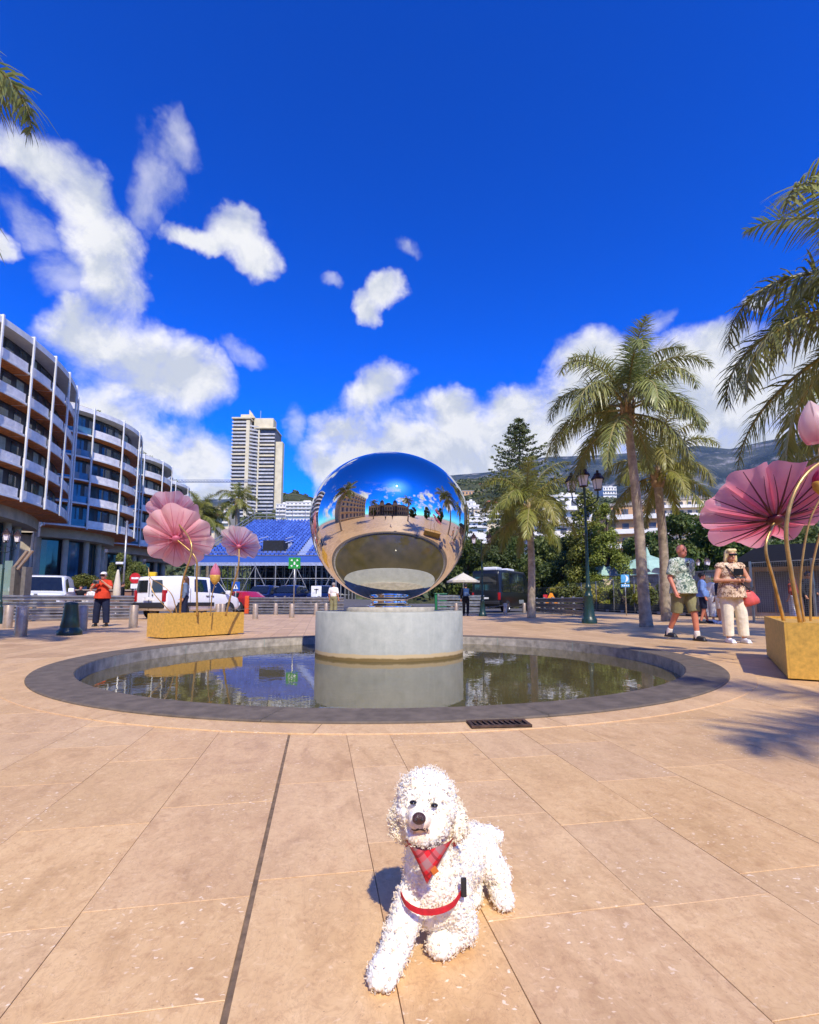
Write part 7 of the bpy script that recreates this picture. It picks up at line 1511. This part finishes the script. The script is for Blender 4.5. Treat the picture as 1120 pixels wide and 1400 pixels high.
        if keep is not None: k_ = keep(P, Nn, rng); P, Nn = P[k_], Nn[k_]
        n_ = len(P); L_ = ln * (0.7 + 0.6 * rng.random(n_))
        if dens is not None: L_ = L_ * dens(P)
        tg_ = np.cross(Nn, rng.normal(size=(n_, 3))); tg_ /= np.linalg.norm(tg_, axis=1, keepdims=True) + 1e-9; d = Nn * lift + tg_ + np.array([0, 0, -0.20]); d /= np.linalg.norm(d, axis=1, keepdims=True)
        u = np.cross(d, rng.normal(size=(n_, 3))); u /= np.linalg.norm(u, axis=1, keepdims=True); v = np.cross(d, u)
        M_ = 6; turns = 0.8 + 0.6 * rng.random(n_); ph = rng.random(n_) * 6.28; rad = (0.0020 + 0.0020 * rng.random(n_)); C_ = []
        for k in range(M_):
            f = k / (M_ - 1); a = ph + turns * 6.28 * f; rr_ = rad * (0.35 + 0.65 * math.sin(math.pi * (0.15 + 0.8 * f)))
            C_.append(P + Nn * 0.0025 + d * (L_ * f)[:, None] * (1 - 0.25 * f) + (u * np.cos(a)[:, None] + v * np.sin(a)[:, None]) * rr_[:, None])
        C_ = np.stack(C_, 1); tang = np.gradient(C_, axis=1); tang /= np.linalg.norm(tang, axis=2, keepdims=True) + 1e-9
        s1 = np.cross(tang, d[:, None, :] + 0.01); s1 /= np.linalg.norm(s1, axis=2, keepdims=True) + 1e-9; s2 = np.cross(tang, s1)
        tw = np.array([0.0012, 0.0012, 0.0011, 0.0009, 0.0007, 0.0003])[None, :, None]
        ring = np.stack([C_ + (s1 * math.cos(q) + s2 * math.sin(q)) * tw for q in (0, 2.094, 4.189)], 2); VV = ring.reshape(-1, 3)
        base = (np.arange(n_) * M_ * 3)[:, None, None] + (np.arange(M_ - 1) * 3)[None, :, None]; j = np.arange(3)[None, None, :]; j2 = (j + 1) % 3
        F_ = np.stack([base + j, base + j2, base + 3 + j2, base + 3 + j], -1).reshape(-1, 4)
        e = link(name, np_mesh(name, VV, F_, m_, False), o); e['kind'] = 'stuff'; return e
    noseP, mouthP = np.array(Q(573, 1119, 1.040)), np.array(Q(574, 1133, 1.060))
    eyeL, eyeR = np.array(Q(565, 1097, 1.090)), np.array(Q(594, 1101, 1.092))
    bandC = np.array(Q(586, 1172, 1.09))
    def keep(P, Nn, rng):
        dn = np.linalg.norm(P - noseP, axis=1); dm = np.linalg.norm((P - mouthP) * np.array([0.55, 1, 1.3]), axis=1); de = np.minimum(np.linalg.norm(P - eyeL, axis=1), np.linalg.norm(P - eyeR, axis=1))
        return (dn > 0.017) & (dm > 0.009) & (de > 0.0075) & (P[:, 2] > FZ + 0.004)
    hc = np.array(skull)
    def dens(P):
        dh = np.linalg.norm(P - hc, axis=1); up = np.clip((P[:, 2] - hc[2]) / 0.05, -1, 1); face = np.clip((hc[1] - P[:, 1]) / 0.05, 0, 1)
        k_ = np.where(dh < 0.11, 1.0 + 0.45 * np.clip(up, 0, 1) - 0.45 * face * (up < 0.5), 0.85); low_ = P[:, 2] < FZ + 0.06; return np.where(low_, 0.75, k_)
    FUR = bpy.data.materials.new('dog_curls'); FUR.use_nodes = True; t = NT(FUR.node_tree); p = t.n['Principled BSDF']; g_ = t.node('ShaderNodeNewGeometry'); tcn = t.node('ShaderNodeTexCoord')
    c = t.mix(g_.outputs['Random Per Island'], srgb(254, 250, 240), srgb(252, 243, 224)); stain = t.vmath('LENGTH', t.vmath('SUBTRACT', tcn.outputs['Object'], tuple(mouthP)))
    c = t.mix(t.math('MULTIPLY', t.smooth(t.math('ADD', stain, t.math('MULTIPLY', t.noise(tcn.outputs['Object'], 40, 3, 0.6), 0.02)), 0.050, 0.015), 0.65), c, srgb(206, 148, 96)); t.l.new(c, p.inputs['Base Color']); p.inputs['Roughness'].default_value = 0.8; p.inputs['Specular IOR Level'].default_value = 0.2
    tr = t.node('ShaderNodeBsdfTranslucent'); t.l.new(c, tr.inputs['Color']); mx = t.node('ShaderNodeMixShader'); mx.inputs[0].default_value = 0.5; t.l.new(p.outputs[0], mx.inputs[1]); t.l.new(tr.outputs[0], mx.inputs[2]); t.l.new(mx.outputs[0], t.n['Material Output'].inputs['Surface'])
    curls(me, 2000, 9, 0.010, FUR, 'stray_locks', keep, dens, 1.1)
    EARF = mat('ear_curls', srgb(250, 240, 218), 0.85, var=0.06, scale=25, spec=0.15, trans=0.2)
    for k, e in eb.items(): curls(e, 260, 5, 0.010, EARF, 'ear_fur')
    # nose, mouth, eyes
    mb = MB(); mb.s = True; mb.ell((0, 0, 0), (0.0135, 0.010, 0.0115), 16, 12); 
    for s_ in (-1, 1): mb.ell((s_ * 0.007, -0.004, -0.001), (0.006, 0.007, 0.006), 10, 8)
    mb.build('nose', mat('nose_leather', srgb(70, 42, 40), 0.35, var=0.15, scale=60, bump=0.4, bscale=150), o, loc=Q(573, 1119, 1.040))
    mb = MB(); mb.s = True
    for s_ in (-1, 1): mb.ell((s_ * 0.0055, -0.0065, 0.000), (0.0024, 0.0035, 0.003), 8, 6)
    mb.build('nostrils', M_BLACK, o, loc=Q(573, 1119, 1.0385))
    mb = MB(); mb.s = True; mb.tube(smooth_path([(-0.014, 0.010, -0.003), (-0.008, 0.002, -0.001), (0, -0.001, 0.002), (0.008, 0.002, -0.001), (0.015, 0.010, -0.006)]), 0.0030, 8); mb.build('mouth', mat('lip_dark', srgb(56, 30, 30), 0.5), o, loc=Q(574, 1134, 1.052))
    for (px, py, Y) in ((565, 1097, 1.080), (594, 1101, 1.081)):
        mb = MB(); mb.s = True; mb.ell((0, 0, 0), (0.0078, 0.0070, 0.0042), 14, 10); mb.build('eye', mat('dog_eye', (0.012, 0.008, 0.006), 0.12, spec=0.7), o, loc=Q(px, py, Y))
    return o, o_loc
dog, dog_o = build_dog()
def dog_wear():
    m = bpy.data.materials.new('red_tartan'); m.use_nodes = True; t = NT(m.node_tree); p = t.n['Principled BSDF']; uv = t.node('ShaderNodeTexCoord'); sp = t.node('ShaderNodeSeparateXYZ'); mp = t.node('ShaderNodeMapping'); t.l.new(uv.outputs['Object'], mp.inputs[0]); mp.inputs['Rotation'].default_value = (0, R(40), 0); t.l.new(mp.outputs[0], sp.inputs[0])
    def stripe(s_, per, lo, hi, off=0.0): 
        f = t.math('FRACT', t.math('MULTIPLY', t.math('ADD', s_, off), 1 / per)); return t.math('MULTIPLY', t.math('GREATER_THAN', f, lo), t.math('LESS_THAN', f, hi))
    a, b = stripe(sp.outputs[0], 0.036, 0.0, 0.42), stripe(sp.outputs[2], 0.036, 0.0, 0.42); c = t.mix(t.math('MULTIPLY', t.math('ADD', a, b), 0.5), srgb(206, 22, 36), srgb(158, 112, 112))
    a2, b2 = stripe(sp.outputs[0], 0.036, 0.68, 0.80), stripe(sp.outputs[2], 0.036, 0.68, 0.80); c = t.mix(t.math('MULTIPLY', t.math('MAXIMUM', a2, b2), 0.65), c, srgb(120, 16, 28)); t.l.new(c, p.inputs['Base Color']); p.inputs['Roughness'].default_value = 0.85
    bn = t.node('ShaderNodeBump'); bn.inputs['Strength'].default_value = 0.4; bn.inputs['Distance'].default_value = 0.002; t.l.new(t.noise(uv.outputs['Object'], 60, 3, 0.5), bn.inputs['Height']); t.l.new(bn.outputs[0], p.inputs['Normal'])
    c0 = at(586, 1150, 1.06); o = thing('bandana', 'red and grey tartan bandana tied round the dog neck', 'bandana', c0); Q = lambda px, py, Y: at(px, py, Y) - c0
    L0, R0, T0 = Q(555, 1148, 1.100), Q(621, 1143, 1.104), Q(584, 1208, 1.068); mid_ = Q(586, 1163, 1.058)
    def cl(u_, v_, off=0.0):
        e = L0.lerp(R0, u_); bow = 4 * u_ * (1 - u_); e = e + (mid_ - L0.lerp(R0, 0.5)) * bow; q = e.lerp(T0, v_); q = q + Vector((0, -0.012 * math.sin(math.pi * v_) * bow - 0.003 * math.sin(9 * u_) * (1 - v_), 0.002 * math.sin(11 * u_ + 3 * v_))); return tuple(q + Vector((0, off, 0)))
    mb = MB(); mb.s = True; mb.grid(lambda u_, v_: cl(u_, v_ * 0.985), 18, 14); mb.grid(lambda u_, v_: cl(1 - u_, v_ * 0.985, 0.0025), 18, 14); mb.build('triangle', m, o)
    nb = MB(); nb.s = True; c1 = Q(588, 1148, 1.16); ringp = [c1 + Vector((0.050 * math.cos(a), 0.054 * math.sin(a), 0.006 + 0.012 * math.sin(a))) for a in np.linspace(R(-20), R(200), 20)]; nb.tube(ringp, 0.010, 8); nb.build('neck_band', m, o)
    mb = MB(); mb.rbox((0, 0, 0), (0.013, 0.003, 0.013), 0.001, M=Matrix.Rotation(R(-35), 4, 'Y')); tg = mb.build('label_patch', mat('tan_leather', srgb(206, 110, 40), 0.6), o, loc=Q(594, 1190, 1.056))
    h0 = at(592, 1230, 1.08); o = thing('dog_harness', 'red strap harness across the dog chest', 'harness', h0); Q = lambda px, py, Y: at(px, py, Y) - h0
    pth = smooth_path([Q(548, 1222, 1.128), Q(556, 1236, 1.097), Q(574, 1246, 1.085), Q(598, 1246, 1.087), Q(620, 1236, 1.097), Q(634, 1214, 1.128)], 30); mb = MB()
    for a, b in zip(pth[:-1], pth[1:]):
        mb.add([a + Vector((0, -0.003, 0.0048)), b + Vector((0, -0.003, 0.0048)), b + Vector((0, -0.003, -0.0048)), a + Vector((0, -0.003, -0.0048)), a + Vector((0, 0.003, 0.0048)), b + Vector((0, 0.003, 0.0048)), b + Vector((0, 0.003, -0.0048)), a + Vector((0, 0.003, -0.0048))], [(0, 3, 2, 1), (4, 5, 6, 7), (0, 1, 5, 4), (3, 7, 6, 2)])
    mb.build('chest_strap', mat('red_webbing', srgb(196, 26, 40), 0.7, var=0.12, scale=80), o)
    mb = MB(); mb.rbox((0, 0, 0), (0.012, 0.010, 0.036), 0.003); mb.build('buckle', M_BLACK, o, loc=Q(634, 1213, 1.115))
dog_wear()

# ---------------------------------------------------------------- palace and block behind the camera (mirrored in the ball)
M_PAL = mat('palace_stone', srgb(206, 180, 142), 0.85, var=0.12, scale=0.6); M_PROOF = mat('palace_roof', srgb(92, 104, 98), 0.7, var=0.12)
o = thing('palace', 'long cream palace with two domed towers facing the plaza', 'palace', (0, -50, 0)); W_ = 58
mb = MB(); mb.box((0, -8, 6.5), (W_, 16, 13)); mb.build('wall', M_PAL, o); mb = MB(); mb.box((0, -7.9, 13.4), (W_ + 1, 17, 0.8)); mb.build('cornice', M_PAL, o); mb = MB(); mb.box((0, -8, 15.0), (W_ - 4, 13, 2.5), taper=0.86); mb.build('roof', M_PROOF, o)
for f in range(2):
    for k in range(17):
        x = -W_ / 2 + 2.2 + k * (W_ - 4.4) / 16; mb = MB(); mb.box((x, 0.02, 3.2 + f * 6), (1.6, 0.2, 3.6)); mb.build('window', M_LOGG, o)
for k in range(18): x = -W_ / 2 + 0.5 + k * (W_ - 1) / 17; mb = MB(); mb.lathe([(0.42, 0), (0.36, 12.6), (0.5, 13.0)], 10, c=(x, 0.6, 0)); mb.build('column', M_PAL, o, smooth=True)
for x in (-9.5, 9.5):
    mb = MB(); mb.box((x, -3, 9.5), (6, 6, 19)); mb.build('tower', M_PAL, o); mb = MB(); mb.s = True; mb.lathe([(3.6, 19), (3.2, 19.4), (3.0, 21.5), (2.4, 23.3), (1.2, 24.6), (0.9, 24.8), (0.9, 26), (0.3, 26.8), (0.0, 28.5)], 16, c=(x, -3, 0)); mb.build('tower_dome', M_PROOF, o)
mb = MB(); mb.s = True; mb.lathe([(4.5, 15), (4.3, 16.5), (3.2, 18.6), (1.2, 19.8), (0.0, 20.2)], 18, c=(0, -4, 0)); mb.build('central_dome', M_PROOF, o)
for k in range(4): mb = MB(); mb.box((0, 2.2 - 0.4 * k, 0.09 + 0.18 * k), (18 - k, 3.0, 0.18)); mb.build('step', M_STN, o)
mb = MB(); mb.box((0, 1.6, 5.6), (13, 3.6, 0.4)); mb.build('entrance_canopy', M_BLACK, o)
o = thing('grand_block', 'ornate cream corner block behind the photographer on the hotel side', 'building', (-34, -16, 0))
mb = MB(); mb.box((0, 0, 11), (20, 30, 22)); mb.build('wall', M_PAL, o); mb = MB(); mb.box((0, 0, 23.5), (19, 29, 3), taper=0.8); mb.build('roof', M_PROOF, o)
for f in range(6):
    for k in range(8):
        mb = MB(); mb.box((10.03, -13 + k * 3.7, 2.4 + f * 3.5), (0.2, 1.5, 2.2)); mb.build('window', M_LOGG, o)
    mb = MB(); mb.box((10.4, 0, 1.0 + f * 3.5), (1.0, 29, 0.3)); mb.build('balcony', M_PAL, o)
for k, (x, y) in enumerate(((20, -22), (27, -12), (24, -34), (-16, -36), (30, 0))):
    plant('broad', k % 2, (x, y, 0), 1.1, k, ('garden tree mirrored in the ball beside the palace walk', 'broad garden tree mirrored behind the flower planter', 'tree mirrored at the palace corner', 'tree mirrored between palace and corner block', 'broad tree on the garden side mirrored in the ball')[k], 'tree', 'garden_tree', 'trees round the palace', 1.1)

# ---------------------------------------------------------------- woodland over the hillside and the air
def hill_woods():
    rng = np.random.default_rng(77); P, Nn, S = [], [], []; n_ = 0
    while n_ < 3400:
        px = rng.uniform(-60, 1250); Y = 150 + 420 * rng.random() ** 0.8; x = (px - PPX) / F_PX * Y; 
        if fbm2(np.array([x * 0.02 + 9]), np.array([Y * 0.02 + 3]), 5)[0] < 0.36: continue
        z = hill_h(x, Y); r_ = rng.uniform(1.5, 4.0); m_ = 26; d = rng.normal(size=(m_, 3)); d /= np.linalg.norm(d, axis=1, keepdims=True); d[:, 2] = np.abs(d[:, 2])
        P.append(np.array([x, Y, z - 0.3]) + d * r_ * np.array([1, 1, 0.9]) * (0.75 + 0.35 * rng.random((m_, 1)))); q = d + rng.normal(size=(m_, 3)) * 0.5; Nn.append(q / np.linalg.norm(q, axis=1, keepdims=True)); S.append(np.full(m_, r_ * 0.36)); n_ += 1
    P, Nn, S = np.concatenate(P), np.concatenate(Nn), np.concatenate(S); V, F = leaf_quads(P, Nn, S, rng, 0.7)
    tag(link('hillside_woods', np_mesh('hillside_woods', V, F, leaf_mat('leaf_hill', srgb(66, 78, 42), srgb(112, 112, 64), 0.15, 0.0))), 'scrub and small trees covering the far hillside', 'woodland', kind='stuff')
hill_woods()
top_h = max(float(mesh_np(q.data)[0][:, 2].max()) for q in (mount, hillr)) + 12.0
mb = MB(); mb.box((0, 20, (top_h - 9) / 2), (8300, 8300, top_h + 9)); print('haze top', top_h); m = bpy.data.materials.new('haze_air'); m.use_nodes = True; t = NT(m.node_tree); t.n.clear(); oo = t.node('ShaderNodeOutputMaterial'); pv = t.node('ShaderNodeVolumePrincipled')
pv.inputs['Color'].default_value = (0.22, 0.50, 1.0, 1); pv.inputs['Density'].default_value = 0.000045; pv.inputs['Anisotropy'].default_value = 0.0; t.l.new(pv.outputs[0], oo.inputs['Volume'])
hz_o = mb.build('haze', m); tag(hz_o, 'thin blue haze in the air before the mountain', 'haze', kind='stuff')
